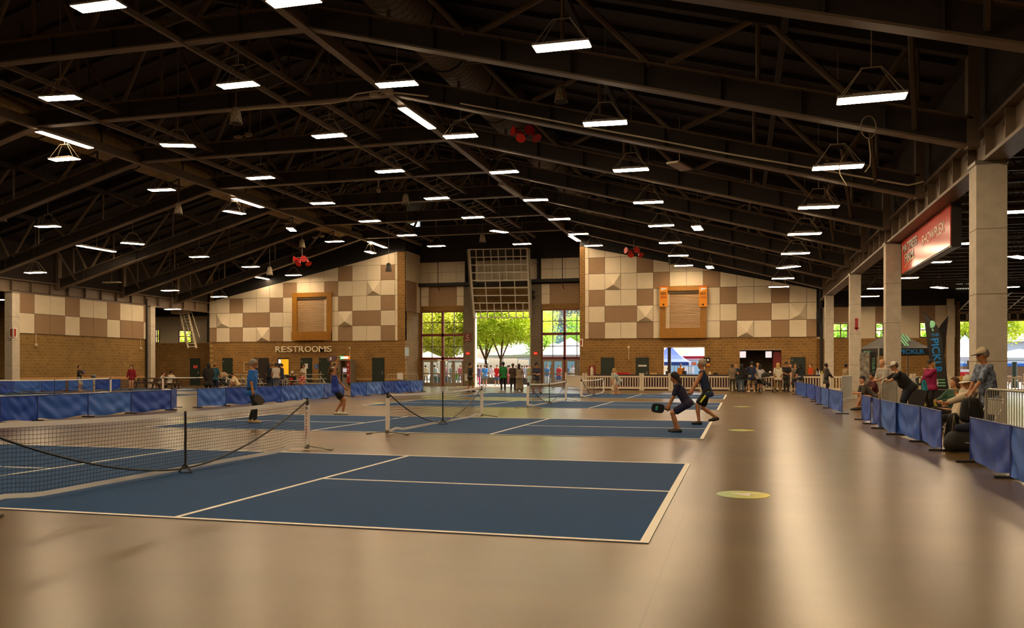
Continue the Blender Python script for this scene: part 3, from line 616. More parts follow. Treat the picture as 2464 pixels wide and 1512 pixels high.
S(MB().box((XL-.35, 42.2, .86), (XL-.1, 54.1, 3.6)), 'wall_left', M_brickY)
S(MB().box((XL-.36, 42.2, .66), (XL-.09, 54.1, .87)), 'trim_left', M_stripeY); S(MB().box((XL-.35, 42.2, 0), (XL-.1, 54.1, .67)), 'baseboard_left', M_brickdY)
ys = [onX(p, 0, XL-.1).y for p in (45, 81, 118, 155, 190, 223, 256, 287, 316, 344, 364)]; ys[-1] = min(ys[-1], 54.1)
wmL, bmL = MB(), MB()
for k in range(10):
    brn_top = k in (0, 3, 6, 9)
    for r, (z0, z1) in enumerate(((3.6, 4.86), (4.86, 6.12))):
        (bmL if (r == 1) == brn_top else wmL).box((XL-.1, ys[k]+.012, z0+.012), (XL-.03, ys[k+1]-.012, z1-.012))
S(MB().box((XL-.35, 42.2, 3.6), (XL-.1, 54.1, 6.2)), 'wall_left_backing', M_dark)
pw = thing('wall_left_panels', None, None, (XL-.1, 48, 3.6), kind='structure'); wmL.build('cream_panels', M_white_panel, pw); bmL.build('brown_panels', M_brown_panel, pw)
for px, py0, py1, lb in ((86.5, 803, 827, 'nearer'), (338, 816, 836, 'further')):
    a = onX(px, py0, XL-.06); b = onX(px, py1, XL-.06)
    tag(MB().tube(a, b, .025, 6).lathe([(.06, 0), (.11, -.06), (.1, -.16), (.03, -.2)], b, 10).build('alarm_strobe', mat('d8c294', .5)), 'cream conduit with bell strobe on the left brick wall, %s one' % lb, 'alarm')
# ---- right aisle back wall
YRr = YW + .9
xq0, xq1 = xr + .15, onY(2300, 0, YRr).x; zq = onY(2050, 815, YRr).z; zq2 = onY(2100, 738, YRr).z
S(MB().box((xq0-.3, YRr, 0), (xq1, YRr+.3, zq)), 'wall_aisle_right_back', M_brick)
ww = [(onY(a, 0, YRr).x, onY(b, 0, YRr).x) for a, b in ((2004, 2041), (2106, 2144), (2212, 2250))]
zw1 = onY(2050, 778, YRr).z
up = MB(); holes(up, YRr, .2, xq0-.3, xq1, zq, zq2, [(a, b, zq+.02, zw1) for a, b in ww]); S(up, 'wall_aisle_right_panels', M_white_panel)
bp_ = MB()
for a, b in ww: bp_.box((a, YRr-.02, zw1+.04), (b, YRr, zq2))
S(bp_, 'trim_aisle_brown', M_brown_panel); S(MB().box((xq0-.3, YRr-.05, zq2), (24, YRr+.25, 7.6)), 'wall_aisle_right_top', M_black)
for i, (a, b) in enumerate(ww): small_window(5+i, a, b, zq+.02, zw1, YRr, ['small red-framed window nearest the far concrete column', 'small red-framed window left of the black canopy peak', 'small red-framed window beside the feather flag'][i])
xo1 = onY(2306, 0, YRr).x
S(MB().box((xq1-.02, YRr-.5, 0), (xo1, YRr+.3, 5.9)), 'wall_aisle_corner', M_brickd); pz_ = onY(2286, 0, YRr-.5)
S(MB().box((pz_.x-.22, YRr-.75, 0), (pz_.x+.22, YRr-.5, 6.05)), 'column_end', M_conc)
zo = onY(2400, 773, YRr).z
S(MB().box((xo1, YRr, zo), (24, YRr+.2, 7.6)), 'wall_aisle_opening_head', M_dark)
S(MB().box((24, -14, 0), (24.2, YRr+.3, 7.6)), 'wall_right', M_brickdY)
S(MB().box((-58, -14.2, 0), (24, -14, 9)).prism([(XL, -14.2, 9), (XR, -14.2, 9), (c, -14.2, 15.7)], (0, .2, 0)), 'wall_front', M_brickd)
# raised overhead door of the right opening
g = thing('overhead_door', 'raised overhead door with small panes under the right aisle ceiling', 'overhead door', (18, YRr-1, zo))
f = MB(); xs_ = [onY(p, 0, YRr-.2).x for p in (2304, 2327.5, 2349, 2371, 2392, 2408.5, 2429, 2449.5, 2471, 2493)]
zt_ = onY(2400, 752, YRr-.2).z
for x in xs_: f.box((x-.06, YRr-.22, zo), (x+.06, YRr-.12, zt_))
f.box((xs_[0], YRr-.22, zo-.02), (23.8, YRr-.12, zo+.08)).box((xs_[0], YRr-.22, zt_-.08), (23.8, YRr-.12, zt_)); f.build('bottom_section', mat('8f846f', .5), g)
MB().box((xs_[0], YRr-.18, zo+.08), (23.8, YRr-.16, zt_-.08)).build('pane', M_glass, g)
f = MB()
for i in range(7):
    y = YRr-.3-i*.75; z = zt_ + .02 + i*.14
    f.box((xs_[0], y-.07, z), (23.8, y+.07, z+.06))
for k in range(10): f.bar((xs_[0]+k*.95, YRr-.2, zt_+.05), (xs_[0]+k*.95, YRr-5, zt_+.93), .08, .05)
f.build('raised_sections', mat('85796a', .5), g)
g = thing('vent_window', 'small high louvre window with bright panes, seen under the right aisle roof', 'window', (13.9, YRr-.1, 6.0), kind='structure')
# wall plates on columns
for px, py, zc, lb in ((2061, 779, 41.3, 'third'),):
    p = at(px, py, zc-.28); tag(MB().box((p.x-.07, p.y-.03, p.z-.25), (p.x+.07, p.y, p.z+.25)).prism([(p.x-.12, p.y-.03, p.z-.2), (p.x+.12, p.y-.03, p.z-.2), (p.x, p.y-.03, p.z-.36)], (0, .03, 0)).build('arrow_plate', mat('96201a', .5)), 'red arrow plate pointing down on the third concrete column', 'sign')
for px in (27.5, 35.5):
    p = onY(px, 801, 41.6) if px < 30 else onX(px, 801, -42.25)
    q = MB().box((p.x-.16, p.y-.02, p.z-.3), (p.x+.16, p.y, p.z+.3)) if px < 30 else MB().box((p.x, p.y-.16, p.z-.3), (p.x+.02, p.y+.16, p.z+.3))
    g = thing('bay_number_plate', 'white plate with red oval on the %s face of the nearer left column' % ('front' if px < 30 else 'court-side'), 'sign', p)
    q.build('plate', M_whitepaint, g)
    (MB().box((p.x-.08, p.y-.025, p.z-.24), (p.x+.08, p.y-.02, p.z+.24)) if px < 30 else MB().box((p.x+.02, p.y-.08, p.z-.24), (p.x+.025, p.y+.08, p.z+.24))).build('red_panel', mat('96201a', .5), g)
# down pipe at the right corner
tag(MB().path([(xr+.25, YW-.1, 9), (xr+.25, YW-.1, 5.6), (xr+.05, YW-.35, 5.2), (xr+.05, YW-.35, 4.9), (xr+.3, YW-.2, 4.4), (xr+.3, YW-.2, 0)], .11, 8).build('down_pipe', M_black), 'black down pipe at the right end of the chequered back wall', 'pipe')
tag(MB().path([(XL+.02, 54.0, 6.6), (XL+.02, 54.0, 0)], .07, 8).build('down_pipe', M_black), 'black down pipe at the end of the left brick wall', 'pipe')
# ------------------------------------------------------------------ LED panel lights
def hs(x):
    return max(4.4, min(8.55, 5.25 + (2.4 - x) * .29, 5.25 + (x + 40.9) * .29))
def solve(px, py, fn):
    lo, hi = 4., 90.; 
    for _ in range(60):
        m = (lo + hi) / 2; p = at(px, py, m)
        if p.z - EYE < fn(p.x): lo = m
        else: hi = m
    return at(px, py, lo)
M_lens = mat('fff6ee', .5, emit='ffdfb4', es=66., name='led_lens'); M_strip = mat('fff6ee', .5, emit='ffe0b8', es=24., name='led_strip')
M_house = mat('b9b0a6', .4); M_wire = mat('a8987c', .5)
def light_proto():
    g = thing('led_panel_light', None, None)
    L, W = .61, .2
    h = MB().box((-L-.02, -W-.02, .012), (L+.02, W+.02, .06)).box((-.35, -.09, .06), (.35, .09, .12)); a = h.build('housing', M_house, g)
    l = MB().box((-L, -W, 0), (L, -.015, .012)).box((-L, .015, 0), (L, W, .012)); b = l.build('lens', M_lens, g)
    w = MB()
    for sx in (-1, 1):
        for sy in (-1, 1): w.tube((sx*L*.95, sy*W*.9, .05), (sx*.17, sy*.05, .62), .009, 4)
    w.tube((-.2, 0, .62), (.2, 0, .62), .018, 5); c_ = w.build('suspension_wire', M_wire, g)
    e = MB().tube((0, 0, 0), (0, 0, 1), .012, 5).build('drop_cable', M_wire, g); e.location = (0, 0, .62)
    return g, [a, b, c_, e]
LP = light_proto()
def inst(proto, name_loc, rz, label, cat, group, used=[set()]):
    root, parts = proto
    x, z = name_loc[0], name_loc[2]; zt = (7.3 if x > XR or x < XL else zr(x)) - .02
    if abs(x + 9.4) < .7: zt = 11.25
    if abs(x + 29.6) < .7: zt = 11.5
    if abs(x - XB) < .15: zt = ZT - .1
    if root.name not in used[0]: used[0].add(root.name); r = root; parts[-1].scale = (1, 1, zt - z - .62)
    else:
        r = root.copy(); col.objects.link(r)
        for p in parts: q = p.copy(); col.objects.link(q); q.parent = r
        q.scale = (1, 1, zt - z - .62)
    r.location = name_loc; r.rotation_euler = (0, 0, rz); tag(r, label, cat, group); return r
LT = [(237,17,0),(707,5,0),(145,237,.1),(573,206,0),(955,204,.05),(1352,113,0),(2097,239,-.05),(428,351,.35),(155,384,0),(792,328,0),(1108,329,.05),(1456,298,.07),(2016,404,0),(627,429,0),(938,413,0),(1213,415,0),(1518,410,0),(389,458,.1),(776,490,.1),(1051,478,0),(1289,482,.1),(1560,488,.06),(1970,500,.05),(564,512,1.2),(115,546,.1),(890,533,0),(1138,524,0),(1346,528,.05),(1591,544,0),(1936,564,.05),(319,587,.9),(701,553,1.9),(479,619,0),(805,582,0),(979,567,0),(1201,558,1.0),(1392,564,0),(1613,585,0),(1914,611,0),(85,657,0),(603,643,0),(891,608,1.57),(1050,593,0),(1256,588,0),(1428,592,0),(1632,616,.1),(1897,644,-.7),(409,700,0),(706,663,0),(1645,640,0),(1884,671,0),(527,715,0),(1874,691,0),(1678,550,1.5),(1708,644,1.5)]
pos = [(solve(px, py, hs), a) for px, py, a in LT]
# unseen rows continuing the grid past the camera, added to light the foreground
for x in (2.4, -3.8, -10, -14.6, -21, -28.5, -34.7):
    for y in (-9, -3, 3, 9): pos.append((Vector((x, y, hs(x) + EYE)), 0))
for x in (-28.5, -34.7):
    for y in (15, 21): pos.append((Vector((x, y, hs(x) + EYE)), 0))
edges_ = [-.7, -7, -12.3, -17.5, -24.5, -31.5, -37.5]
rows = {}
for p, a in pos: rows.setdefault(sum(p.x < e for e in edges_), []).append((p, a))
RN = ['first', 'second', 'third', 'fourth', 'fifth', 'sixth', 'seventh', 'eighth']
for r, L in rows.items():
    vis = sorted([q for q in L if q[0].dot(FWD) > 11 or q[0].y > 12], key=lambda q: q[0].y)
    hid = sorted([q for q in L if q not in vis], key=lambda q: q[0].y)
    for i, (p, a) in enumerate(vis):
        inst(LP, p, a, 'lit LED panel, %s from the camera in the %s row counted from the right columns' % (str(i+1) + 'th' if i >= len(ORD) else ORD[i], RN[r]), 'ceiling light', 'lit LED panels over the courts')
    for i, (p, a) in enumerate(hid):
        inst(LP, p, a, 'lit LED panel above or behind the camera, %s of the %s row' % (RN[i], RN[r]), 'ceiling light', 'lit LED panels over the courts')
# aisle lights
AT = [(2445,511,0),(2325,587,0),(2250,632,0),(2177,670,0),(2115,695,0),(2090,714,0),(2260,693,.9),(2422,692,0),(2452,620,.9)]
ap = sorted([(solve(px, py, lambda x: 4.55), a) for px, py, a in AT] + [(Vector((10, -2, 6)), 0), (Vector((10, 5, 6)), 0), (Vector((10, 12, 6)), 0)], key=lambda q: q[0].y)
for i, (p, a) in enumerate(ap):
    inst(LP, p, a, 'lit LED panel under the right side aisle roof, %s from the camera' % ORD[i], 'ceiling light', 'lit LED panels in the right aisle')
p = solve(415, 745, lambda x: 4.5); inst(LP, p, 0, 'lit LED panel under the left aisle roof above the white stairs', 'ceiling light', 'lit LED panels in the left aisle')
for i, q in enumerate(((-48, 36), (-48, 46), (-50, 56))): inst(LP, (q[0], q[1], 6), 0, 'lit LED panel hidden under the left aisle roof, %s' % ORD[i], 'ceiling light', 'lit LED panels in the left aisle')
# unlit panel + strip lights along the beams
def strip(px0, py0, px1, py1, lit, lb, hfn=None):
    zz = hfn or (lambda x: min(9.3, hs(x) + .9))
    p, q = solve(px0, py0, zz), solve(px1, py1, zz); d = (q - p); d.z = 0; d.normalize(); m = (p+q)/2
    L = min(1.9, max(.6, (q-p).length/2)); p, q = m - d*L, m + d*L
    g = thing('strip_light', lb, 'strip light', m, group='strip lights on the long beams')
    MB().bar(p + Vector((0,0,.06)), q + Vector((0,0,.06)), .36, .1).build('housing', M_house, g)
    for a, b in ((p, m - d*.03), (m + d*.03, q)): MB().bar(a, b, .3, .02).build('lens', M_strip if lit else mat('b8a98f', .5), g)
    MB().tube(m + Vector((0,0,.1)), m + Vector((0,0,1.0)), .015, 5).build('hanger', M_wire, g)
for i, a in enumerate([(967,260,1040,310,1,'lit strip light on the long right beam, nearest the duct diffuser'), (92,317,218,357,1,'lit strip light beside the tan duct at the left edge'), (562,478,630,500,1,'lit strip light on the long left beam near the tan duct elbow'), (188,592,275,606,1,'lit strip light low on the left roof slope, nearer one'), (888,582,928,597,1,'lit strip light at the far end of the long left beam'), (605,665,652,674,1,'lit strip light low on the left slope near the back wall'), (1207,446,1247,473,0,'unlit strip light halfway along the long right beam'), (1372,568,1393,581,1,'lit strip light at the far end of the long right beam')]): strip(*a)
for px, py, ang, lb in ((1635, 402, 1.25, 'unlit tilted panel hanging above the right half of the hall'), (269, 681, 0, 'unlit panel hanging above the left chequered wall')):
    p = solve(px, py, hs); g = thing('unlit_panel_light', lb, 'ceiling light', p)
    R = Matrix.Rotation(ang, 3, 'Z'); b = MB()
    for q0, q1 in (((-.6, 0, .03), (.6, 0, .03)),): b.bar(p + R @ Vector(q0), p + R @ Vector(q1), .4, .06)
    b.build('housing', mat('c2b49a', .5), g); MB().tube(p + Vector((0,0,.05)), p + Vector((0,0,1.6)), .012, 5).build('suspension_wire', M_wire, g)
# hanging wrapped speakers
SPK = [(568,279,30),(1350,226,32),(429,503,20),(976,480,19),(1505,459,20),(727,587,15),(1161,573,15),(382,599,14),(6,521,20),(1570,560,14),(649,653,12),(935,644,10),(1615,627,10)]
SL = ['nearest, left of centre','nearest on the right, under a girder','over the left side below an LED panel','hanging mid-hall beneath the roof trays','on the right below the second girder','small one right of the tan duct','small one straight above the raised glass door','small one low on the left slope','cut by the left picture edge','small one below an LED panel on the right','tiny one before the left gable edge','dark one in front of the top brown panel left','dark one at the right gable edge']
for (px, py, w), lb in zip(SPK, SL):
    zc = min(.44 * F / w, 58); p = at(px, py, zc); r = .22
    g = thing('hanging_speaker', 'bell-shaped hanging loudspeaker in a pale wrap, ' + lb if 'dark' not in lb else 'bell-shaped hanging loudspeaker, ' + lb, 'loudspeaker', p, group='hanging loudspeakers')
    b = MB(); prof = [(.08, .3), (.13, .26), (.17, .05), (.21, -.18), (.22, -.26)]
    b.lathe(prof, p, 14); b.build('wrap', mat('cdbda0' if 'dark' not in lb else '2e2720', .45, noise=.35, nscale=14), g, smooth=True)
    MB().lathe([(.19, -.262), (.19, -.27)], p, 14).build('grille', M_black, g); MB().path([p + Vector((.22*math.cos(t), .22*math.sin(t), -.26)) for t in np.linspace(0, 6.28, 14, endpoint=False)], .018, 5, closed=True).build('rim', mat('8d806c', .4), g)
    MB().tube(p + Vector((0,0,.3)), p + Vector((0,0, max(.9, min(4, zr(p.x)-.5-p.z)))), .014, 5).build('drop_rod', M_wire, g)
# red horn clusters
for px, py, zc, lb in ((1265, 318, 33, 'nearest, under the right-hand girders'), (1525, 604, 52, 'far one, before the right gable'), (727, 625, 52, 'far one, before the left gable')):
    p = at(px, py, zc); g = thing('horn_loudspeaker', 'cluster of red horn loudspeakers on a bracket, ' + lb, 'loudspeaker', p, group='red horn clusters')
    for dx, dz, ax in ((-.3, 0, (-1, -.5, .1)), (-.14, -.12, (-.3, -.8, -.8)), (.1, .02, (.2, -1, 0)), (.33, -.1, (.5, -.6, -.9))):
        MB().lathe([(.05, -.16), (.06, 0), (.1, .1), (.19, .22), (.2, .23)], p + RGT*dx + Vector((0,0,dz)), 12, RGT*ax[0] + FWD*(ax[1]) + Vector((0,0,ax[2]))).build('horn', mat('e02a20', .4), g)
    MB().bar(p - RGT*.4 + Vector((0,0,.12)), p + RGT*.4 + Vector((0,0,.12)), .06, .06).tube(p + Vector((0,0,.12)), p + Vector((0,0,.7)), .03, 6).build('bracket', M_beam, g)
# conduit runs and cable coil on the second visible girder
def girder_pt(px, Y, dz=0., off=-.2):
    p = onY(px, 0, Y+off); return Vector((p.x, Y+off, zb(p.x)+dz))
tag(MB().path([onY(x, y, 27.35) for x, y in ((570, 265), (700, 256), (800, 248), (835, 241), (858, 226), (905, 219), (960, 224), (1030, 232))], .03, 6).build('conduit', mat('f0e2c4', .5)), 'pale conduit climbing along the second girder left of the ridge', 'conduit')
tag(MB().path([onY(x, y, 27.35) for x, y in ((1108, 249), (1240, 273), (1400, 304), (1560, 333), (1750, 370), (1960, 406), (2100, 431), (2185, 446), (2205, 442), (2222, 437))], .028, 6).build('conduit', mat('f0e2c4', .5)), 'long pale conduit along the second girder down to the right columns', 'conduit')
cp = at(2090, 306, 18.9); tag(MB().path([cp + RGT*.17*math.cos(t) + Vector((0,0,.25*math.sin(t))) for t in np.linspace(0, 6.28, 20, endpoint=False)], .012, 5, closed=True).path([cp + Vector((0,0,-.25)), cp + RGT*.04 + Vector((0,0,-.6)), cp + RGT*.03 + Vector((0,0,-.85)), cp + RGT*-.08 + Vector((0,0,-1.0))], .012, 5).build('cable_coil', mat('8c7c60', .6)), 'coil of loose cable hanging near the right-hand lamp row', 'cable')
for px, py, zc, lb in ((2000, 470, 27, 'upper loop'), (2030, 420, 22, 'loop by the third lamp')):
    q = at(px, py, zc); tag(MB().path([q + Vector((0,0,.5)), q + RGT*-.12 + Vector((0,0,.2)), q + RGT*-.1, q + RGT*.08 + Vector((0,0,-.3))], .014, 5).build('loose_cable', mat('a08c64', .6)), 'loose tan cable end hanging below the right lamp row, ' + lb, 'cable')
for px, py, zc, lb in ((905, 229, 28.5, 'on the ridge'), (575, 330, 37, 'over the left cable tray'), (760, 572, 60, 'at the far left beam')):
    q = at(px, py, zc); g = thing('junction_box', 'small pale junction box with cable ' + lb, 'junction box', q)
    MB().box((q.x-.2, q.y-.1, q.z-.05), (q.x+.1, q.y+.1, q.z+.05)).box((q.x+.35, q.y-.1, q.z), (q.x+.6, q.y+.1, q.z+.14)).build('box', mat('b8a887', .5), g); MB().path([q + Vector((.1,0,0)), q + Vector((.25,0,.06)), q + Vector((.4,0,.05))], .02, 5).build('cable', mat('b8a887', .5), g)
q = at(911, 445, 43); g = thing('hanging_camera', 'small white pendant camera hanging from a girder mid-hall', 'camera', q); MB().tube(q + Vector((0,0,-.2)), q + Vector((0,0,.4)), .04, 8).box((q.x-.14, q.y-.1, q.z+.35), (q.x+.14, q.y+.1, q.z+.45)).build('bracket', mat('b8a887', .4), g); MB().ell(q + Vector((0,0,-.28)), (.12,.12,.12)).build('dome', mat('a89a80', .3), g)
# ------------------------------------------------------------------ courts, nets
M_court = mat('123e68', .8, noise=.05, nscale=1.2, spec=.2); M_line = mat('e8e2d4', .6)
def court(x0, x1, y0, y1, lb, m=M_court):
    g = thing('pickleball_court', lb, 'court', ((x0+x1)/2, (y0+y1)/2, 0), group='blue courts')
    MB().box((x0, y0, 0), (x1, y1, .006)).build('court_surface', m, g)
    w = .055; n = (x0+x1)/2; ym = (y0+y1)/2; z = .010
    for a, b in (((x0, y0), (x1, y0+w)), ((x0, y1-w), (x1, y1)), ((x0, y0+w), (x0+w*1.4, y1-w)), ((x1-w*1.4, y0+w), (x1, y1-w)), ((n-2.13-w, y0+w), (n-2.13, y1-w)), ((n+2.13, y0+w), (n+2.13+w, y1-w)), ((x0+w*1.4, ym-w/2), (n-2.13-w, ym+w/2)), ((n+2.13+w, ym-w/2), (x1-w*1.4, ym+w/2))):
        MB().box((a[0], a[1], .006), (b[0], b[1], z)).build('court_line', M_line, g)
CY = [(7.12, 13.2), (17.85, 23.9), (30.3, 36.6), (40.95, 47.6)]
for i, (a, b) in enumerate(CY): court(-14.2, -.74, a, b, ['large blue pickleball court in the foreground', 'second blue court, where the crouching pair plays', 'third blue court from the camera', 'fourth blue court, furthest, near the picket fence'][i])
court(-41.6, -28.2, 35.0, 41.1, 'blue court on the far left, behind the boy in black'); court(-41.6, -28.2, 46.2, 52.4, 'blue court at the far left back near the picnic table')
M_tape = mat('f4efe6', .6); M_net = mat('1c1a1a', .7); M_post = mat('f0e8de', .5); M_blk = mat('1b1817', .45)
def net(x, y0, y1, lb, dens=1., letters=False):
    g = thing('pickleball_net', lb, 'net', (x, (y0+y1)/2, 0), group='portable nets')
    L = y1 - y0; ym = (y0+y1)/2
    top = lambda t: .9 - .055*(1-(2*t-1)**2); bot = lambda t: .055 + .05*math.exp(-((min(t, 1-t))-.07)**2/.002) + (.03 if min(t, 1-t) < .01 else 0)
    bulge = lambda t, v: .06*(1-v)*math.sin(math.pi*t)*1.0
    P = lambda t, v: Vector((x - bulge(t, v), y0 + L*t, bot(t) + (top(t)-bot(t))*v))
    n = 40
    MB().grid(lambda u, v: P(u, 1) + Vector((.012*(1 if 0 else 1), 0, -.055*v)), n, 1).grid(lambda u, v: P(u, 1) + Vector((-.012, 0, -.055*v)), n, 1).build('top_tape', M_tape, g)
    MB().grid(lambda u, v: P(u, 0) + Vector((.008, 0, .05*v-.02)), n, 1).grid(lambda u, v: P(u, 0) + Vector((-.008, 0, .05*v-.02)), n, 1).build('bottom_tape', M_tape, g)
    mb = MB(); nv = int(L/.055*dens); nh = max(4, int(17*dens)); r = .0022/dens
    for i in range(1, nv):
        t = i/nv; a, b = P(t, 0), P(t, 1); mb.add([a+Vector((0,-r,0)), a+Vector((0,r,0)), b+Vector((0,r,0)), b+Vector((0,-r,0))], [(0,1,2,3)])
    for j in range(1, nh):
        v = j/nh
        mb.add([P(i/n, v) + Vector((0, 0, s*r)) for i in range(n+1) for s in (-1, 1)], [(2*i, 2*i+2, 2*i+3, 2*i+1) for i in range(n)])
    mb.build('netting', M_net, g)
    MB().path([Vector((x+.03, y0+L*t, .07 + .83*abs(2*t-1)**1.75)) for t in np.linspace(.004, .996, 41)], .014, 6).build('tension_bow', M_blk, g)
    c_ = MB().tube((x+.03, ym, .06), (x+.03, ym, .86), .016, 6).tube((x+.03, ym, .14), (x+.14, ym, .01), .012, 5).tube((x+.03, ym, .14), (x-.08, ym, .01), .012, 5).tube((x+.14, ym, .01), (x-.08, ym, .01), .01, 5); c_.build('centre_support', M_blk, g)
    for s, y in ((-1, y0), (1, y1)):
        MB().tube((x, y, .04), (x, y, .93), .025, 8).build('post', M_blk, g)
        sl = MB().box((x-.035, y-.034, .1), (x+.04, y+.034, .8)).build('post_sleeve', M_post, g)
        lg = MB().tube((x, y, .07), (x+.5, y+.02*s, .02), .014, 6).tube((x, y, .07), (x-.5, y+.02*s, .02), .014, 6).tube((x-.5, y, .015), (x-.36, y, .03), .02, 6).tube((x+.5, y, .015), (x+.36, y, .03), .02, 6).box((x-.03, y-.03, .02), (x+.03, y+.03, .1)); lg.build('foot', M_steel, g)
        MB().tube((x+.03, y-s*.1, .86), (x, y-s*.02, .8), .014, 6).build('tie_cord', M_blk, g)
        if letters and s > 0:
            text('PICKLEBALL', mat('a3332a', .6), sl, (x+.005, y-.036, .43), (0,0,-1), (1,0,0), .04, .5, .002)
            MB().path([(x+.005+.02*math.cos(t), y-.036, .745+.02*math.sin(t)) for t in np.linspace(0, 6.28, 12, endpoint=False)], .006, 5, closed=True).build('ring_mark', M_black, sl)
net(-7.47, 6.75, 13.72, 'large pickleball net crossing the foreground court', 1, True)
net(-7.47, 17.3, 24.3, 'second pickleball net, on the court with the crouching pair', .8)
net(-7.47, 30.0, 36.95, 'third pickleball net, in front of the open entrance', .5)
net(-7.47, 40.7, 47.6, 'far pickleball net before the white picket fence', .4)
net(-35, 33.0, 41.3, 'pickleball net on the far left court beside the boy in black', .5); net(-35, 45.9, 52.7, 'pickleball net at the far left back by the picnic table', .4)
# floor decals
for px, py, lb in ((1788, 1191, 'nearest, with a white number 4'), (1784, 1036, 'second along the right aisle'), (1785, 979, 'third along the right aisle'), (1783, 951.5, 'fourth along the right aisle, near the queue'), (452, 1016, 'behind the foreground net at left'), (910, 970.5, 'behind the second net')):
    p = G(px, py); g = thing('floor_decal', 'round yellow-green floor sticker, ' + lb, 'floor sticker', p, group='round floor stickers')
    m = bpy.data.materials.get('decal_gradient')
    if not m:
        m = bpy.data.materials.new('decal_gradient'); m.use_nodes = True; nt = m.node_tree; tc = nt.nodes.new('ShaderNodeTexCoord'); sp = nt.nodes.new('ShaderNodeSeparateXYZ'); mr = nt.nodes.new('ShaderNodeMapRange'); rp = nt.nodes.new('ShaderNodeValToRGB')
        nt.links.new(tc.outputs['Object'], sp.inputs[0]); nt.links.new(sp.outputs[0], mr.inputs[0]); mr.inputs[1].default_value = -.3; mr.inputs[2].default_value = .3; nt.links.new(mr.outputs[0], rp.inputs[0])
        rp.color_ramp.elements[0].color = lin('9cc08c'); rp.color_ramp.elements[1].color = lin('d8c820'); nt.links.new(rp.outputs[0], nt.nodes['Principled BSDF'].inputs['Base Color']); nt.nodes['Principled BSDF'].inputs['Roughness'].default_value = .35
    MB().lathe([(.3, 0), (.3, .003)], p, 40).build('disc', m, g)
    if 'number' in lb: text('4', M_whitepaint, g, p + Vector((.02, 0, .004)), (0, 1, 0), (-1, 0, 0), .3, .26, .001, 'numeral', .015)
# ------------------------------------------------------------------ blue court barriers
M_blue = [mat('1f4cb0', .5, noise=.035, nscale=2), mat('285aba', .48, noise=.035, nscale=2), mat('3466c0', .48, noise=.035, nscale=2), mat('1c46a4', .5, noise=.035, nscale=2)]
def barrier(p, q, lb, grp, k, h=.7, sag=1.):
    p, q = Vector(p), Vector(q); d = q - p; L = d.length; d.normalize(); nrm = Vector((-d.y, d.x, 0)); m = (p+q)/2
    g = thing('court_barrier', lb, 'barrier', m, group=grp)
    r_ = random.Random(k); a1, a2, a3 = r_.uniform(0, 6), r_.uniform(0, 6), r_.uniform(.5, 1.4)
    def fold(u, v):
        e = math.sin(math.pi*u); s = .018*math.sin(9*(1-v) + 5*(u-.5)**2*4 + a1)*(1-v)**.5 + .012*math.sin(17*u*a3 + a2 + 3*v)*(1-v) + .008*math.sin(23*u + 11*v + a1)
        if min(u, 1-u) < .02: s *= .3
        lo = .05 + .025*sag*math.sin(2*math.pi*u + a2)*(1-v) - .02*e
        return p + d*(L*(.012 + .976*u)) + nrm*s*sag + Vector((0, 0, lo + (h-lo)*v))
    MB().grid(fold, 26, 14).build('fabric', M_blue[k % 4], g, smooth=True)
    f = MB().tube(p + Vector((0,0,h)), q + Vector((0,0,h)), .012, 5)
    for e in (p + d*.01, q - d*.01): f.tube(e + Vector((0,0,.02)), e + Vector((0,0,h)), .012, 5)
    f.build('frame', mat('26387a', .5), g)
    for e in (p + d*.015, q - d*.015): MB().bar(e - nrm*.2 + Vector((0,0,.018)), e + nrm*.2 + Vector((0,0,.018)), .035, .03).build('foot', M_blk, g)
RB = [((1915,950),(1940,957.5)),((1941,957.5),(1961,963.5)),((1962,968),(1975,974.5)),((1976.5,974.5),(1994,983.5)),((1995,983.5),(2027,997)),((2074,1011),(2096,1021)),((2100,1021.5),(2117.5,1032)),((2120,1032.5),(2156,1047.5)),((2157,1046.5),(2214,1064)),((2216,1064.5),(2265.5,1086.5)),((2334.4,1114),(2432,1152)),((2434,1152.5),(2520,1190))]
for i, (a, b) in enumerate(RB):
    j = len(RB)-1-i
    barrier(G(*a), G(*b), 'blue fabric barrier in the right-hand line, %s from the camera' % ORD[j], 'right-hand line of blue barriers', i*3+1)
FL = [(-90,1026.5),(0,1019),(90,1013),(212,1004),(315.5,995.5),(411,988.3)]
for i in range(5): barrier(G(*FL[i]), G(*FL[i+1]), 'blue fabric barrier in the long line at far left, %s from its left end' % ['first','second','third','fourth','fifth'][i], 'left front line of blue barriers', i+7)
barrier(G(412, 987.5), G(424.5, 981.5), 'short-looking blue barrier turned away at the right end of the left line', 'left front line of blue barriers', 3)
ML = [(475,982),(543.6,977),(614,973),(676.6,969.3),(726.6,964.5),(780,959.8),(828,953.5)]
for i in range(6): barrier(G(*ML[i]), G(*ML[i+1]), 'blue fabric barrier in the middle line behind the man in blue, %s from left' % ['first','second','third','fourth','fifth','sixth'][i], 'middle line of blue barriers', i*5+2)
KL = [(844,955),(882,952.6),(919,949.2),(948.7,947.3),(987.5,945),(1018,942.8)]
for i in range(5): barrier(G(*KL[i]), G(*KL[i+1]), 'blue fabric barrier right of the gap by the tank-top woman, %s from left' % ['first','second','third','fourth','fifth'][i], 'far line of blue barriers', i*5+1)
BL = [(-60,951),(0,947.5),(33,945.5),(100,943),(158,941.5)]
for i in range(4): barrier(G(*BL[i]), G(*BL[i+1]), 'blue fabric barrier along the left brick wall, %s from the left' % ['first','second','third','fourth'][i], 'back left line of blue barriers', i*3)
BL = [(164,941.3),(225,939.6),(290,937.8)]
for i in range(2): barrier(G(*BL[i]), G(*BL[i+1]), 'blue fabric barrier along the left brick wall, ' + ['behind the boy in black', 'nearest the woman in red'][i], 'back left line of blue barriers', i+6)
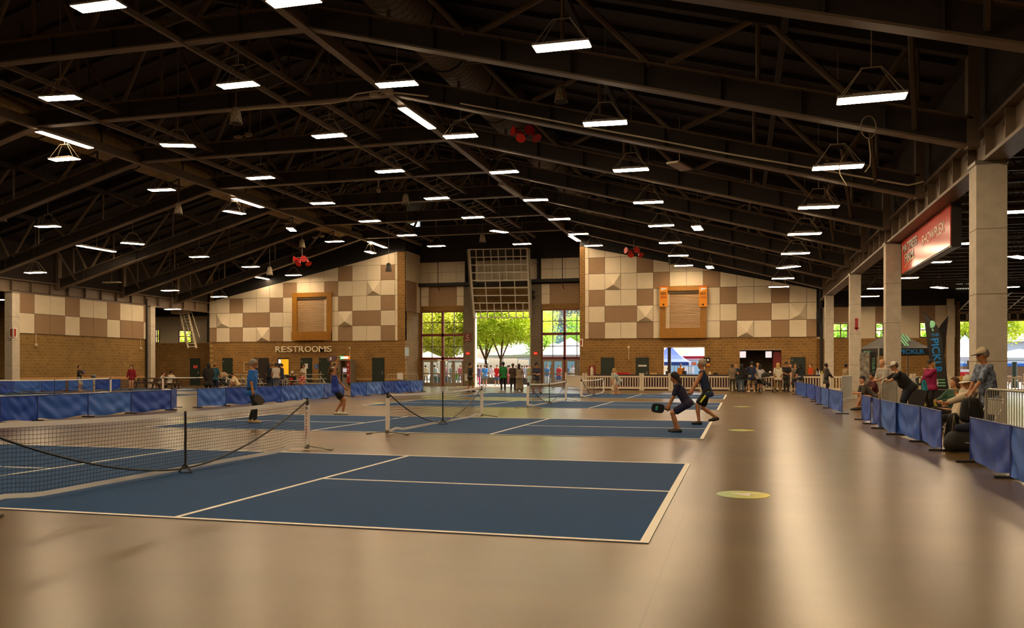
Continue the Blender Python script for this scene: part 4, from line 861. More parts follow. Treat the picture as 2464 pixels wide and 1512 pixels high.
# ------------------------------------------------------------------ white picket fence
M_vinyl = mat('d9ccb2', .5)
def picket(p, q, lb, grp, h=1.0, n=None, post=True):
    p, q = Vector(p), Vector(q); d = q-p; L = d.length; d.normalize(); g = thing('picket_fence', lb, 'fence', p, group=grp)
    MB().bar(p + Vector((0,0,h-.1)), q + Vector((0,0,h-.1)), .05, .1).build('top_rail', M_vinyl, g); MB().bar(p + Vector((0,0,.16)), q + Vector((0,0,.16)), .05, .13).build('bottom_rail', M_vinyl, g)
    n = n or int(L/.16)
    for i in range(1, n): e = p + d*(L*i/n); MB().bar(e + Vector((0,0,.2)), e + Vector((0,0,h-.14)), .055, .03, d.cross(Vector((0,0,1)))).build('picket', M_vinyl, g)
    if post:
        for e in (p, q): MB().box((e.x-.07, e.y-.07, 0), (e.x+.07, e.y+.07, h+.08)).box((e.x-.09, e.y-.09, h+.08), (e.x+.09, e.y+.09, h+.12)).build('post', M_vinyl, g)
YF = 55.8
fx = [onY(p, 0, YF).x for p in (1407, 1477, 1544, 1614, 1690, 1760, 1834, 1907, 1980, 2052)] + [onY(p, 0, YF).x for p in (2120, 2196, 2275, 2330, 2400, 2470)]
for i in range(len(fx)-1):
    picket((fx[i]+.08, YF, 0), (fx[i+1]-.08, YF, 0), 'white picket fence panel before the serving area, %s from the entrance end' % (['first','second','third','fourth','fifth','sixth','seventh','eighth','ninth','tenth','eleventh','twelfth','thirteenth','fourteenth','last'][i]), 'white picket fence panels')
a, b = onY(1342, 0, 57.6), onY(1404, 0, YF); picket((a.x, 60.5, 0), (b.x, YF, 0), 'white picket fence panel angled back beside the entrance, seen nearly solid', 'white picket fence panels', n=30)
# steel crowd barriers
def crowd(p, q, lb, h=1.05, grp='steel crowd barriers', m=M_galv, n=None):
    p, q = Vector(p), Vector(q); d = q-p; L = d.length; d.normalize(); nn = Vector((-d.y, d.x, 0)); g = thing('crowd_barrier', lb, 'barrier', (p+q)/2, group=grp)
    z = Vector((0,0,1)); pts = [p + z*.1, p + z*(h-.18)] + [p + d*(.18-.18*math.cos(t)) + z*(h-.18+.18*math.sin(t)) for t in (.5, 1.0, 1.57)] + [q - d*(.18-.18*math.cos(t)) + z*(h-.18+.18*math.sin(t)) for t in (1.57, 1.0, .5)] + [q + z*(h-.18), q + z*.1]
    MB().path(pts, .02, 7, closed=True).build('frame_tube', m, g)
    n = n or int(L/.12)
    b = [p + d*(L*i/n) for i in range(1, n)]
    for e in b: MB().tube(e + z*.1, e + z*(h-.01), .008, 5).build('bar', m, g)
    for e in (p + d*.25, q - d*.25): MB().tube(e - nn*.3 + z*.015, e + nn*.3 + z*.015, .015, 5).tube(e + z*.01, e + z*.12, .018, 5).build('foot', m, g)
crowd(gx(931, 56), gx(1006, 57.5), 'steel crowd barrier with paper notice left of the entrance', m=mat('b0a184', .4, .4))
crowd(G(1079, 941), G(1168, 943), 'steel crowd barrier in front of the man in black by the glass doors', m=mat('a09884', .4, .4))
for px, py, zc, lb in ((963, 905, 55.9, 'barrier left of the entrance'), (1126, 908, 53.5, 'barrier before the glass doors')):
    q = at(px, py, zc); tag(MB().box((q.x-.2, q.y-.03, q.z-.22), (q.x+.2, q.y-.02, q.z+.2)).build('paper_notice', mat('d8d2c6', .7)), 'white paper notice tied to the steel ' + lb, 'notice')
a, b = G(2380, 1092), gx(2484, 13.6)
crowd(gx(2372, 14.6), gx(2480, 12.6), 'galvanised crowd barrier behind the nearest blue barriers at the right edge', 1.1, n=18)
crowd(gx(2122, 24.6), gx(2158, 26.6), 'galvanised crowd barrier the man in black polo leans on', 1.1)
crowd(gx(2024, 36.5), gx(2049, 39.5), 'galvanised crowd barrier seen end-on before the third column', 1.1)
# ------------------------------------------------------------------ people: smooth implicit figures meshed with surface nets
def sdf_mesh(caps, res, k=.03, clips=(), carve=()):
    """caps: (a, b, ra, rb[, squash]) capsules; clips: (point, normal) keep side where dot(p-point, normal) < 0."""
    A = np.array([[min(a[i], b[i]) - max(ra, rb) for i in range(3)] for a, b, ra, rb in caps]); B = np.array([[max(a[i], b[i]) + max(ra, rb) for i in range(3)] for a, b, ra, rb in caps])
    lo = A.min(0) - 3*res; hi = B.max(0) + 3*res
    n = np.ceil((hi - lo) / res).astype(int) + 1
    D = np.full(n, 9.0); ax = [lo[i] + res*np.arange(n[i]) for i in range(3)]
    for (a, b, ra, rb), l, h in zip(caps, A, B):
        i0 = np.maximum(0, ((l - k*1.5 - lo) / res).astype(int)); i1 = np.minimum(n, ((h + k*1.5 - lo) / res).astype(int) + 2)
        X, Y, Z = np.meshgrid(*[ax[i][i0[i]:i1[i]] for i in range(3)], indexing='ij')
        a = np.array(a, float); ab = np.array(b, float) - a; q = max(ab @ ab, 1e-9)
        px, py, pz = X - a[0], Y - a[1], Z - a[2]
        t = np.clip((px*ab[0] + py*ab[1] + pz*ab[2]) / q, 0, 1)
        d = np.sqrt((px-t*ab[0])**2 + (py-t*ab[1])**2 + (pz-t*ab[2])**2) - (ra + (rb-ra)*t)
        s = (slice(i0[0], i1[0]), slice(i0[1], i1[1]), slice(i0[2], i1[2])); o = D[s]
        hh = np.clip(.5 + .5*(o - d)/k, 0, 1); D[s] = o*(1-hh) + d*hh - k*hh*(1-hh)
    if clips or carve:
        X, Y, Z = np.meshgrid(*ax, indexing='ij')
        for p, nrm in clips: D = np.maximum(D, (X-p[0])*nrm[0] + (Y-p[1])*nrm[1] + (Z-p[2])*nrm[2])
    S_ = D < 0
    c8 = [(i, j, l) for i in (0, 1) for j in (0, 1) for l in (0, 1)]
    sl = lambda M, c: M[c[0]:M.shape[0]-1+c[0], c[1]:M.shape[1]-1+c[1], c[2]:M.shape[2]-1+c[2]]
    cnt = sum(sl(S_, c).astype(int) for c in c8); act = (cnt > 0) & (cnt < 8)
    idx = np.argwhere(act)
    if len(idx) == 0: return [], []
    Dc = {c: sl(D, c)[act] for c in c8}
    acc = np.zeros((len(idx), 3)); w = np.zeros(len(idx))
    for i, c in enumerate(c8):
        for ax_ in range(3):
            if c[ax_] == 0:
                e = list(c); e[ax_] = 1; e = tuple(e); d0, d1 = Dc[c], Dc[e]; m = (d0 < 0) != (d1 < 0)
                t = np.where(m, d0 / np.where(np.abs(d0-d1) < 1e-9, 1, d0-d1), 0)
                p = np.zeros((len(idx), 3)) + np.array(c); p[:, ax_] = t
                acc[m] += p[m]; w += m
    V_ = lo + res*(idx + acc / np.maximum(w, 1)[:, None])
    vid = -np.ones(act.shape, int); vid[act] = np.arange(len(idx))
    faces = []
    for ax_ in range(3):
        o1, o2 = (ax_+1) % 3, (ax_+2) % 3
        s0 = [slice(1, None)]*3; s0[ax_] = slice(0, -1)
        s1 = [slice(1, None)]*3; s1[ax_] = slice(1, None)
        a = S_[tuple(s0)]; b = S_[tuple(s1)]
        m = np.argwhere(a != b)
        if len(m) == 0: continue
        g = m.copy(); g[:, o1] += 1; g[:, o2] += 1
        g0 = g.copy()
        def cell(d1, d2): q = g0.copy(); q[:, o1] += d1; q[:, o2] += d2; return q
        ok = np.ones(len(m), bool); qs = []
        for d1, d2 in ((-1, -1), (0, -1), (0, 0), (-1, 0)):
            q = cell(d1, d2)
            inb = np.all((q >= 0) & (q < np.array(act.shape)), axis=1); ok &= inb
            qc = np.clip(q, 0, np.array(act.shape)-1); qs.append(vid[qc[:, 0], qc[:, 1], qc[:, 2]])
        Q = np.stack(qs, 1); ok &= (Q >= 0).all(1)
        fl = a[tuple(m.T)]
        Q = np.where(fl[:, None], Q, Q[:, ::-1]); faces += Q[ok].tolist()
    return V_.tolist(), faces
def ik(a, b, l1, l2, pole):
    a, b, pole = Vector(a), Vector(b), Vector(pole); d = b - a; L = min(d.length, (l1+l2)*.998)
    b = a + d.normalized()*L; d = b - a
    x = (l1*l1 - l2*l2 + L*L) / (2*L); h = math.sqrt(max(0, l1*l1 - x*x)); u = d.normalized()
    p = pole - u*pole.dot(u); p.normalize(); return a + u*x + p*h, b
SKIN = {'l': 'c58f68', 'm': 'b0764c', 't': '9a6238', 'd': '5a3521'}
NP = [0]
def person(label, pos, heading, height=1.74, pose=None, top=('333333', .5), bottom=('333333', 1.9), shoes='222222', skin='l', hair=('2a1c12', 'short'), hat=None, res=.028, fat=1., seat=None, face=False, group=None, skirt=None, sock=None, stripe=None, collar=None, trim=None, glasses=False):
    P = dict(pz=.93, lean=2, twist=0, head=0, hturn=0, LF=(-.1, 0, 0), RF=(.1, 0, 0), LH=(-.25, .04, .80), RH=(.25, .04, .80), LP=(-.6, -.7, -.1), RP=(.6, -.7, -.1), LK=(-.1, 1, .1), RK=(.1, 1, .1), px=0, py=0, toe=0, lheel=0, rheel=0, side=0)
    P.update(pose or {})
    s = height / 1.745
    a = math.radians(heading); hd = FWD*math.cos(a) + RGT*math.sin(a); rz = math.atan2(-hd.x, hd.y)
    V3 = lambda *q: Vector(q)
    pel = V3(P['px'], P['py'], P['pz']); ln = math.radians(P['lean']); sd = math.radians(P['side'])
    up = V3(math.sin(sd), math.sin(ln), math.cos(ln)); up.normalize(); fw = V3(0, math.cos(ln), -math.sin(ln)); rt = V3(1, 0, 0)
    tw = math.radians(P['twist']); rts = rt*math.cos(tw) + fw*math.sin(tw); fws = fw*math.cos(tw) - rt*math.sin(tw)
    waist = pel + up*.16; chest = pel + up*.34; shc = pel + up*.495; nk = pel + up*.535
    ha = math.radians(P['lean']*.35 + P['head']); hdir = V3(0, math.sin(ha), math.cos(ha)); hf = V3(0, math.cos(ha), -math.sin(ha))
    ht = math.radians(P['hturn'] + P['twist']*.5); hfw = hf*math.cos(ht) + rt*math.sin(ht); hrt = hfw.cross(hdir)
    hc = nk + up*.03 + hdir*.145
    hips = {-1: pel + rt*-.088 + up*-.02, 1: pel + rt*.088 + up*-.02}
    shs = {-1: shc - rts*.172, 1: shc + rts*.172}
    J = {}
    for q, F_, H_, PL, K_ in ((-1, 'LF', 'LH', 'LP', 'LK'), (1, 'RF', 'RH', 'RP', 'RK')):
        ft = V3(*P[F_]); lift = P['lheel' if q < 0 else 'rheel']; ank = ft + V3(0, 0, .085 + lift)
        kn, ank = ik(hips[q], ank, .43, .42, P[K_]); el, wr = ik(shs[q], V3(*P[H_]), .285, .255, P[PL])
        J[q] = (kn, ank, el, wr, lift)
    f = fat
    torso = [(pel + rt*-.075, pel + rt*.075, .108*f, .108*f), (pel + rt*-.06, chest - rts*.075, .1*f, .105*f), (pel + rt*.06, chest + rts*.075, .1*f, .105*f), (waist + fw*.03*(f-1)*4, chest, .095*f*f, .105), (chest - rts*.08, shc - rts*.11 - up*.02, .1, .07), (chest + rts*.08, shc + rts*.11 - up*.02, .1, .07), (shc - rts*.15, shc + rts*.15, .06, .06)]
    hu = .26 if res > .02 else .25
    headc = [(hc + hdir*.045 - hfw*.012, hc + hdir*.03 - hfw*.025, .088, .084), (hc - hdir*.01 + hfw*.02, hc - hdir*.075 + hfw*.04, .07, .048), (nk - up*.05, hc - hdir*.06 - hfw*.015, .056, .05)]
    facec = [(hc + hfw*.088 + hdir*.0, hc + hfw*.104 - hdir*.035, .009, .014)] + [(hc + hrt*.083*q - hfw*.01 + hdir*.01, hc + hrt*.088*q - hfw*.015 - hdir*.03, .012, .012) for q in (-1, 1)]
    arms = []; legs = []; hands = MB()
    for q in (-1, 1):
        kn, ank, el, wr, lift = J[q]
        arms += [(shs[q], el, .052*min(f, 1.15), .041), (el, wr, .041, .027)]
        legs += [(hips[q], kn, .082*f, .055), (kn, kn.lerp(ank, .35), .05, .053), (kn.lerp(ank, .35), ank, .053, .036)]
        fd = (wr - el).normalized(); arms.append((wr, wr + fd*.07, .03, .036))
        # fingers
        pn = V3(-q, .2, 0); pn = pn - fd*pn.dot(fd); pn.normalize(); wd = fd.cross(pn); curl = P.get('curl', .55)
        for i in range(4):
            r0 = wr + fd*.088 + wd*(.03 - .02*i); L = (.07, .08, .076, .06)[i]; pts = [r0]; ang = 0
            for sgm, fr_ in enumerate((.45, .32, .23)):
                ang += curl * (1.0 if sgm else .6); pts.append(pts[-1] + (fd*math.cos(ang) + pn*math.sin(ang))*L*fr_)
            hands.path([p*s for p in pts], [.0095*s, .009*s, .0085*s, .007*s], 6)
        r0 = wr + fd*.03 + wd*.03; tp = [r0, r0 + fd*.03 + wd*.022 + pn*.008, r0 + fd*.058 + wd*.02 + pn*.03]; hands.path([p*s for p in tp], [.012*s, .0105*s, .008*s], 6)
    def sc(c): return [(Vector(a)*s, Vector(b)*s, ra*s, rb*s) for a, b, ra, rb in c]
    body = torso + headc + facec + arms + legs
    for q in (-1, 1): ank = J[q][1]; body.append((ank, ank + V3(q*.02, .1, -.045 + J[q][4]*-.3), .036, .03))
    v, fc = sdf_mesh(sc(body), res*s, .025*s)
    mb = MB().add(v, fc)
    mb.add(hands.v, hands.f)
    rot = Matrix.Rotation(rz, 3, 'Z'); pos = Vector(pos)
    o = mb.build('person', mat(SKIN.get(skin, skin), .55), None, True, local=True)
    o.location = pos; o.rotation_euler = (0, 0, rz); tag(o, label, 'person', group)
    def garm(name, caps, m, r=None, k=.03, clips=(), sm=True):
        v, fc = sdf_mesh(sc(caps), (r or res)*s, k*s, [(Vector(p)*s, Vector(n)) for p, n in clips])
        if v: return MB().add(v, fc).build(name, m, o, sm, local=True)
    # top
    if top:
        c, sl = top[:2]; long_ = top[2] if len(top) > 2 else .0
        off = .014 + (.012 if sl > 1.2 else 0); t = [(a, b, ra+off, rb+off) for a, b, ra, rb in torso[:]]
        t[0] = (pel + rt*-.075 - up*long_, pel + rt*.075 - up*long_, .13*f+off, .13*f+off)
        t.append((pel - up*long_ - fw*.02, waist, .135*f, .115*f))
        for q in (-1, 1):
            kn, ank, el, wr, _ = J[q]
            if sl > 0: t.append((shs[q], shs[q].lerp(el, min(1, sl*1.35)), .056+off, .052+off))
            if sl > 1: t.append((el, el.lerp(wr, min(.97, (sl-1)*1.2)), .05+off*.8, .036+off*.8))
        cl = [(pel - up*(.07 + long_), -up), (nk + up*.012, up)]
        for q in (-1, 1):
            kn, ank, el, wr, _ = J[q]
            if sl == 0: pass
        pat = top[3] if len(top) > 3 else None
        garm('shirt', t, mat(c, .85, noise=pat or .06, nscale=14 if pat else 5), clips=cl)
        if collar: garm('collar', [(nk + rt*-.03 + fw*.02, nk + rt*.03 + fw*.02, .058, .058)], mat(collar, .8))
        if trim: garm('trim_band', [(shs[q] + V3(0, 0, .03), shs[q] - up*.12 - rts*.03*q, .05, .045) for q in (-1, 1)], mat(trim, .7))
    if bottom:
        c, bl = bottom[:2]; b = [(pel + rt*-.075, pel + rt*.075, .118*f, .118*f), (pel + up*.07 - rt*.05, pel + up*.07 + rt*.05, .105*f, .105*f)]
        for q in (-1, 1):
            kn, ank, *_ = J[q]; w = .028 if bl < 1.3 else .018
            e = min(1., bl); b.append((hips[q], hips[q].lerp(kn, e), .09*f, .082*f + (.058 - .082)*e + w))
            if bl > 1: b.append((kn, kn.lerp(ank, min(1, bl-1)), .06+w*.5, (.05+w*.7) if bl < 1.9 else .055 + (bottom[2] if len(bottom) > 2 else 0)))
        garm('trousers' if bl > 1.3 else 'shorts', b, mat(c, .85, noise=.08, nscale=6), clips=[(pel + up*(.1 if not top else .065), up)])
        if stripe:
            kn = J[-1][0]; a_ = hips[-1] + V3(-.085*f, -.02, 0); garm('side_stripe', [(a_, a_.lerp(kn + V3(-.075, -.02, 0), .75), .026, .026)], mat(stripe, .6), r=.012)
    if skirt:
        c, L = skirt; h0 = (J[-1][0] + J[1][0]) / 2; b = [(pel + up*.08 - rt*.05, pel + up*.08 + rt*.05, .11*f, .11*f)]
        for q in (-1, 1): b.append((hips[q], hips[q].lerp(J[q][0], min(1, L)), .11*f, .12*f)); 
        if L > 1:
            for q in (-1, 1): b.append((J[q][0], J[q][0].lerp(J[q][1], L-1), .12*f, .15))
        b.append((pel, pel.lerp(h0, min(1, L)), .12, .13)); garm('skirt', b, mat(c, .85, noise=.08, nscale=6), k=.06, clips=[(pel + up*.1, up)])
    for q in (-1, 1):
        kn, ank, el, wr, lift = J[q]; heel = ank + V3(0, -.045, -.045); toe = ank + V3(q*.025, .165, -.052 - lift*.55); base = min(heel.z, toe.z) - .033
        if sock: garm('sock', [(ank + (kn-ank)*.22, ank, .044, .042)], mat(sock, .9))
        garm('shoe', [(heel, heel.lerp(toe, .45) + V3(0, 0, .012), .042, .046), (heel.lerp(toe, .45), toe, .046, .034), (ank, heel + V3(0, .03, .02), .04, .042)], mat(shoes, .6), r=min(res, .016), clips=[((0, 0, base), (0, 0, -1))] if lift < .03 else ())
    # hair and hat
    if hair:
        c, st = hair; hm = mat(c, .75, noise=.2, nscale=18); e = .012
        cap_ = [(hc + hdir*.05 - hfw*.02, hc + hdir*.02 - hfw*.035, .088+e, .084+e)]
        if st == 'short': garm('hair', cap_, hm, clips=[(hc + hfw*.045 + hdir*.03, hfw*.75 - hdir*.65), (hc - hdir*.055, -hdir)])
        elif st == 'bald': garm('hair', [(hc - hfw*.035 - hdir*.01, hc - hfw*.035 - hdir*.03, .082, .075)], hm, clips=[(hc + hdir*.02, hdir), (hc - hfw*.01, hfw)])
        else:
            L = {'bob': .13, 'long': .3, 'pony': .0}[st]; cc = cap_[:]
            if L: cc += [(hc - hfw*.045 - hrt*.045, hc - hfw*.06 - hrt*.06 - hdir*L, .06, .055), (hc - hfw*.045 + hrt*.045, hc - hfw*.06 + hrt*.06 - hdir*L, .06, .055), (hc - hfw*.06, hc - hfw*.075 - hdir*L*1.05, .075, .05)]
            else: cc += [(hc - hfw*.1 + hdir*.04, hc - hfw*.17 - hdir*.08, .035, .03), (hc - hfw*.17 - hdir*.08, hc - hfw*.18 - hdir*.2, .035, .012)]
            garm('hair', cc, hm, clips=[(hc + hfw*.05 + hdir*.035, hfw*.85 - hdir*.52)])
    if hat:
        c, st = hat[:2]; hm = mat(c, .8)
        if st in ('cap', 'brim', 'visor'):
            cz = .045
            garm('cap_crown', [(hc + hdir*.055 - hfw*.015, hc + hdir*.03 - hfw*.02, .1, .1)], hm, clips=[(hc + hdir*.035, -hdir)] + ([(hc + hdir*.09, hdir)] if st == 'visor' else []))
            b = MB(); n = 12
            R = .15 if st != 'brim' else .17
            for z_ in (0, 1):
                pass
            ring = []
            for i in range(n+1):
                t = -math.pi/2 + math.pi*i/n if st != 'brim' else 2*math.pi*i/n
                ring.append((hc + hdir*(.04 - .012*abs(math.sin(t))) + hfw*(.085*math.cos(t)*(1 if st == 'brim' else .9) - .01) + hrt*.09*math.sin(t), hc + hdir*.022 + hfw*((R+.05)*math.cos(t) if st != 'brim' else R*math.cos(t)) + hrt*(R if st == 'brim' else .09)*math.sin(t)))
            vs = [p*s for a_, b_ in ring for p in (a_, b_, b_ + hdir*.008, a_ + hdir*.008)]
            b.add(vs, [(4*i+j, 4*i+4+j, 4*i+4+(j+1) % 4, 4*i+(j+1) % 4) for i in range(n) for j in range(4)] + [(0, 1, 2, 3), (4*n+3, 4*n+2, 4*n+1, 4*n)]); b.build('cap_brim', mat(hat[2] if len(hat) > 2 else c, .8), o, False, local=True)
        elif st == 'beanie': garm('cap_crown', [(hc + hdir*.055 - hfw*.02, hc + hdir*.03 - hfw*.02, .1, .1)], hm, clips=[(hc + hdir*.03 + hfw*.02, hfw*.2 - hdir)])
    if face:
        e = MB()
        for q in (-1, 1): p = (hc + hfw*.083 + hrt*.032*q + hdir*.012)*s; e.ell(p, (.009*s,)*3, 8, 5)
        e.build('eyes', mat('1a120c', .3), o, True, local=True)
        p = (hc + hfw*.085 - hdir*.062)*s; MB().bar(p - hrt*.02*s, p + hrt*.02*s, .006, .007).build('mouth', mat('7a3a2c', .5), o, local=True)
        b = MB()
        for q in (-1, 1): p = (hc + hfw*.084 + hrt*.032*q + hdir*.032)*s; b.bar(p - hrt*.018*s, p + hrt*.018*s, .008, .006)
        b.build('brows', mat(hair[0] if hair else '5a4030', .8), o, local=True)
    if glasses:
        g_ = MB()
        for q in (-1, 1): c0 = hc + hfw*.095 + hrt*.033*q + hdir*.012; g_.path([(c0 + hrt*.026*math.cos(t) + hdir*.018*math.sin(t))*s for t in np.linspace(0, 6.28, 9)], .0035, 4); g_.tube((c0 + hrt*.03*q)*s, (hc + hrt*.088*q + hdir*.015)*s, .003, 4)
        g_.build('glasses', mat('20242c', .3), o, local=True)
    NP[0] += 1
    W_ = lambda p: pos + rot @ (Vector(p)*s)
    o2 = dict(o=o, lw=W_(J[-1][3]), rw=W_(J[1][3]), le=W_(J[-1][2]), re=W_(J[1][2]), W=W_, rot=rot)
    return o2
def grip(d, q):
    w, e = (d['lw'], d['le']) if q < 0 else (d['rw'], d['re']); return w + (w - e).normalized()*.085
def paddle(lb, hand, dirv, face, c, edge='1b1b1b', accent=None):
    hand = Vector(hand); u = Vector(dirv).normalized(); n = Vector(face); n = n - u*n.dot(u); n.normalize(); w = u.cross(n)
    g = thing('paddle', lb, 'paddle', hand, group='paddles')
    MB().tube(hand - u*.06, hand + u*.09, .016, 8).build('handle', mat('22201e', .7), g)
    c0 = hand + u*.225; pts = []
    for i in range(24):
        t = 2*math.pi*i/24; x = abs(math.cos(t))**.55*math.copysign(1, math.cos(t)); y = abs(math.sin(t))**.55*math.copysign(1, math.sin(t)); pts.append(c0 + u*.137*x + w*.1*y - n*.007)
    b = MB().prism(pts, n*.014); b.build('blade', mat(c, .5), g)
    MB().path([p + n*.007 for p in pts], .009, 5, closed=True).build('edge_guard', mat(edge, .5), g)
    if accent: MB().box((0,0,0),(0,0,0)).v; q = MB().bar(c0 + u*.03 - w*.05, c0 + u*.03 + w*.05, .05, .018, n); q.build('mark', mat(accent, .5), g)
    return g
NEAR = .0145
# ------------------------------------------------------------------ the players and spectators
R_, L_, A_, T_ = 90, 270, 0, 180     # heading as seen from the camera: right, left, away, toward
d = person('grey-haired man in bright blue T-shirt and black trousers standing behind the foreground net', G(606, 1018), 92, 1.67, dict(LF=(-.1, -.08, 0), RF=(.1, .12, 0), LH=(-.27, .02, .8), RH=(.27, .12, .84), lean=4, head=4), ('2067b8', .6, .1), ('16140f', 1.95), 'c8a878', 'm', ('8d857a', 'short'), res=NEAR, face=True, glasses=True)
paddle('dark grey paddle held low by the man in the bright blue shirt', grip(d, 1), RGT*.7 + Vector((0,0,-.7)), -FWD, '4a4234')
d = person('woman in blue tank top and black shorts reaching one arm overhead', G(818, 998), 80, 1.6, dict(LF=(-.1, -.14, 0), RF=(.1, .1, 0), pz=.84, py=-.14, lean=-6, head=-14, LH=(-.2, .16, .92), RH=(.14, -.06, 1.86), RP=(.5, -.4, .2)), ('2a3f9a', 0, .02), ('15120d', .6), 'd9d2c6', 'm', ('5a3a20', 'pony'), hat=('d8ccb8', 'visor'), res=NEAR, face=True, trim='e06a4a')
paddle('striped dark paddle raised overhead by the woman in the tank top', grip(d, 1), -RGT*.9 + Vector((0,0,-.12)), -FWD + Vector((0,0,.5)), '4a1a2a', accent='c8c0b4')
d = person('dark-haired woman in navy T-shirt and shorts crouching with a black paddle', G(1630, 1041), 285, 1.6, dict(pz=.72, py=-.24, lean=28, head=10, LF=(-.12, -.04, 0), RF=(.12, .05, 0), LH=(-.15, .22, .56), RH=(.22, .24, .66), LP=(-.4, -.5, -.2), RP=(.4, -.5, -.2)), ('221e38', .55, .03), ('14183a', .7), '1a1a1c', 'm', ('1d1210', 'bob'), res=NEAR, face=True)
paddle('black paddle held out low by the crouching woman in navy', grip(d, -1), -RGT*.9 + Vector((0,0,.12)), FWD + Vector((0,0,.2)), '1c1d1b', accent='3fb8a0')
d = person('grey-haired man in navy sleeveless top and black shorts with a lime stripe, stepping forward', G(1693, 1022), 280, 1.74, dict(pz=.87, py=-.08, lean=14, head=-6, LF=(-.12, .12, 0), RF=(.12, -.32, .04), rheel=.06, LH=(-.1, .3, .86), RH=(.12, .34, .84), LP=(-.7, -.5, 0), RP=(.7, -.5, 0)), ('1c2a44', 0, .1), ('12100c', .75), '2c2114', 'm', ('a89a86', 'short'), res=NEAR, face=True, stripe='d8dc20')
paddle('dark paddle held in front by the man with the lime-striped shorts', grip(d, -1), -RGT*.75 + Vector((0,0,-.2)) + FWD*.3, Vector((0,0,1)), '3a1414')
d = person('boy in black T-shirt and pale shorts playing on the far left court', G(191, 942), 95, 1.6, dict(LF=(-.16, 0, 0), RF=(.16, .05, 0), LH=(-.2, .3, 1.02), RH=(.2, .4, 1.12), head=-12, twist=10), ('14140f', .7, .14), ('a8aaa0', .95), 'd8c8a8', 'm', ('15100c', 'short'), res=.022, sock='e0d8c8')
paddle('purple-edged paddle held upright by the boy in black', grip(d, 1), Vector((0,0,1)) - RGT*.15, RGT, '4a4470')
d = person('dark-haired woman in red jacket and black top walking on the far left court', G(317, 938.5), 178, 1.62, dict(LF=(-.07, 0, 0), RF=(.07, .06, 0), LH=(-.34, .05, .78), RH=(.34, .05, .78)), ('8a1420', 1.75, .12), ('14100e', .35), '17120e', 'l', ('17100c', 'long'), res=.022)
tag(MB().ell(grip(d, -1) + Vector((0,0,-.05)), (.037,.037,.037)).build('pickleball', mat('d8d820', .5)), 'yellow ball in the hand of the woman in the red jacket', 'ball')
# far left table sitters
SIT = dict(pz=.47, lean=14, LF=(-.12, .42, 0), RF=(.12, .42, 0), LH=(-.14, .42, .72), RH=(.14, .42, .72))
def sit(**k): q = dict(SIT); q.update(k); return q
person('person in white sweatshirt leaning on the far picnic table', gx(384, 57.6), 80, 1.66, sit(lean=26), ('d8d0c4', 1.8), ('1c1a1c', 1.9), 'd8ccb8', 'l', ('5a3a28', 'short'))
person('man in white T-shirt sitting with his back turned at the far picnic table', gx(409, 57.2), 10, 1.72, sit(), ('d9cdb8', .6), ('241a16', 1.9), '3a2a20', 'm', ('241812', 'short'))
# around the bleachers, left
person('person in black robe-like coat with red collar standing behind the blue barriers', gx(502, 46), 335, 1.72, dict(LH=(-.2, .2, .95), RH=(.2, .2, .95), lean=6), ('1b1614', 1.9, .35), ('16120f', 1.9), '1a1512', 'l', ('100c0a', 'bob'), collar='a8201c', fat=1.2)
person('bald man in teal shirt standing beside the black-coated person', gx(517, 48), 20, 1.74, dict(LH=(-.2, .2, 1.0), RH=(.2, .2, 1.0)), ('1f5060', .8, .1), ('1e2238', 1.95), '1a1512', 't', ('4a3020', 'bald'), fat=1.15)
person('dark-haired person in cream jacket sitting hunched by the bleachers', gx(572, 53.5), 262, 1.66, sit(lean=30, head=20), ('cdb58c', 1.8, .05), ('5a5040', 1.9), '2a2018', 'm', ('14100c', 'short'))
person('person in dark top half hidden behind the man in the bright blue shirt', gx(612, 58), 350, 1.74, None, ('15151f', .6, .08), ('1a1a22', 1.9), '2a2018', 'l', ('1a120e', 'short'))
person('person in dark clothes standing in the queue by the yellow doorway', gx(647, 58.5), 20, 1.72, None, ('14161c', .6, .08), ('20283a', 1.95), 'a08860', 'm', ('15100c', 'long'))
person('person in grey patterned shirt facing the group by the dark passage', gx(655, 60), 200, 1.72, dict(LH=(-.15, .25, 1.1), RH=(.15, .25, 1.1)), ('4a443e', .7, .08, .5), ('1c1c20', 1.95), '2a2018', 'm', ('15100c', 'short'), hat=('2a2a2c', 'cap'))
d = person('man in pale grey T-shirt and jeans seen from behind by the restroom doors', gx(664, 54.5), 355, 1.74, dict(LF=(-.13, 0, 0), RF=(.13, 0, 0)), ('bdb0a0', .55, .06), ('4a5a6c', 1.95), '2a2420', 'm', ('120e0c', 'short'), res=.024)
paddle('white-edged paddle hanging from the hand of the man in the pale grey T-shirt', grip(d, 1), Vector((.1,0,-1)) + RGT*.3, FWD, '3a2a4a', 'd8d0cc')
person('person in navy T-shirt with raised arm beside the yellow doorway', gx(678, 57), 280, 1.72, dict(LH=(-.2, .45, 1.3), RH=(.2, .1, .85)), ('1d2034', .6, .1), ('1a1818', 1.95), '15120f', 'l', ('1a1410', 'short'))
person('man in black shirt and white cap sitting with crossed arms at the bleachers', gx(707, 54.5), 190, 1.72, sit(LH=(-.05, .35, .66), RH=(.08, .35, .66), lean=22), ('15140f', .7, .05), ('1a1814', 1.9), '2a2018', 't', ('2a2018', 'short'), hat=('ddd4c4', 'cap'))
person('person in cream shirt standing behind the bleachers by the white-notice door', gx(731, 57.5), 215, 1.68, dict(LH=(-.08, .25, 1.15), RH=(.08, .25, 1.15)), ('c8bca8', .75, .08, .25), ('3a4048', 1.95), '2a2018', 'm', ('3a2218', 'short'))
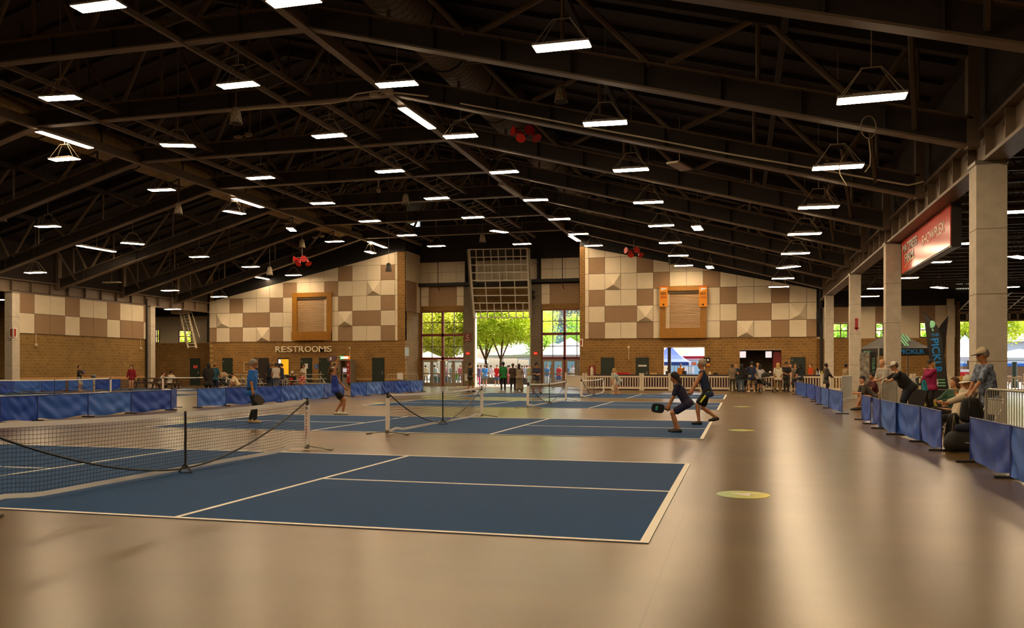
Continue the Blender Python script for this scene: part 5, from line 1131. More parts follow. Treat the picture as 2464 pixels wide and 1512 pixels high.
person('person in red and white floral shirt sitting on the bleachers', gx(728, 54.2), 185, 1.62, sit(LH=(-.04, .38, .55), RH=(.04, .38, .55)), ('b06058', .65, .06, .9), ('15130f', 1.0), '2a2018', 'm', ('6a5a48', 'short'))
# entrance
person('man in black T-shirt and khaki shorts leaning on the barrier by the glass doors', gx(1131, 52.0), 60, 1.76, dict(LF=(-.14, -.1, 0), RF=(.1, .15, 0), LH=(-.28, .18, .95), RH=(.28, .12, .95), hturn=20), ('17150f', .65, .1), ('6a5836', 1.1), '3a2412', 'm', ('1d140e', 'short'), res=.024)
person('man in green T-shirt and black trousers walking out through the open entrance', G(1211, 940), 355, 1.82, dict(LF=(-.12, -.1, 0), RF=(.12, .15, 0), lheel=.04), ('16702e', .7, .12), ('16110f', 1.95), '15110f', 'd', ('1a1420', 'short'), res=.024)
person('person in dark brown clothes walking out beside the woman in the long dress', gx(1234, 54.6), 10, 1.72, dict(LF=(-.1, -.1, 0), RF=(.1, .15, 0), LH=(-.15, .25, 1.0), RH=(.2, .2, 1.0)), ('3a2c22', .8, .08), ('221a18', 1.95), '2a1814', 'd', ('4a3220', 'short'))
person('long-haired woman in a grey-brown sleeveless dress walking out of the entrance', gx(1249, 54.0), 20, 1.7, dict(LF=(-.1, -.05, 0), RF=(.12, .12, 0), RH=(.36, .0, .82)), ('8a7a66', 0, .05), None, '3a1a14', 'd', ('2a1826', 'long'), skirt=('7a6c58', 1.8), res=.024)
person('child in pale blue clothes by the grey pier right of the entrance', gx(1273, 55.5), 20, 1.12, dict(LH=(-.3, .1, .85)), ('a8c4c8', .7, .08), ('c2cdcc', 1.5), 'c8a890', 'l', ('b8864a', 'short'))
person('man in dark patterned shirt and khaki shorts with folded arms by the window wall', G(1291, 948), 165, 1.74, dict(LF=(-.22, .05, 0), RF=(.2, .0, 0), LH=(-.02, .26, 1.08), RH=(.06, .28, 1.1), hturn=-40), ('2d3040', .65, .1, .3), ('6a6048', 1.0), '3a2018', 'm', ('1a1410', 'short'), hat=('1a1820', 'cap'), res=.024)
# girl bending by the far net
d = person('fair-haired girl in pale grey top and shorts bending beside the far net', G(1485, 950), 265, 1.58, dict(pz=.86, py=-.14, lean=38, head=-10, LF=(-.1, -.1, 0), RF=(.1, .1, 0), LH=(-.18, .32, .62), RH=(.18, .3, .6)), ('b4b8a8', .6, .04), ('a4a698', .5), 'b07a58', 'l', ('b08a48', 'pony'), res=.022)
# queue at the serving hatch
QU = [
 (1762, 52.2, 15, 1.66, dict(LH=(-.1, .3, 1.05), RH=(.12, .32, 1.1), head=4), ('7a6a54', .7, .06), ('3c3c22', 1.95), '5a2a20', 'l', ('2a1810', 'pony'), None, 'ponytailed woman in tan top and olive trousers at the left of the queue'),
 (1771, 53.4, 200, 1.74, dict(LH=(-.1, .3, 1.15), RH=(.12, .3, 1.1)), ('24404a', .7, .1), ('3a3a3c', 1.95), '2a2018', 'l', ('6a3a20', 'short'), None, 'person in dark teal top facing the queue, beside the ponytailed woman'),
 (1784, 51.6, 10, 1.68, dict(LH=(-.1, .1, .95), RH=(.2, .35, 1.3)), ('17130f', .3, .02), ('4c5c70', 1.95), '15120f', 'l', ('1a120e', 'bob'), None, 'woman in black top and blue jeans in the queue'),
 (1796, 52.4, 20, 1.42, None, ('1f1a18', .7, .1), ('17130f', 1.1), '17130f', 'd', ('15100c', 'short'), None, 'child in dark clothes beside the man in the navy shirt'),
 (1809, 51.2, 350, 1.82, dict(LF=(-.17, 0, 0), RF=(.17, 0, 0), LH=(-.12, .35, 1.25)), ('17203c', .75, .14), ('9a8560', 1.05), 'd8c4a0', 'l', ('2a2a2c', 'short'), ('2c2e34', 'beanie'), 'broad man in navy shirt and khaki shorts in the queue'),
 (1823, 53.2, 190, 1.74, dict(head=18), ('a88a68', .7, .08), ('4a4440', 1.95), '2a2018', 'l', ('a8824a', 'short'), None, 'fair-haired person looking down behind the woman in the black skirt'),
 (1829, 51.3, 25, 1.62, dict(LH=(-.1, .25, 1.0), RH=(.25, .25, 1.0)), ('b8b4b4', .6, .02), None, 'd8ccb4', 'm', ('1a120e', 'bob'), None, 'woman in pale striped top and short black skirt in the queue'),
 (1872, 51.3, 5, 1.74, dict(LF=(-.18, 0, 0), RF=(.16, .05, 0)), ('c8bca6', .9, .14), ('8a7040', 1.95, .03), 'd0c4ac', 'l', ('b89a58', 'long'), None, 'blonde woman in white jacket and wide tan trousers in the queue'),
 (1892, 51.8, 185, 1.8, dict(LH=(-.12, .3, 1.08), RH=(.08, .3, 1.06)), ('15120d', .65, .12), ('2e2e1c', 1.95), '2a2018', 'm', ('1a1410', 'short'), ('1c1a18', 'cap'), 'man in black cap and black T-shirt with orange print facing the camera'),
 (1902, 53.2, 205, 1.72, dict(LH=(-.1, .3, 1.0), RH=(.2, .35, .95)), ('5a4030', .2, .02), ('7a3020', 1.1), 'c8b8a0', 'l', ('4a3020', 'short'), None, 'person in brown vest beside the black-capped man'),
 (1913, 52.6, 200, 1.7, dict(LH=(-.1, .32, .98), RH=(.2, .35, .98)), ('6a5c48', .5, .08), ('20242e', 1.5), '3a2a20', 'l', ('5a3220', 'bob'), None, 'long-haired person in grey vest leaning over the queue rail'),
 (1926, 51.0, 330, 1.76, dict(LH=(-.15, .3, 1.0), RH=(.2, .2, 1.0)), ('1b1d1e', .75, .12), ('8d8d88', 1.2), '2a2018', 'd', ('15100e', 'long'), None, 'person in black T-shirt and grey shorts with long dark hair behind the first right barrier'),
 (1951, 58.2, 260, 1.74, None, ('c84a14', .75, .1), ('2a2a2c', 1.95), '2a2018', 'l', ('5a3a24', 'short'), None, 'man in bright orange shirt behind the counter'),
 (1962, 58.6, 240, 1.72, None, ('1a1714', .7, .1), ('2a2a2c', 1.95), '2a2018', 'm', ('15100c', 'short'), ('1a1816', 'cap'), 'man in black beside the orange shirt behind the counter'),
 (1988, 49.2, 95, 1.7, dict(LH=(-.1, .28, 1.0), RH=(.15, .3, 1.0)), ('3a342e', 1.6, .3), ('1a1612', 1.95), '17130f', 'd', ('14100c', 'short'), None, 'bearded person in long dark coat standing before the furthest column'),
 (2034, 46.0, 75, 1.66, dict(LH=(-.12, .42, 1.18), RH=(.15, .42, 1.16), lean=6), ('8d7854', 1.7, .1), ('4a4034', 1.9), '3a2a20', 't', ('1a120e', 'short'), None, 'person in tan sweater holding up a phone right of the furthest column'),
]
for px, zc, hd_, h_, po, tp, bt, sh, sk_, hr, ht_, lb in QU:
    person(lb, gx(px, zc), hd_, h_, po, tp, bt, sh, sk_, hr, ht_, res=.024, fat=1.12 if 'broad' in lb else 1., skirt=('15110f', .55) if bt is None else None)
# servers behind the beer hatch
for px, h_, c_, lb in ((1608, 1.45, '1a1814', 'dark-clothed server at the left side of the open hatch to the tents'), (1637.5, 1.74, 'b87820', 'server in mustard top in the open hatch to the tents'), (1645.5, 1.5, '1c2420', 'child in dark top in the open hatch to the tents')):
    person(lb, gx(px, 64.5 if px > 1620 else 64.0), 170, h_, None, (c_, .6, .1), ('2a2a2c', 1.9), '2a2018', 'm', ('15100c', 'short'))
# right side spectators
CH = dict(pz=.46, LF=(-.14, .42, 0), RF=(.14, .42, 0))
d = person('man in grey T-shirt and dark cap sitting forward, elbows on knees, by third column', gx(2098, 29.6), 275, 1.76, dict(pz=.46, py=-.02, lean=40, head=-18, LF=(-.16, .58, 0), RF=(.14, .36, 0), LH=(-.1, .58, .58), RH=(.06, .55, .6), hturn=-30), ('4a4236', .7, .05), ('16130f', .9), '4a4440', 'l', ('1a1614', 'short'), ('1d1a20', 'beanie'), res=.018, face=True)
person('dark-haired person in maroon top sitting behind the man in grey', gx(2107, 32.5), 270, 1.7, sit(hturn=-20), ('4a1414', .7), ('2a2420', 1.9), '2a2018', 'm', ('120e0c', 'short'), res=.02)
person('bald bearded man in pale grey shirt leaning on the crowd barrier beside the second column', gx(2131, 28.6), 255, 1.74, dict(lean=14, LH=(-.06, .38, 1.06), RH=(.1, .36, 1.06), hturn=-20, LF=(-.12, -.05, 0)), ('a8a090', 1.3, .1), ('8a7452', 1.2), '3a3028', 'l', ('8d7a62', 'bald'), res=.018, face=True)
person('heavy man in black polo, white cap and jeans leaning over the galvanised barrier', gx(2178, 25.2), 278, 1.78, dict(lean=40, py=-.1, pz=.9, head=4, LH=(-.12, .62, 1.0), RH=(.1, .6, 1.02), LP=(-.8, 0, -.3), RP=(.8, 0, -.3), LF=(-.16, .1, 0), RF=(.16, -.15, 0)), ('191713', .6, .08), ('171a28', 1.95), '2a2018', 'l', ('5a4634', 'short'), ('cfc8b8', 'cap', '1a1816'), res=.018, face=True, fat=1.32)
d = person('blonde woman in magenta sweater and black cap standing by the black table', gx(2241, 27.6), 262, 1.7, dict(LH=(.02, .2, 1.42), RH=(.1, .3, 1.08), LP=(-.7, .2, -.6), hturn=-10), ('8c1248', 1.9, .1), ('17120f', 1.95), '1a1614', 'l', ('c09a4a', 'long'), ('1a1614', 'cap'), res=.018, face=True)
hw_ = grip(d, 1); tag(MB().tube(hw_ + Vector((0,0,-.05)), hw_ + Vector((0,0,.09)), .033, 10).tube(hw_ + Vector((0,0,.09)), hw_ + Vector((0,0,.12)), .014, 8).build('drink_bottle', mat('d8d8a0', .4)), 'pale yellow drink bottle held by the woman in the magenta sweater', 'bottle')
d = person('man in cream jacket and white brimmed hat reclining on a folding chair with arms spread', gx(2306, 17.2), 268, 1.76, dict(pz=.5, lean=-24, head=22, LF=(-.14, .66, 0), RF=(.14, .6, .12), LH=(-.24, .52, .70), RH=(.52, -.3, .86), RP=(.3, -.3, -.8)), ('c2b296', 1.85, .08), ('17130f', 1.95), '8d8478', 'm', ('2a2018', 'short'), ('d0c8b6', 'brim'), res=.0165, face=True, glasses=True)
person('person in green jacket sitting behind the reclining man in cream', gx(2300, 20.0), 262, 1.66, sit(lean=4, LF=(-.12,.5,0)), ('2c4a34', 1.8), ('2a2622', 1.9), '4a4640', 'l', ('5a3a22', 'bob'), res=.02)
person('person in straw sun hat sitting furthest behind the reclining man', gx(2316, 21.4), 262, 1.66, sit(lean=2), ('b8ab92', 1.5), ('2a2622', 1.9), '4a4640', 'l', ('3a2a1c', 'short'), ('b88a3c', 'brim'), res=.02)
person('tall man in floral grey shirt and tan cap resting hands on a folding chair', gx(2379, 16.6), 272, 1.83, dict(lean=10, LH=(-.14, .42, .86), RH=(.1, .34, .84), LP=(-.7, -.4, 0), RP=(.7, -.4, 0), LF=(-.14, -.05, 0), RF=(.14, .1, 0), head=6), ('6a7484', .7, .16, .55), ('1b1f2a', 1.95), '2a2018', 'm', ('8d8478', 'short'), ('bcab8a', 'cap', '3a302a'), res=.0165, face=True, fat=1.12)
person('person in red shirt and white cap behind the picket fence by the right opening', gx(2290, 57.8), 200, 1.66, dict(LH=(-.1, .3, 1.1), RH=(.1, .3, 1.1)), ('a81c1c', .7), ('2a2a2c', 1.9), '2a2018', 't', ('15100c', 'short'), ('d8d0c4', 'cap'))
# ------------------------------------------------------------------ hanging sponsor sign
XS = 5.62; y0, y1 = onX(2288, 0, XS).y, onX(2170, 0, XS).y
za, zt = onX(2288, 594, XS).z, onX(2288, 486, XS).z
g = thing('sponsor_sign', 'long red lightbox sign hanging from the eave girder between the two nearest right columns', 'sign', (XS+.13, (y0+y1)/2, za))
MB().box((XS+.01, y0, za), (XS+.27, y1, zt)).build('case', mat('2d2822', .4), g)
MB().box((XS-.01, y0+.03, za+.04), (XS+.01, y1-.03, zt-.03)).build('face', mat('dc4030', .2), g)
MB().box((XS+.05, y0+.1, za-.01), (XS+.22, y1-.1, za)).build('underside', mat('7a7e80', .4), g)
hb = MB()
for t in (.3, .52, .75): hb.tube((XS+.13, y0+(y1-y0)*t, zt), (XS+.13, y0+(y1-y0)*t, 6.1), .03, 6)
hb.build('hanger_rod', M_black, g)
H_ = zt - za; L_ = y1 - y0; sx, sy = (0, -1, 0), (0, 0, 1)
yy = lambda t: y1 - L_*t
for off, m_ in ((0.0, mat('15100e', .5)), (.012, mat('e6dcc8', .4))):
    e = .03 if off == 0 else 0
    text('MATTRESS', m_, g, (XS-.012-off, yy(.215), za+H_*.70), sx, sy, H_*.24+e, L_*.335+e*2, .003, 'lettering', .03 if off == 0 else 0); text('FIRM', m_, g, (XS-.012-off, yy(.2), za+H_*.4), sx, sy, H_*.24+e, L_*.2+e*2, .003, 'lettering', .03 if off == 0 else 0)
MB().add([(XS-.02, yy(.09+.24*t), za+H_*(.13+.14*t-.0*t*t + .05*math.sin(math.pi*t)) + dz) for t in np.linspace(0, 1, 11) for dz in (0, .05)], [(2*i, 2*i+2, 2*i+3, 2*i+1) for i in range(10)]).build('yellow_swoosh', mat('e0a018', .4), g)
text('SHOWPLEX', mat('e6d8b8', .4), g, (XS-.02, yy(.7), za+H_*.56), sx, sy, H_*.26, L_*.42, .003, 'lettering')
# ------------------------------------------------------------------ black canopy, banners, table
M_cloth = mat('24211c', .75, noise=.08, nscale=3); M_blueL = mat('1f7cc8', .5); M_mint = mat('7fc49a', .6)
fl_, fr_ = gx(2114, 45.5), gx(2247, 45.5); ux = (fr_ - fl_).normalized(); uy = Vector((-ux.y, ux.x, 0)); wdt = (fr_-fl_).length
cen = fl_ + ux*wdt/2 + uy*1.5; g = thing('canopy_tent', 'black pop-up canopy with blue PICKLR lettering behind the second column', 'canopy', cen)
c4 = [fl_, fr_, fr_ + uy*3, fl_ + uy*3]; pk = cen + Vector((0,0,3.62)); ze, zv = Vector((0,0,2.52)), Vector((0,0,2.16))
rf = MB()
for i in range(4):
    a, b = c4[i]+ze, c4[(i+1) % 4]+ze; n = 6
    prev = [a, b]
    for t in np.linspace(1/n, 1, n):
        s_ = t - .12*math.sin(math.pi*t); p_, q_ = a.lerp(pk, t), b.lerp(pk, t); p_.z = q_.z = ze.z + (pk.z-ze.z)*(t**1.25); rf.add([prev[0], prev[1], q_, p_], [(0,1,2,3)]); prev = [p_, q_]
rf.build('roof_cloth', mat('37332b', .7), g, smooth=True)
vl = MB()
for i in range(4): a, b = c4[i], c4[(i+1) % 4]; vl.bar(a+(ze+zv)/2, b+(ze+zv)/2, .012, ze.z-zv.z)
vl.build('valance', M_cloth, g)
for p_ in c4: MB().bar(p_, p_ + ze, .06, .06, ux).build('leg', M_galv, g)
text('PICKLR', M_blueL, g, fl_.lerp(fr_, .6) + (ze+zv)/2 - uy*.015, ux, (0,0,1), .24, 1.35, .002, 'lettering', .02); text('THE', M_blueL, g, fl_.lerp(fr_, .36) + (ze+zv)/2 - uy*.015, (0,0,1), -ux, .09, .24, .002, 'lettering')
sb = MB()
fu = (pk - (fl_+fr_)/2 - ze).normalized(); fo = (fl_+fr_)/2 + ze
def fp(a, t): p_ = (fl_+ze).lerp(fr_+ze, .5 + a*.5*(1-t)); p_ = p_.lerp(p_, 1); q_ = ((fl_+fr_)/2+ze).lerp(pk, t); r_ = (fl_+ze).lerp(pk, t).lerp((fr_+ze).lerp(pk, t), .5 + a*.5); r_.z = ze.z + (pk.z-ze.z)*t**1.25 ; return r_ - uy*.03 + Vector((0,0,.02))
for i, (t0, t1) in enumerate(((.42, .7), (.36, .76), (.34, .78), (.34, .78), (.34, .78), (.36, .76), (.42, .7))):
    k = (i-3)*.19
    a0, a1 = fp(k/(1-t0)*.55, t0), fp(k/(1-t1)*.55, t1); a0 = fo + ux*(i-3)*.15 + (fp(0, t0) - fo).project(fu)*1 - uy*.06; a1 = fo + ux*(i-3)*.15 - ux*.05 + (fp(0, t1)-fo).project(fu) - uy*.06
    if i in (3, 4): a0 = fo + ux*((i-3)*.15 + .02) + (fp(0, .14)-fo).project(fu) - uy*.06
    sb.bar(a0, a1, .09, .012, -uy)
sb.build('paddle_emblem', M_mint, g)
text('PICKLR', M_mint, g, fl_ - ux*.02 + uy*1.4 + (ze+zv)/2, -uy, (0,0,1), .12, .9, .002, 'lettering')
def feather(px0, pyt, pxb, pyb, zc, w, lb, flip=1, full=True):
    b_ = gx(pxb, zc); top_ = at(px0, pyt, zc); h = top_.z
    g = thing('feather_flag', lb, 'flag', b_, group='black feather flags')
    def edge(t): return b_ + RGT*( (px0-pxb)/F*zc*t ) + Vector((0,0,.12 + (h-.12)*t))
    n = 24; v = []
    for i in range(n+1):
        t = i/n; e = edge(t); wd = w*(1 - max(0, (t-.66)/.34)**2.2)
        v += [e - FWD*.004, e + RGT*wd*flip - FWD*.004 + Vector((0,0, 0))]
    m_ = MB().add(v, [(2*i, 2*i+1, 2*i+3, 2*i+2) for i in range(n)]); v2 = [p_ + FWD*.012 for p_ in v]; m_.add(v2, [(2*i, 2*i+2, 2*i+3, 2*i+1) for i in range(n)]); m_.build('cloth', M_cloth, g)
    pp = [v[2*i+1] for i in range(n+1)]; MB().path([b_ + RGT*w*flip] + pp, .016, 6).build('pole', M_black, g)
    MB().bar(b_ - RGT*.4 + Vector((0,0,.03)), b_ + RGT*.6 + Vector((0,0,.03)), .05, .04).bar(b_ + RGT*w*flip - FWD*.4 + Vector((0,0,.03)), b_ + RGT*w*flip + FWD*.4 + Vector((0,0,.03)), .05, .04).build('base_foot', M_black, g)
    if full:
        dn = (edge(0) - edge(1)).normalized(); rt_ = (-dn).cross(FWD)*1; rt_ = RGT - dn*RGT.dot(dn); rt_.normalize()
        mid = lambda t, o=.5: edge(t) + RGT*w*o - FWD*.012
        text('PICKLR', M_blueL, g, mid(.49, .5), dn, rt_, w*.5, h*.40, .002, 'lettering', .02); text('THE', M_blueL, g, mid(.735, .55), dn.cross(FWD)*0 + rt_, -dn, .13, w*.5, .002, 'lettering', .01)
        MB().ell(mid(.86, .42), (.15, .012, .17), 14, 8).box((0,0,0),(0,0,0)).build('round_emblem', M_mint, g); MB().bar(mid(.81, .45), mid(.78, .46), .06, .01, -FWD).build('emblem_handle', M_mint, g)
        r_ = MB()
        for k in range(3): r_.bar(mid(.14+.035*k, .2), mid(.14+.035*k, .85), .01, .05)
        r_.build('small_print', M_mint, g)
    return g
feather(2222, 752, 2247, 925, 38.5, .7, 'tall black feather flag with blue lettering beside the magenta sweater')
feather(2282, 762, 2262, 925, 41.5, .55, 'second black feather flag leaning the other way, behind the tall one', -1, False)
# crumpled grey banner stand and narrow black banner
p, q = gx(2069, 38.5), gx(2092, 38.5); g = thing('banner_stand', 'grey crumpled marble-look banner stand right of the third column', 'banner stand', (p+q)/2)
MB().grid(lambda u, v: p.lerp(q, u) + FWD*(.025*math.sin(13*u+9*v)+.02*math.sin(31*v+7*u)) + Vector((0,0,.05+2.1*v)), 14, 30).build('sheet', mat('8c8478', .5, noise=.3, nscale=6), g, smooth=True); MB().bar(p - RGT*.05 + Vector((0,0,.03)), q + RGT*.05 + Vector((0,0,.03)), .2, .06).build('base', M_steel, g)
p, q = gx(2093.5, 39.5), gx(2109, 39.5); g = thing('banner_stand', 'narrow black banner stand with vertical mint YOUR HOME lettering', 'banner stand', (p+q)/2)
MB().bar((p+q)/2 + Vector((0,0,.05)), (p+q)/2 + Vector((0,0,2.2)), .3, .02, FWD).build('sheet', M_black, g); MB().bar(p + Vector((0,0,.03)), q + Vector((0,0,.03)), .2, .06).build('base', M_steel, g)
text('YOUR HOME', M_mint, g, (p+q)/2 - FWD*.02 + Vector((0,0,1.35)), (0,0,-1), RGT, .12, 1.2, .002, 'lettering')
# merchandise table
p, q = gx(2192, 28.6), gx(2336, 27.4); d_ = (q-p).normalized(); n_ = Vector((-d_.y, d_.x, 0)); ctr = (p+q)/2 + n_*.4
g = thing('display_table', 'long table under a black cloth with yellow triangle marks, behind the magenta sweater', 'table', ctr)
MB().bar(ctr - d_*.98 + Vector((0,0,.72)), ctr + d_*.98 + Vector((0,0,.72)), .76, .04).build('table_top', M_black, g); MB().bar(ctr - d_*1.0 - n_*.39 + Vector((0,0,.38)), ctr + d_*1.0 - n_*.39 + Vector((0,0,.38)), .015, .68).bar(ctr - d_*1.0 - n_*.38 + Vector((0,0,.38)), ctr - d_*1.0 + n_*.38 + Vector((0,0,.38)), .015, .68).build('cloth', M_cloth, g)
for sx_ in (-.85, .85):
    for sy_ in (-.3, .3): MB().tube(ctr + d_*sx_ + n_*sy_ , ctr + d_*sx_ + n_*sy_ + Vector((0,0,.7)), .02, 6).build('leg', M_galv, g)
tm = MB()
for k in range(4): o_ = ctr - d_*(.5 - k*.22 if k < 2 else -.1 - (k-2)*.22) - n_*.405 + Vector((0,0,.2)); tm.add([o_, o_ + d_*.2, o_ + d_*.1 + Vector((0,0,.24))], [(0,1,2)])
tm.build('yellow_marks', mat('b8b020', .6), g)
top_ = ctr + Vector((0,0,.74)); c5 = ['c8c2b8', '1f1d1c', 'b8b2a8', '24211f', 'd0ccc4']
for k in range(5):
    o_ = top_ - d_*(.86 - k*.16) + n_*.1 + Vector((0,0,.06)); paddle('display paddle propped on the black table, %s from its left end' % ['first','second','third','fourth','fifth'][k], o_, Vector((0,0,1)) - d_*.4, -n_ + d_*.2, c5[k])
o_ = top_ + d_*.55 ; tag(MB().box((o_.x-.25, o_.y-.12, o_.z), (o_.x+.25, o_.y+.12, o_.z+.05)).build('teal_box', mat('2a7484', .5)), 'flat teal box on the right part of the black table', 'box')
o_ = top_ + d_*.3 + n_*.1; g = thing('cup_holder', 'dark square pot standing on the black table', 'pot', o_); MB().lathe([(.09, 0), (.11, .2), (.11, .22), (.09, .21)], o_, 8).build('pot', M_black, g)
tw = gx(2226, 26.9) + Vector((0,0,.78)); tag(MB().grid(lambda u, v: tw + RGT*(-.1 + .2*u*(1-.5*v)) + FWD*.03*math.sin(9*u+4*v) + Vector((0,0,-.03+.34*v)), 8, 8).build('towel', mat('3f9aae', .9)), 'light blue towel hanging from the table beside the magenta sweater', 'towel')
# folding chairs, bags
def chair(loc, hdg, lb, wood=False):
    g = thing('folding_chair', lb, 'chair', loc, group='folding chairs'); a = math.radians(hdg); f_ = FWD*math.cos(a) + RGT*math.sin(a); r_ = Vector((f_.y, -f_.x, 0)); o = Vector(loc); Z = Vector((0,0,1)); mf = M_galv
    P = lambda x, y, z: o + r_*x + f_*y + Z*z
    MB().bar(P(0, -.2, .45), P(0, .2, .45), .4, .03).build('seat', mat('8f8470', .5), g)
    MB().grid(lambda u, v: P(-.2 + .4*u, -.3 - .06*v + .03*math.cos(math.pi*(u-.5)), .62 + .26*v), 8, 4).build('backrest', mat('9a8f78', .5), g, smooth=True)
    for s_ in (-1, 1):
        MB().path([P(.22*s_, .26, .01), P(.22*s_, -.1, .42), P(.22*s_, -.3, .72), P(.22*s_, -.36, .9)], .013, 6).build('leg', mf, g); MB().path([P(.2*s_, -.3, .01), P(.2*s_, .05, .44)], .013, 6).build('leg', mf, g)
    for a_, b_ in ((P(-.22, .24, .04), P(.22, .24, .04)), (P(-.2, -.28, .04), P(.2, -.28, .04)), (P(-.22, -.36, .9), P(.22, -.36, .9))): MB().tube(a_, b_, .012, 6).build('stretcher', mf, g)
    return g
chair(gx(2318, 17.2), 268, 'folding chair the man in cream reclines on'); chair(gx(2352, 15.3), 262, 'empty folding chair with a black backpack, held by the man in floral shirt')
chair(gx(2104, 29.6), 275, 'folding chair under the man in grey T-shirt'); chair(gx(2112, 32.5), 270, 'folding chair under the person in maroon'); chair(gx(2305, 20.0), 262, 'folding chair under the person in green'); chair(gx(2321, 21.4), 262, 'folding chair under the person in the straw hat')
o_ = gx(2336, 15.25); g = thing('backpack', 'black backpack sitting on the empty folding chair', 'backpack', o_ + Vector((0,0,.47)))
v, f_ = sdf_mesh([(o_ + RGT*x_ + Vector((0,0,.58)), o_ + RGT*x_*.8 + Vector((0,0,.84)), .1, .085) for x_ in (-.1, -.03, .04, .1)], .025, .04); MB().add(v, f_).build('pack', mat('17140f', .8), g, smooth=True)
for s_ in (-1, 1): MB().path([o_ + RGT*.08*s_ - FWD*.1 + Vector((0,0,.92)), o_ + RGT*.11*s_ - FWD*.17 + Vector((0,0,.75)), o_ + RGT*.12*s_ - FWD*.13 + Vector((0,0,.55))], .018, 6).build('strap', M_black, g)
MB().path([o_ + RGT*-.05 + Vector((0,0,.94)), o_ + Vector((0,0,1.0)), o_ + RGT*.05 + Vector((0,0,.94))], .012, 6).build('handle', mat('b8b0a0', .6), g)
o_ = gx(2316, 14.7); g = thing('duffel_bag', 'large black bag on the floor between the two groups of barriers', 'bag', o_)
v, f_ = sdf_mesh([(o_ + RGT*-.18 + Vector((0,0,.15)), o_ + RGT*.16 + Vector((0,0,.15)), .14, .14), (o_ + RGT*-.16 + Vector((0,0,.25)), o_ + RGT*.14 + Vector((0,0,.25)), .12, .12)], .025, .06, [((0,0,.005), (0,0,-1))]); MB().add(v, f_).build('bag_body', mat('16130f', .7), g, smooth=True)
MB().bar(o_ + RGT*-.03 - FWD*.15 + Vector((0,0,.18)), o_ + RGT*.05 - FWD*.15 + Vector((0,0,.18)), .02, .02).build('badge', mat('8d8878', .5), g); MB().path([o_ + RGT*-.12 + Vector((0,0,.34)), o_ + Vector((0,0,.42)), o_ + RGT*.12 + Vector((0,0,.34))], .013, 6).build('handle', M_black, g)
o2_ = o_ + RGT*.02 + Vector((0,0,.37)); v, f_ = sdf_mesh([(o2_ + RGT*-.1 + Vector((0,0,.06)), o2_ + RGT*.16 + Vector((0,0,.06)), .06, .07), (o2_ + RGT*.02 + Vector((0,0,.07)), o2_ + RGT*.1 + Vector((0,0,.09)), .06, .05)], .02, .05); tag(MB().add(v, f_).build('folded_jacket', mat('1b2036', .9), smooth=True), 'dark navy jacket folded on top of the large black bag', 'jacket')
o_ = gx(2287, 15.4); g = thing('paddle_bag', 'black and tan sports bag leaning behind the last blue barrier before the gap', 'bag', o_)
v, f_ = sdf_mesh([(o_ + Vector((0,0,.1)), o_ + RGT*.05 + Vector((0,0,.55)), .12, .1)], .025, .05, [((0,0,.005), (0,0,-1))]); MB().add(v, f_).build('bag_body', mat('1b1712', .7), g, smooth=True); MB().path([o_ - FWD*.12 + RGT*-.06 + Vector((0,0,.1)), o_ - FWD*.12 + Vector((0,0,.6)), o_ - FWD*.11 + RGT*.09 + Vector((0,0,.1))], .015, 6).build('strap', mat('8d7c5c', .6), g)
# pushchairs
def stroller(loc, hdg, lb, hood):
    g = thing('pushchair', lb, 'pushchair', loc, group='pushchairs'); a = math.radians(hdg); f_ = FWD*math.cos(a)+RGT*math.sin(a); r_ = Vector((f_.y, -f_.x, 0)); o = Vector(loc); P = lambda x, y, z: o + r_*x + f_*y + Vector((0,0,z))
    v, fc = sdf_mesh([(P(-.12, -.15, .55), P(.12, -.15, .55), .14, .14), (P(-.12, .1, .48), P(.12, .1, .48), .11, .11), (P(-.12, -.25, .75), P(.12, -.25, .75), .08, .08)], .03, .08); MB().add(v, fc).build('seat_shell', mat('1a1714', .8), g, smooth=True)
    v, fc = sdf_mesh([(P(-.1, -.1, .95), P(.1, -.1, .95), .26, .26)], .03, .05, [(P(0, 0, .93), (0, 0, -1))]); MB().add(v, fc).build('hood', mat(hood, .8), g, smooth=True)
    for s_ in (-1, 1):
        MB().path([P(.24*s_, -.55, 1.0), P(.24*s_, -.2, .6), P(.24*s_, .4, .14)], .014, 6).tube(P(.24*s_, -.38, .14), P(.24*s_, .1, .45), .014, 6).build('frame_side', M_steel, g)
        for y_ in (-.38, .4): MB().path([P(.26*s_, y_ + .11*math.cos(t), .125 + .11*math.sin(t)) for t in np.linspace(0, 6.28, 16, endpoint=False)], .015, 5, closed=True).build('wheel', M_black, g)
    MB().tube(P(-.24, -.55, 1.0), P(.24, -.55, 1.0), .016, 6).build('push_bar', M_black, g)
stroller(gx(541, 51.5), 100, 'pushchair with tan hood beside the bleachers', '8d7150'); stroller(gx(1846, 50.8), 110, 'black pushchair in the queue before the white-jacketed blonde woman', '17140f')
# picnic table, bleachers
def picnic(loc, hdg, lb, c_='5a3a22'):
    g = thing('picnic_table', lb, 'picnic table', loc, group='picnic tables'); a = math.radians(hdg); f_ = FWD*math.cos(a)+RGT*math.sin(a); r_ = Vector((f_.y, -f_.x, 0)); o = Vector(loc); P = lambda x, y, z: o + r_*x + f_*y + Vector((0,0,z)); m_ = mat(c_, .7, noise=.15)
    MB().bar(P(-.9, 0, .74), P(.9, 0, .74), .75, .045).build('table_top', m_, g)
    for s_ in (-1, 1):
        MB().bar(P(-.9, .68*s_, .44), P(.9, .68*s_, .44), .26, .045).build('bench', m_, g)
        for x_ in (-.65, .65): MB().bar(P(x_, .25*s_, .72), P(x_, .7*s_, 0), .05, .09).build('leg', m_, g)
    for x_ in (-.65, .65): MB().bar(P(x_, -.7, .4), P(x_, .7, .4), .04, .09).build('cross_brace', m_, g)
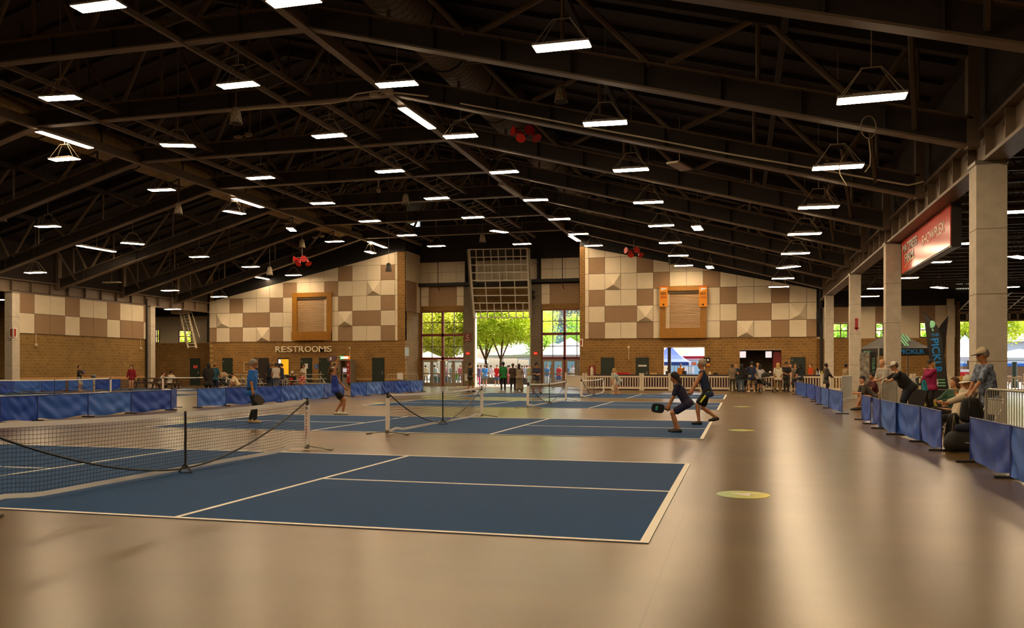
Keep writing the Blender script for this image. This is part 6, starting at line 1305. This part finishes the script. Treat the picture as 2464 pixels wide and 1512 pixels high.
picnic(gx(398, 57.5), 0, 'brown picnic table at the far left where two people sit'); picnic(gx(360, 60.5), 10, 'grey-brown picnic table further back at the far left', '4a4034')
picnic(gx(4, 57), 10, 'dark picnic table in the left aisle at the picture edge', '3a3028')
M_alu = mat('b0a68f', .4, .4)
def bleacher(p, q, lb):
    p, q = Vector(p), Vector(q); d = (q-p).normalized(); n = Vector((-d.y, d.x, 0)); g = thing('bleachers', lb, 'bleachers', (p+q)/2, group='aluminium bleachers')
    for i in range(3):
        z_ = .42 + .3*i; o = n*(.62*i); MB().bar(p + o + Vector((0,0,z_)), q + o + Vector((0,0,z_)), .26, .04).build('bench_plank', M_alu, g); MB().bar(p + o + n*.3 + Vector((0,0,z_-.26)), q + o + n*.3 + Vector((0,0,z_-.26)), .26, .03).build('foot_plank', M_alu, g)
    L = (q-p).length
    for t in (.08, .5, .92):
        e = p + d*L*t; f_ = MB().bar(e + n*-.1 + Vector((0,0,.03)), e + n*1.6 + Vector((0,0,.03)), .05, .05).bar(e + n*-.1 + Vector((0,0,.36)), e + n*1.35 + Vector((0,0,.98)), .04, .05)
        for i in range(3): f_.bar(e + n*.62*i, e + n*.62*i + Vector((0,0,.4+.3*i)), .04, .04)
        f_.build('support_frame', M_alu, g)
bleacher(gx(552, 55.5), gx(640, 57.0), 'aluminium bleachers behind the man in the bright blue shirt'); bleacher(gx(688, 56.0), gx(792, 57.5), 'aluminium bleachers behind the floral-shirted sitter, right of the doorway')
q_ = gx(698, 53.6) + Vector((0,0,.0)); g = thing('low_table', 'small pale low table with a red tub before the seated group', 'table', q_)
MB().bar(q_ - RGT*.5 + Vector((0,0,.68)), q_ + RGT*.5 + Vector((0,0,.68)), .5, .03).build('table_top', M_alu, g)
for sx_ in (-.42, .42):
    for sy_ in (-.2, .2): MB().tube(q_ + RGT*sx_ + FWD*sy_, q_ + RGT*sx_ + FWD*sy_ + Vector((0,0,.67)), .015, 6).build('leg', M_alu, g)
tag(MB().lathe([(.09, 0), (.11, .14), (.11, .16)], q_ + RGT*.05 + Vector((0,0,.695)), 12).build('red_tub', mat('b81c20', .4)), 'red tub standing on the small pale low table', 'tub')
# ball machine / water fountain on stand at left
q_ = gx(226, 50.5); g = thing('drinking_fountain', 'grey drinking fountain on a post before the left brick wall', 'fountain', q_); MB().tube(q_, q_ + Vector((0,0,.9)), .06, 10).build('post', mat('b5a78e', .5), g); MB().ell(q_ + Vector((-.06,0,.98)), (.15, .14, .11)).build('bowl', mat('6a655c', .4), g, smooth=True); MB().ell(q_ + Vector((.1,-.04,.97)), (.07, .07, .09)).build('spout_guard', mat('5a6a8a', .4), g, smooth=True)
# hanging stairs
a, b = onY(443, 753, YA-3), onY(463, 838, YA-3); g = thing('folding_stairs', 'white folding stairs hanging from the left aisle ceiling', 'stairs', a)
wd = Vector((.75, 0, 0)); st = MB().bar(a - wd/2, b - wd/2, .06, .14).bar(a + wd/2, b + wd/2, .06, .14); st.build('stringer', mat('d4c8ae', .5), g)
tr = MB()
for i in range(1, 12): p_ = a.lerp(b, i/11.5); tr.box((p_.x-.36, p_.y-.12, p_.z-.02), (p_.x+.36, p_.y+.12, p_.z+.02))
tr.build('tread', mat('d4c8ae', .5), g)
hr = MB()
for s_ in (-.55, .55): hr.tube(a + wd*s_ + Vector((.12,0,.5)), b + wd*s_ + Vector((.25,0,.9)), .03, 6)
hr.build('handrail', mat('c8bca2', .5), g); MB().box((a.x-.9, a.y-.5, a.z-.1), (a.x+.3, a.y+.4, a.z+.25)).tube(a + Vector((-.3,0,.2)), (a.x-.3, a.y, 6.6), .03, 6).tube(a + Vector((.3,0,0)), (a.x+.3, a.y, 6.6), .03, 6).build('hanger_platform', mat('b8ab8c', .5), g)
# serving counters behind the fence
for x0, x1, lb in ((fx[0]+.4, fx[4], 'long dark serving counter behind the fence, left half'), (fx[4]+.3, fx[8], 'long dark serving counter behind the fence, right half')):
    g = thing('serving_counter', lb, 'counter', ((x0+x1)/2, YF+1.4, 0)); MB().box((x0, YF+1.1, .98), (x1, YF+1.8, 1.03)).build('counter_top', mat('2a1d18', .5), g); MB().box((x0+.05, YF+1.2, 0), (x1-.05, YF+1.7, .98)).build('counter_front', mat('3a1416', .7, noise=.3, nscale=3), g)
cx_ = [(1500, .9, .14, 'c02018', 'red tray'), (1572, .4, .1, 'c8a050', 'small wooden tray'), (1708, .14, .2, 'd0c4a8', 'white cup'), (1722, .3, .12, '1a1612', 'dark box'), (1853, .16, .24, 'd8d0c0', 'white jug'), (1843, .7, .12, '15120f', 'black tray'), (1972, .1, .3, 'c8ccd0', 'clear bottle'), (1978, .09, .26, 'd8c820', 'yellow bottle'), (1966, .1, .24, 'b8b8c0', 'pale bottle')]
for px, w_, h_, c_, nm in cx_:
    p_ = onY(px, 0, YF+1.45); 
    b_ = MB().box((p_.x-w_/2, YF+1.35, 1.03), (p_.x+w_/2, YF+1.65, 1.03+h_)) if w_ > .2 else MB().lathe([(w_/2, 0), (w_/2, h_*.7), (w_/4, h_*.85), (w_/4, h_)], (p_.x, YF+1.45, 1.03), 10)
    tag(b_.build(nm.replace(' ', '_'), mat(c_, .4)), nm + ' standing on the dark serving counter', nm.split()[-1])
x_, z_ = onY(1700, 0, YW-.06).x, 1.9; g = thing('menu_board', 'small black board with a white face pattern and orange lower band right of the hatch', 'board', (x_, YW, z_)); MB().box((x_-.25, YW-.06, z_-.3), (x_+.25, YW, z_+.3)).build('board', M_black, g); MB().box((x_-.25, YW-.07, z_-.3), (x_+.25, YW-.06, z_-.1)).build('lower_band', mat('c07a28', .6), g)
MB().ell((x_-.1, YW-.065, z_+.12), (.07, .008, .07)).ell((x_+.1, YW-.065, z_+.12), (.07, .008, .07)).build('white_marks', M_whitepaint, g)
# column lettering, round reel on third/second columns
# ------------------------------------------------------------------ vent window under right aisle roof
g = bpy.data.objects['vent_window']; vx0, vx1 = onY(2301, 0, YRr-.1).x, onY(2345, 0, YRr-.1).x; vz0, vz1 = onY(2320, 698, YRr-.1).z, onY(2320, 667, YRr-.1).z
b_ = MB(); lv = MB()
for r in range(3): z_ = vz0 + (vz1-vz0)*r/3; b_.box((vx0, YRr-.1, z_+.05), (vx1, YRr-.08, z_+.22))
for k in range(12): x_ = vx0 + (vx1-vx0)*k/12; lv.box((x_, YRr-.13, vz0), (x_+.06, YRr-.1, vz1))
b_.build('bright_pane', mat('f0f0d8', .5, emit='f0f4d0', es=1.2), g); lv.build('louvre', M_black, g)  # daylight through the louvres put into the panes as emission
# ------------------------------------------------------------------ outdoors
ML = [leaf_mat('a8d030', 'e8e050'), leaf_mat('8cc04c', 'c8dc5c'), leaf_mat('bcd040', 'f0dc60')]; M_bark = mat('6a4e34', .9, noise=.3, nscale=6)
def tree(loc, lb, crown, n, m, seed, trunks=((0, 0),), th=3.0, leaf=.12, tr=.16):
    r_ = np.random.RandomState(seed); g = thing('tree', lb, 'tree', loc, group='trees outside'); o = Vector(loc); b = MB()
    for dx, dy in trunks:
        base = o + Vector((dx, dy, 0)); top = base + Vector((dx*.3, dy*.3, th*.62)); b.path([base, base.lerp(top, .5) + Vector((.05, 0, 0)), top], [tr*1.2, tr, tr*.85], 8)
        for k in range(5):
            a = 2*math.pi*(k + r_.rand()*.6)/5; e = top + Vector((math.cos(a)*1.6, math.sin(a)*1.6, th*.8 + r_.rand()*1.2)); b.path([top, top.lerp(e, .5) + Vector((0,0,.12)), e], [tr*.55, tr*.4, tr*.15], 6)
    b.build('trunk', M_bark, g)
    # twig-end clusters
    cl = []
    for cx, cy, cz, rx, ry, rz_, wt in crown:
        for _ in range(int(n*.95*wt/60)):
            v = r_.normal(size=3); v /= np.linalg.norm(v); rr = .55 + .45*r_.rand()**.5; cl.append((cx + v[0]*rx*rr, cy + v[1]*ry*rr, cz + v[2]*rz_*rr))
    vs, fs = [], []
    C = np.array(cl); N = len(C)*60; c0 = np.repeat(C, 60, 0) + r_.normal(size=(N, 3))*np.array([.42, .42, .26])
    a1 = r_.normal(size=(N, 3)); a1[:, 2] *= .6; a1 /= np.linalg.norm(a1, axis=1)[:, None]; a2 = np.cross(a1, r_.normal(size=(N, 3))); a2 /= np.linalg.norm(a2, axis=1)[:, None]
    L = leaf*(.7 + .6*r_.rand(N, 1)); A = c0 - a1*L; B = c0 + a2*L*.55; Cc = c0 + a1*L; D = c0 - a2*L*.55
    V = np.stack([A, B, Cc, D], 1).reshape(-1, 3) + np.array(o); me = bpy.data.meshes.new('foliage'); fidx = np.arange(N*4).reshape(-1, 4)
    me.from_pydata((V - np.array(o)).tolist(), [], fidx.tolist()); me.materials.append(m); ob = bpy.data.objects.new('foliage', me); col.objects.link(ob); ob.parent = g
tree(gx(1189, 86), 'large yellow-green plaza tree with two trunks seen through the open entrance', [(0, 0, 6.3, 5.6, 4, 2.6, 1.0), (-3.0, -1, 6.8, 3.2, 3, 2.2, .6), (2.4, 0, 6.2, 2.4, 3, 2.0, .4)], 26000, ML[0], 3, ((-.75, .2), (.55, 0)), 3.6)
tree(gx(1040, 84), 'yellow-leaved tree seen through the left entrance windows', [(0, 0, 6.0, 3.6, 3, 2.8, 1.0), (1, 0, 3.8, 2.2, 2, 1.2, .4)], 14000, ML[2], 5, ((0, 0),), 3.0)
tree(gx(1298, 92), 'green tree at the left edge of the right entrance windows', [(0, 0, 6.0, 1.5, 2.5, 2.8, 1.0)], 8000, ML[1], 7, ((0, 0),), 3.6)
tree(gx(1392, 88), 'small green tree at the right edge of the right entrance windows', [(0, 0, 5.0, 1.2, 1.5, 2.0, 1.0)], 3500, ML[1], 9, ((0, 0),), 3.0)
tree(gx(1120, 112), 'broad tree standing behind the two-trunked plaza tree', [(0, 0, 8, 9, 4, 4, 1.0)], 14000, ML[1], 11, ((0, 0),), 5, .26)
tree(gx(2330, 84), 'bright leafy tree filling the top of the right-hand opening', [(0, 0, 7.2, 3.8, 3, 3.0, 1.0), (3, 1, 6.6, 3.0, 3, 2.6, .7)], 16000, ML[0], 13, ((0, 0),), 3.6)
tree(gx(2090, 92), 'leafy tree seen through the small red-framed windows', [(0, 0, 4.8, 7, 3, 2.6, 1.0)], 9000, ML[1], 15, ((0, 0),), 2.4, .2)
tree(gx(440, 96), 'leafy tree seen through the small window behind the stairs', [(0, 0, 4.8, 6, 3, 2.4, 1.0)], 6000, ML[0], 17, ((0, 0),), 2.4, .2)
M_tent = mat('c4c2c0', .8); M_tentb = mat('b0b0b4', .8)
def tent(c_, w, h0, h1, lb, m, d=None, legs=True):
    g = thing('festival_tent', lb, 'tent', c_, group='festival tents'); o = Vector(c_); d = d or w; q = [o + Vector((sx*w/2, sy*d/2, h0)) for sx, sy in ((-1,-1),(1,-1),(1,1),(-1,1))]; pk = o + Vector((0,0,h1)); r = MB()
    for i in range(4):
        a, b = q[i], q[(i+1) % 4]; pr = (a, b)
        for t in (.25, .5, .75, 1): z_ = h0 + (h1-h0)*t**1.3; p1, p2 = a.lerp(pk, t), b.lerp(pk, t); p1.z = p2.z = z_; r.add([pr[0], pr[1], p2, p1], [(0,1,2,3)]); pr = (p1, p2)
    for i in range(4): a, b = q[i], q[(i+1) % 4]; r.bar(a - Vector((0,0,.15)), b - Vector((0,0,.15)), .02, .3)
    r.build('tent_roof', m, g)
    for p_ in q: MB().tube((p_.x, p_.y, 0), p_, .04, 6).build('leg', M_steel, g)
tent(gx(1262, 96), 7, 2.9, 4.9, 'white festival tent right of the plaza tree', M_tent); tent(gx(1330, 104), 7, 2.8, 4.6, 'pale tent at the far right of the open entrance', M_tentb); tent(gx(1372, 82), 6, 2.7, 4.4, 'white tent filling the lower right entrance windows', M_tent)
tent(gx(1110, 118), 6, 2.5, 3.8, 'white tent far behind the plaza tree', M_tent); tent(gx(1030, 78), 2.8, 2.3, 3.0, 'cream tent outside the left glass doors', mat('cfc09a', .8)); tent(gx(2322, 73), 3.4, 2.4, 4.3, 'white tent filling the left part of the right-hand opening', M_tent); tent(gx(2452, 96), 9, 2.6, 3.6, 'white stall roof across the plaza in the right-hand opening', M_tent)
tent(gx(1612, 78), 3.6, 2.0, 3.6, 'blue festival tent seen through the open hatch', mat('2a4a9a', .7)); tent(gx(1684, 84), 4.6, 2.5, 3.6, 'white tent with red edge seen through the open hatch', M_tent)
p_ = gx(1650, 90); g = thing('food_stand', 'pale blue food stand with red lettering panel seen through the hatch', 'stall', p_); MB().box((p_.x-1.8, p_.y, 0), (p_.x+1.8, p_.y+2, 2.3)).build('stand_body', mat('9cc4d8', .6), g); MB().box((p_.x-1.3, p_.y-.03, 1.75), (p_.x+1.1, p_.y, 2.1)).build('red_panel', mat('c0603a', .6), g); MB().box((p_.x-.4, p_.y-.03, .9), (p_.x+.9, p_.y, 1.6)).build('serving_hatch', mat('e0e0e0', .6), g)
p_ = gx(1675, 83); tag(MB().box((p_.x-1.9, p_.y-2.35, 2.35), (p_.x+2.6, p_.y-2.25, 2.6)).build('red_valance', mat('c01c1c', .7)), 'red scalloped valance hung along the tent seen through the hatch', 'valance')
p_ = gx(1374, 118); g = thing('house', 'pale blue-grey house with white trim behind the right entrance windows', 'house', p_); MB().box((p_.x-6, p_.y, 0), (p_.x+7, p_.y+8, 8.0)).build('house_wall', mat('8fa8ac', .8), g); MB().prism([(p_.x-7, p_.y-.6, 7.6), (p_.x+8, p_.y-.6, 7.6), (p_.x+8, p_.y-.6, 8.1), (p_.x+.5, p_.y-.6, 11), (p_.x-7, p_.y-.6, 8.1)], (0, 9, 0)).build('roof', mat('8a8480', .8), g); MB().box((p_.x+1.2, p_.y-.1, 0), (p_.x+1.7, p_.y, 7.6)).box((p_.x-6, p_.y-.1, 4.6), (p_.x+7, p_.y, 4.9)).build('white_trim', M_whitepaint, g)
p_ = gx(2440, 92); g = thing('stall_building', 'long stall with brown boards under a blue roof across the right-hand plaza', 'stall', p_); MB().box((p_.x-5, p_.y, 0), (p_.x+8, p_.y+3, 1.65)).build('board_front', mat('7a5230', .7, noise=.15), g); MB().box((p_.x-5, p_.y-.05, 1.65), (p_.x+8, p_.y+3, 1.95)).build('blue_fascia', mat('2a64c0', .6), g); MB().box((p_.x-3.2, p_.y-.08, 1.65), (p_.x-2.6, p_.y-.05, 1.95)).build('yellow_square', mat('d8b820', .6), g)
p_ = gx(2445, 110); g = thing('blue_roof_hall', 'white hall with blue roof far behind the right-hand opening', 'building', p_); MB().box((p_.x-8, p_.y, 0), (p_.x+12, p_.y+8, 4.9)).build('hall_wall', mat('d8dadd', .8), g); MB().prism([(p_.x-9, p_.y-1, 4.9), (p_.x+13, p_.y-1, 4.9), (p_.x+13, p_.y+4, 7.2), (p_.x-6, p_.y+4, 7.2)], (0, .3, .3)).build('roof', mat('2f6aa8', .6), g)
p_ = gx(2441, 62); g = thing('utility_post', 'dark green post standing in the right-hand opening', 'post', p_); MB().tube(p_, p_ + Vector((0,0,1.9)), .17, 10).build('post_shaft', mat('23301f', .6), g); MB().lathe([(.24, 0), (.24, .5), (.18, .6)], p_, 12).build('post_base', mat('2f4030', .6), g)
p_ = gx(2318, 66); g = thing('promo_counter', 'white promotional counter with red lettering outside the right-hand opening', 'counter', p_); MB().box((p_.x-.9, p_.y, 0), (p_.x+.9, p_.y+.6, 1.35)).build('counter_body', mat('e6e2e0', .6), g); MB().box((p_.x-.6, p_.y-.02, .75), (p_.x+.7, p_.y, 1.15)).build('red_panel', mat('c82020', .6), g)
picnic(gx(2432, 74), 85, 'brown picnic table outside the right-hand opening', '8a5a3c')
# people outside
OUT = [(1150, 70, 10, '6a5a78', 'woman in patterned top and pink leggings outside the entrance', 'd81a70', 1.95), (1167, 69, 350, '3a80d0', 'man in bright blue T-shirt and grey shorts outside the entrance', '6a6a70', 1.0), (1196, 70.5, 200, 'c81818', 'person in red T-shirt outside the entrance', '4a5a78', 1.0), (1181, 80, 10, 'd8c8c0', 'person in pale top by the tree trunks', 'c89a70', 1.2), (1262, 84, 190, 'd8d0d0', 'person in white top under the white tent', '8a8a90', 1.9), (1268, 79, 30, 'a8b8c0', 'person in grey-blue top beside the white tent', 'c8a080', 1.1), (1046, 73, 20, 'a8c0c8', 'person in pale blue outside the second glass door', '3a4a44', 1.9), (1088, 74, 340, '8aa0a8', 'dark-haired person in grey-blue outside the third glass door', '8d8d90', 1.9), (1108, 78, 200, 'c86a78', 'person in pink top outside the glass doors', '5a5a6a', 1.9), (1316, 76, 180, '4a7aa8', 'person in blue outside the right glass doors', 'c8c8cc', 1.9), (1345, 78, 200, 'c83a3a', 'person in red outside the right glass doors', '3a4a78', 1.2), (1378, 76, 190, 'e0e0e0', 'person in white outside the last glass door', '8a6a5a', 1.2), (1226, 76, 10, 'd88a80', 'person in coral clothes behind the couple leaving', 'c85a50', 1.9), (1157, 82, 200, 'c8a898', 'person in tan top far behind the pink leggings', '6a6a72', 1.9), (1172, 93, 10, 'b84a48', 'person in dark red between the two tree trunks', '5a6478', 1.9), (1204, 86, 180, '7a9ab8', 'person in pale blue far behind the green T-shirt', '8a7a60', 1.2), (1222, 88, 20, '8a8a92', 'person in grey far behind the green T-shirt', '4a4a52', 1.9), (1242, 90, 190, 'a85a40', 'person in rust top far behind the long dress', '6a6a78', 1.9), (1256, 92, 10, '5a6a9a', 'person in blue top by the white tent leg', 'a89a80', 1.2), (1274, 74, 200, '8a9a6a', 'person in olive top beside the right pier outside', '5a4a3a', 1.9), (1024, 76, 10, 'd8c8a0', 'person in cream outside the first glass door', '8a7a5a', 1.9), (1072, 80, 200, 'd89aa8', 'person in pale pink far outside the third glass door', '5a5a6a', 1.9), (1098, 70, 20, '5ab04a', 'child in green outside the last left glass door', '8a8a92', 1.9), (1327, 84, 190, 'c8803a', 'person in orange far outside the right glass doors', '4a4a52', 1.9), (1362, 80, 20, '5a6a8a', 'person in slate blue beside the last glass door', '8a8a8a', 1.9), (2300, 70, 200, 'e0d8d8', 'person in white outside the right-hand opening', '8a8a90', 1.9)]
for px, zc, hd_, c_, lb, c2, ln in OUT: person(lb, gx(px, zc), hd_, 1.2 if 'child' in lb else 1.7, dict(LF=(-.12, -.08, 0), RF=(.12, .08, 0), LH=(-.2, .2, .95)), (c_, .6, .1), (c2, ln), '3a2a24', 'l', ('2a1c14', 'short'), res=.03)

for px, zc, w_, c_, lb in ((1222, 77, 1.6, '2a2622', 'dark stall crates stacked behind the green T-shirt'), (1262, 75, 1.4, '3a3836', 'dark equipment case outside, right of the long dress'), (1180, 78, 1.8, '6a5a44', 'brown planter box at the foot of the plaza tree'), (1330, 79, 2.2, 'b0b4a0', 'pale stall counter outside the right glass doors'), (1060, 82, 2.2, '6a7464', 'grey-green stall table outside the left glass doors')):
    p_ = gx(px, zc); g = thing('market_stall_box', lb, 'stall', p_); MB().box((p_.x-w_/2, p_.y, 0), (p_.x+w_/2, p_.y+.7, .55)).build('box_body', mat(c_, .7, noise=.2), g); MB().box((p_.x-w_/2-.04, p_.y-.04, .55), (p_.x+w_/2+.04, p_.y+.74, .62)).box((p_.x-w_*.3, p_.y+.1, .62), (p_.x-w_*.05, p_.y+.5, .85)).build('lid', mat('8a8478', .6), g)
# ------------------------------------------------------------------ camera, sky, sun
cam = bpy.data.cameras.new('camera'); cam.sensor_width = 36; cam.lens = 36 * F / 2464; cam.shift_y = (HZ - 756) / 2464; cam.clip_end = 600
co = bpy.data.objects.new('camera', cam); col.objects.link(co); co.location = (0, 0, EYE); co.rotation_euler = (math.pi/2, 0, PSI); scn.camera = co
w = bpy.data.worlds.new('sky'); scn.world = w; w.use_nodes = True; nt = w.node_tree
sk = nt.nodes.new('ShaderNodeTexSky'); sk.sky_type = 'NISHITA'; sk.sun_disc = False; sk.sun_elevation = math.radians(48); sk.sun_rotation = math.radians(35); sk.dust_density = 4.0; sk.air_density = 1.0
nt.links.new(sk.outputs[0], nt.nodes['Background'].inputs[0]); nt.nodes['Background'].inputs[1].default_value = .5
su = bpy.data.lights.new('sun', 'SUN'); su.energy = 16; su.angle = .01; su.color = (1, .93, .8); so = bpy.data.objects.new('sun', su); col.objects.link(so)
so.rotation_euler = Vector((-.35, -.5, -.8)).to_track_quat('-Z', 'Y').to_euler()
vs_ = scn.view_settings; vs_.view_transform = 'Standard'; vs_.look = 'None'; vs_.gamma = 1; vs_.exposure = .45; vs_.use_curve_mapping = False
cy = scn.cycles; cy.max_bounces = 7; cy.diffuse_bounces = 4; cy.glossy_bounces = 3; cy.transmission_bounces = 4; cy.transparent_max_bounces = 8; cy.sample_clamp_indirect = 6; cy.caustics_reflective = False; cy.caustics_refractive = False
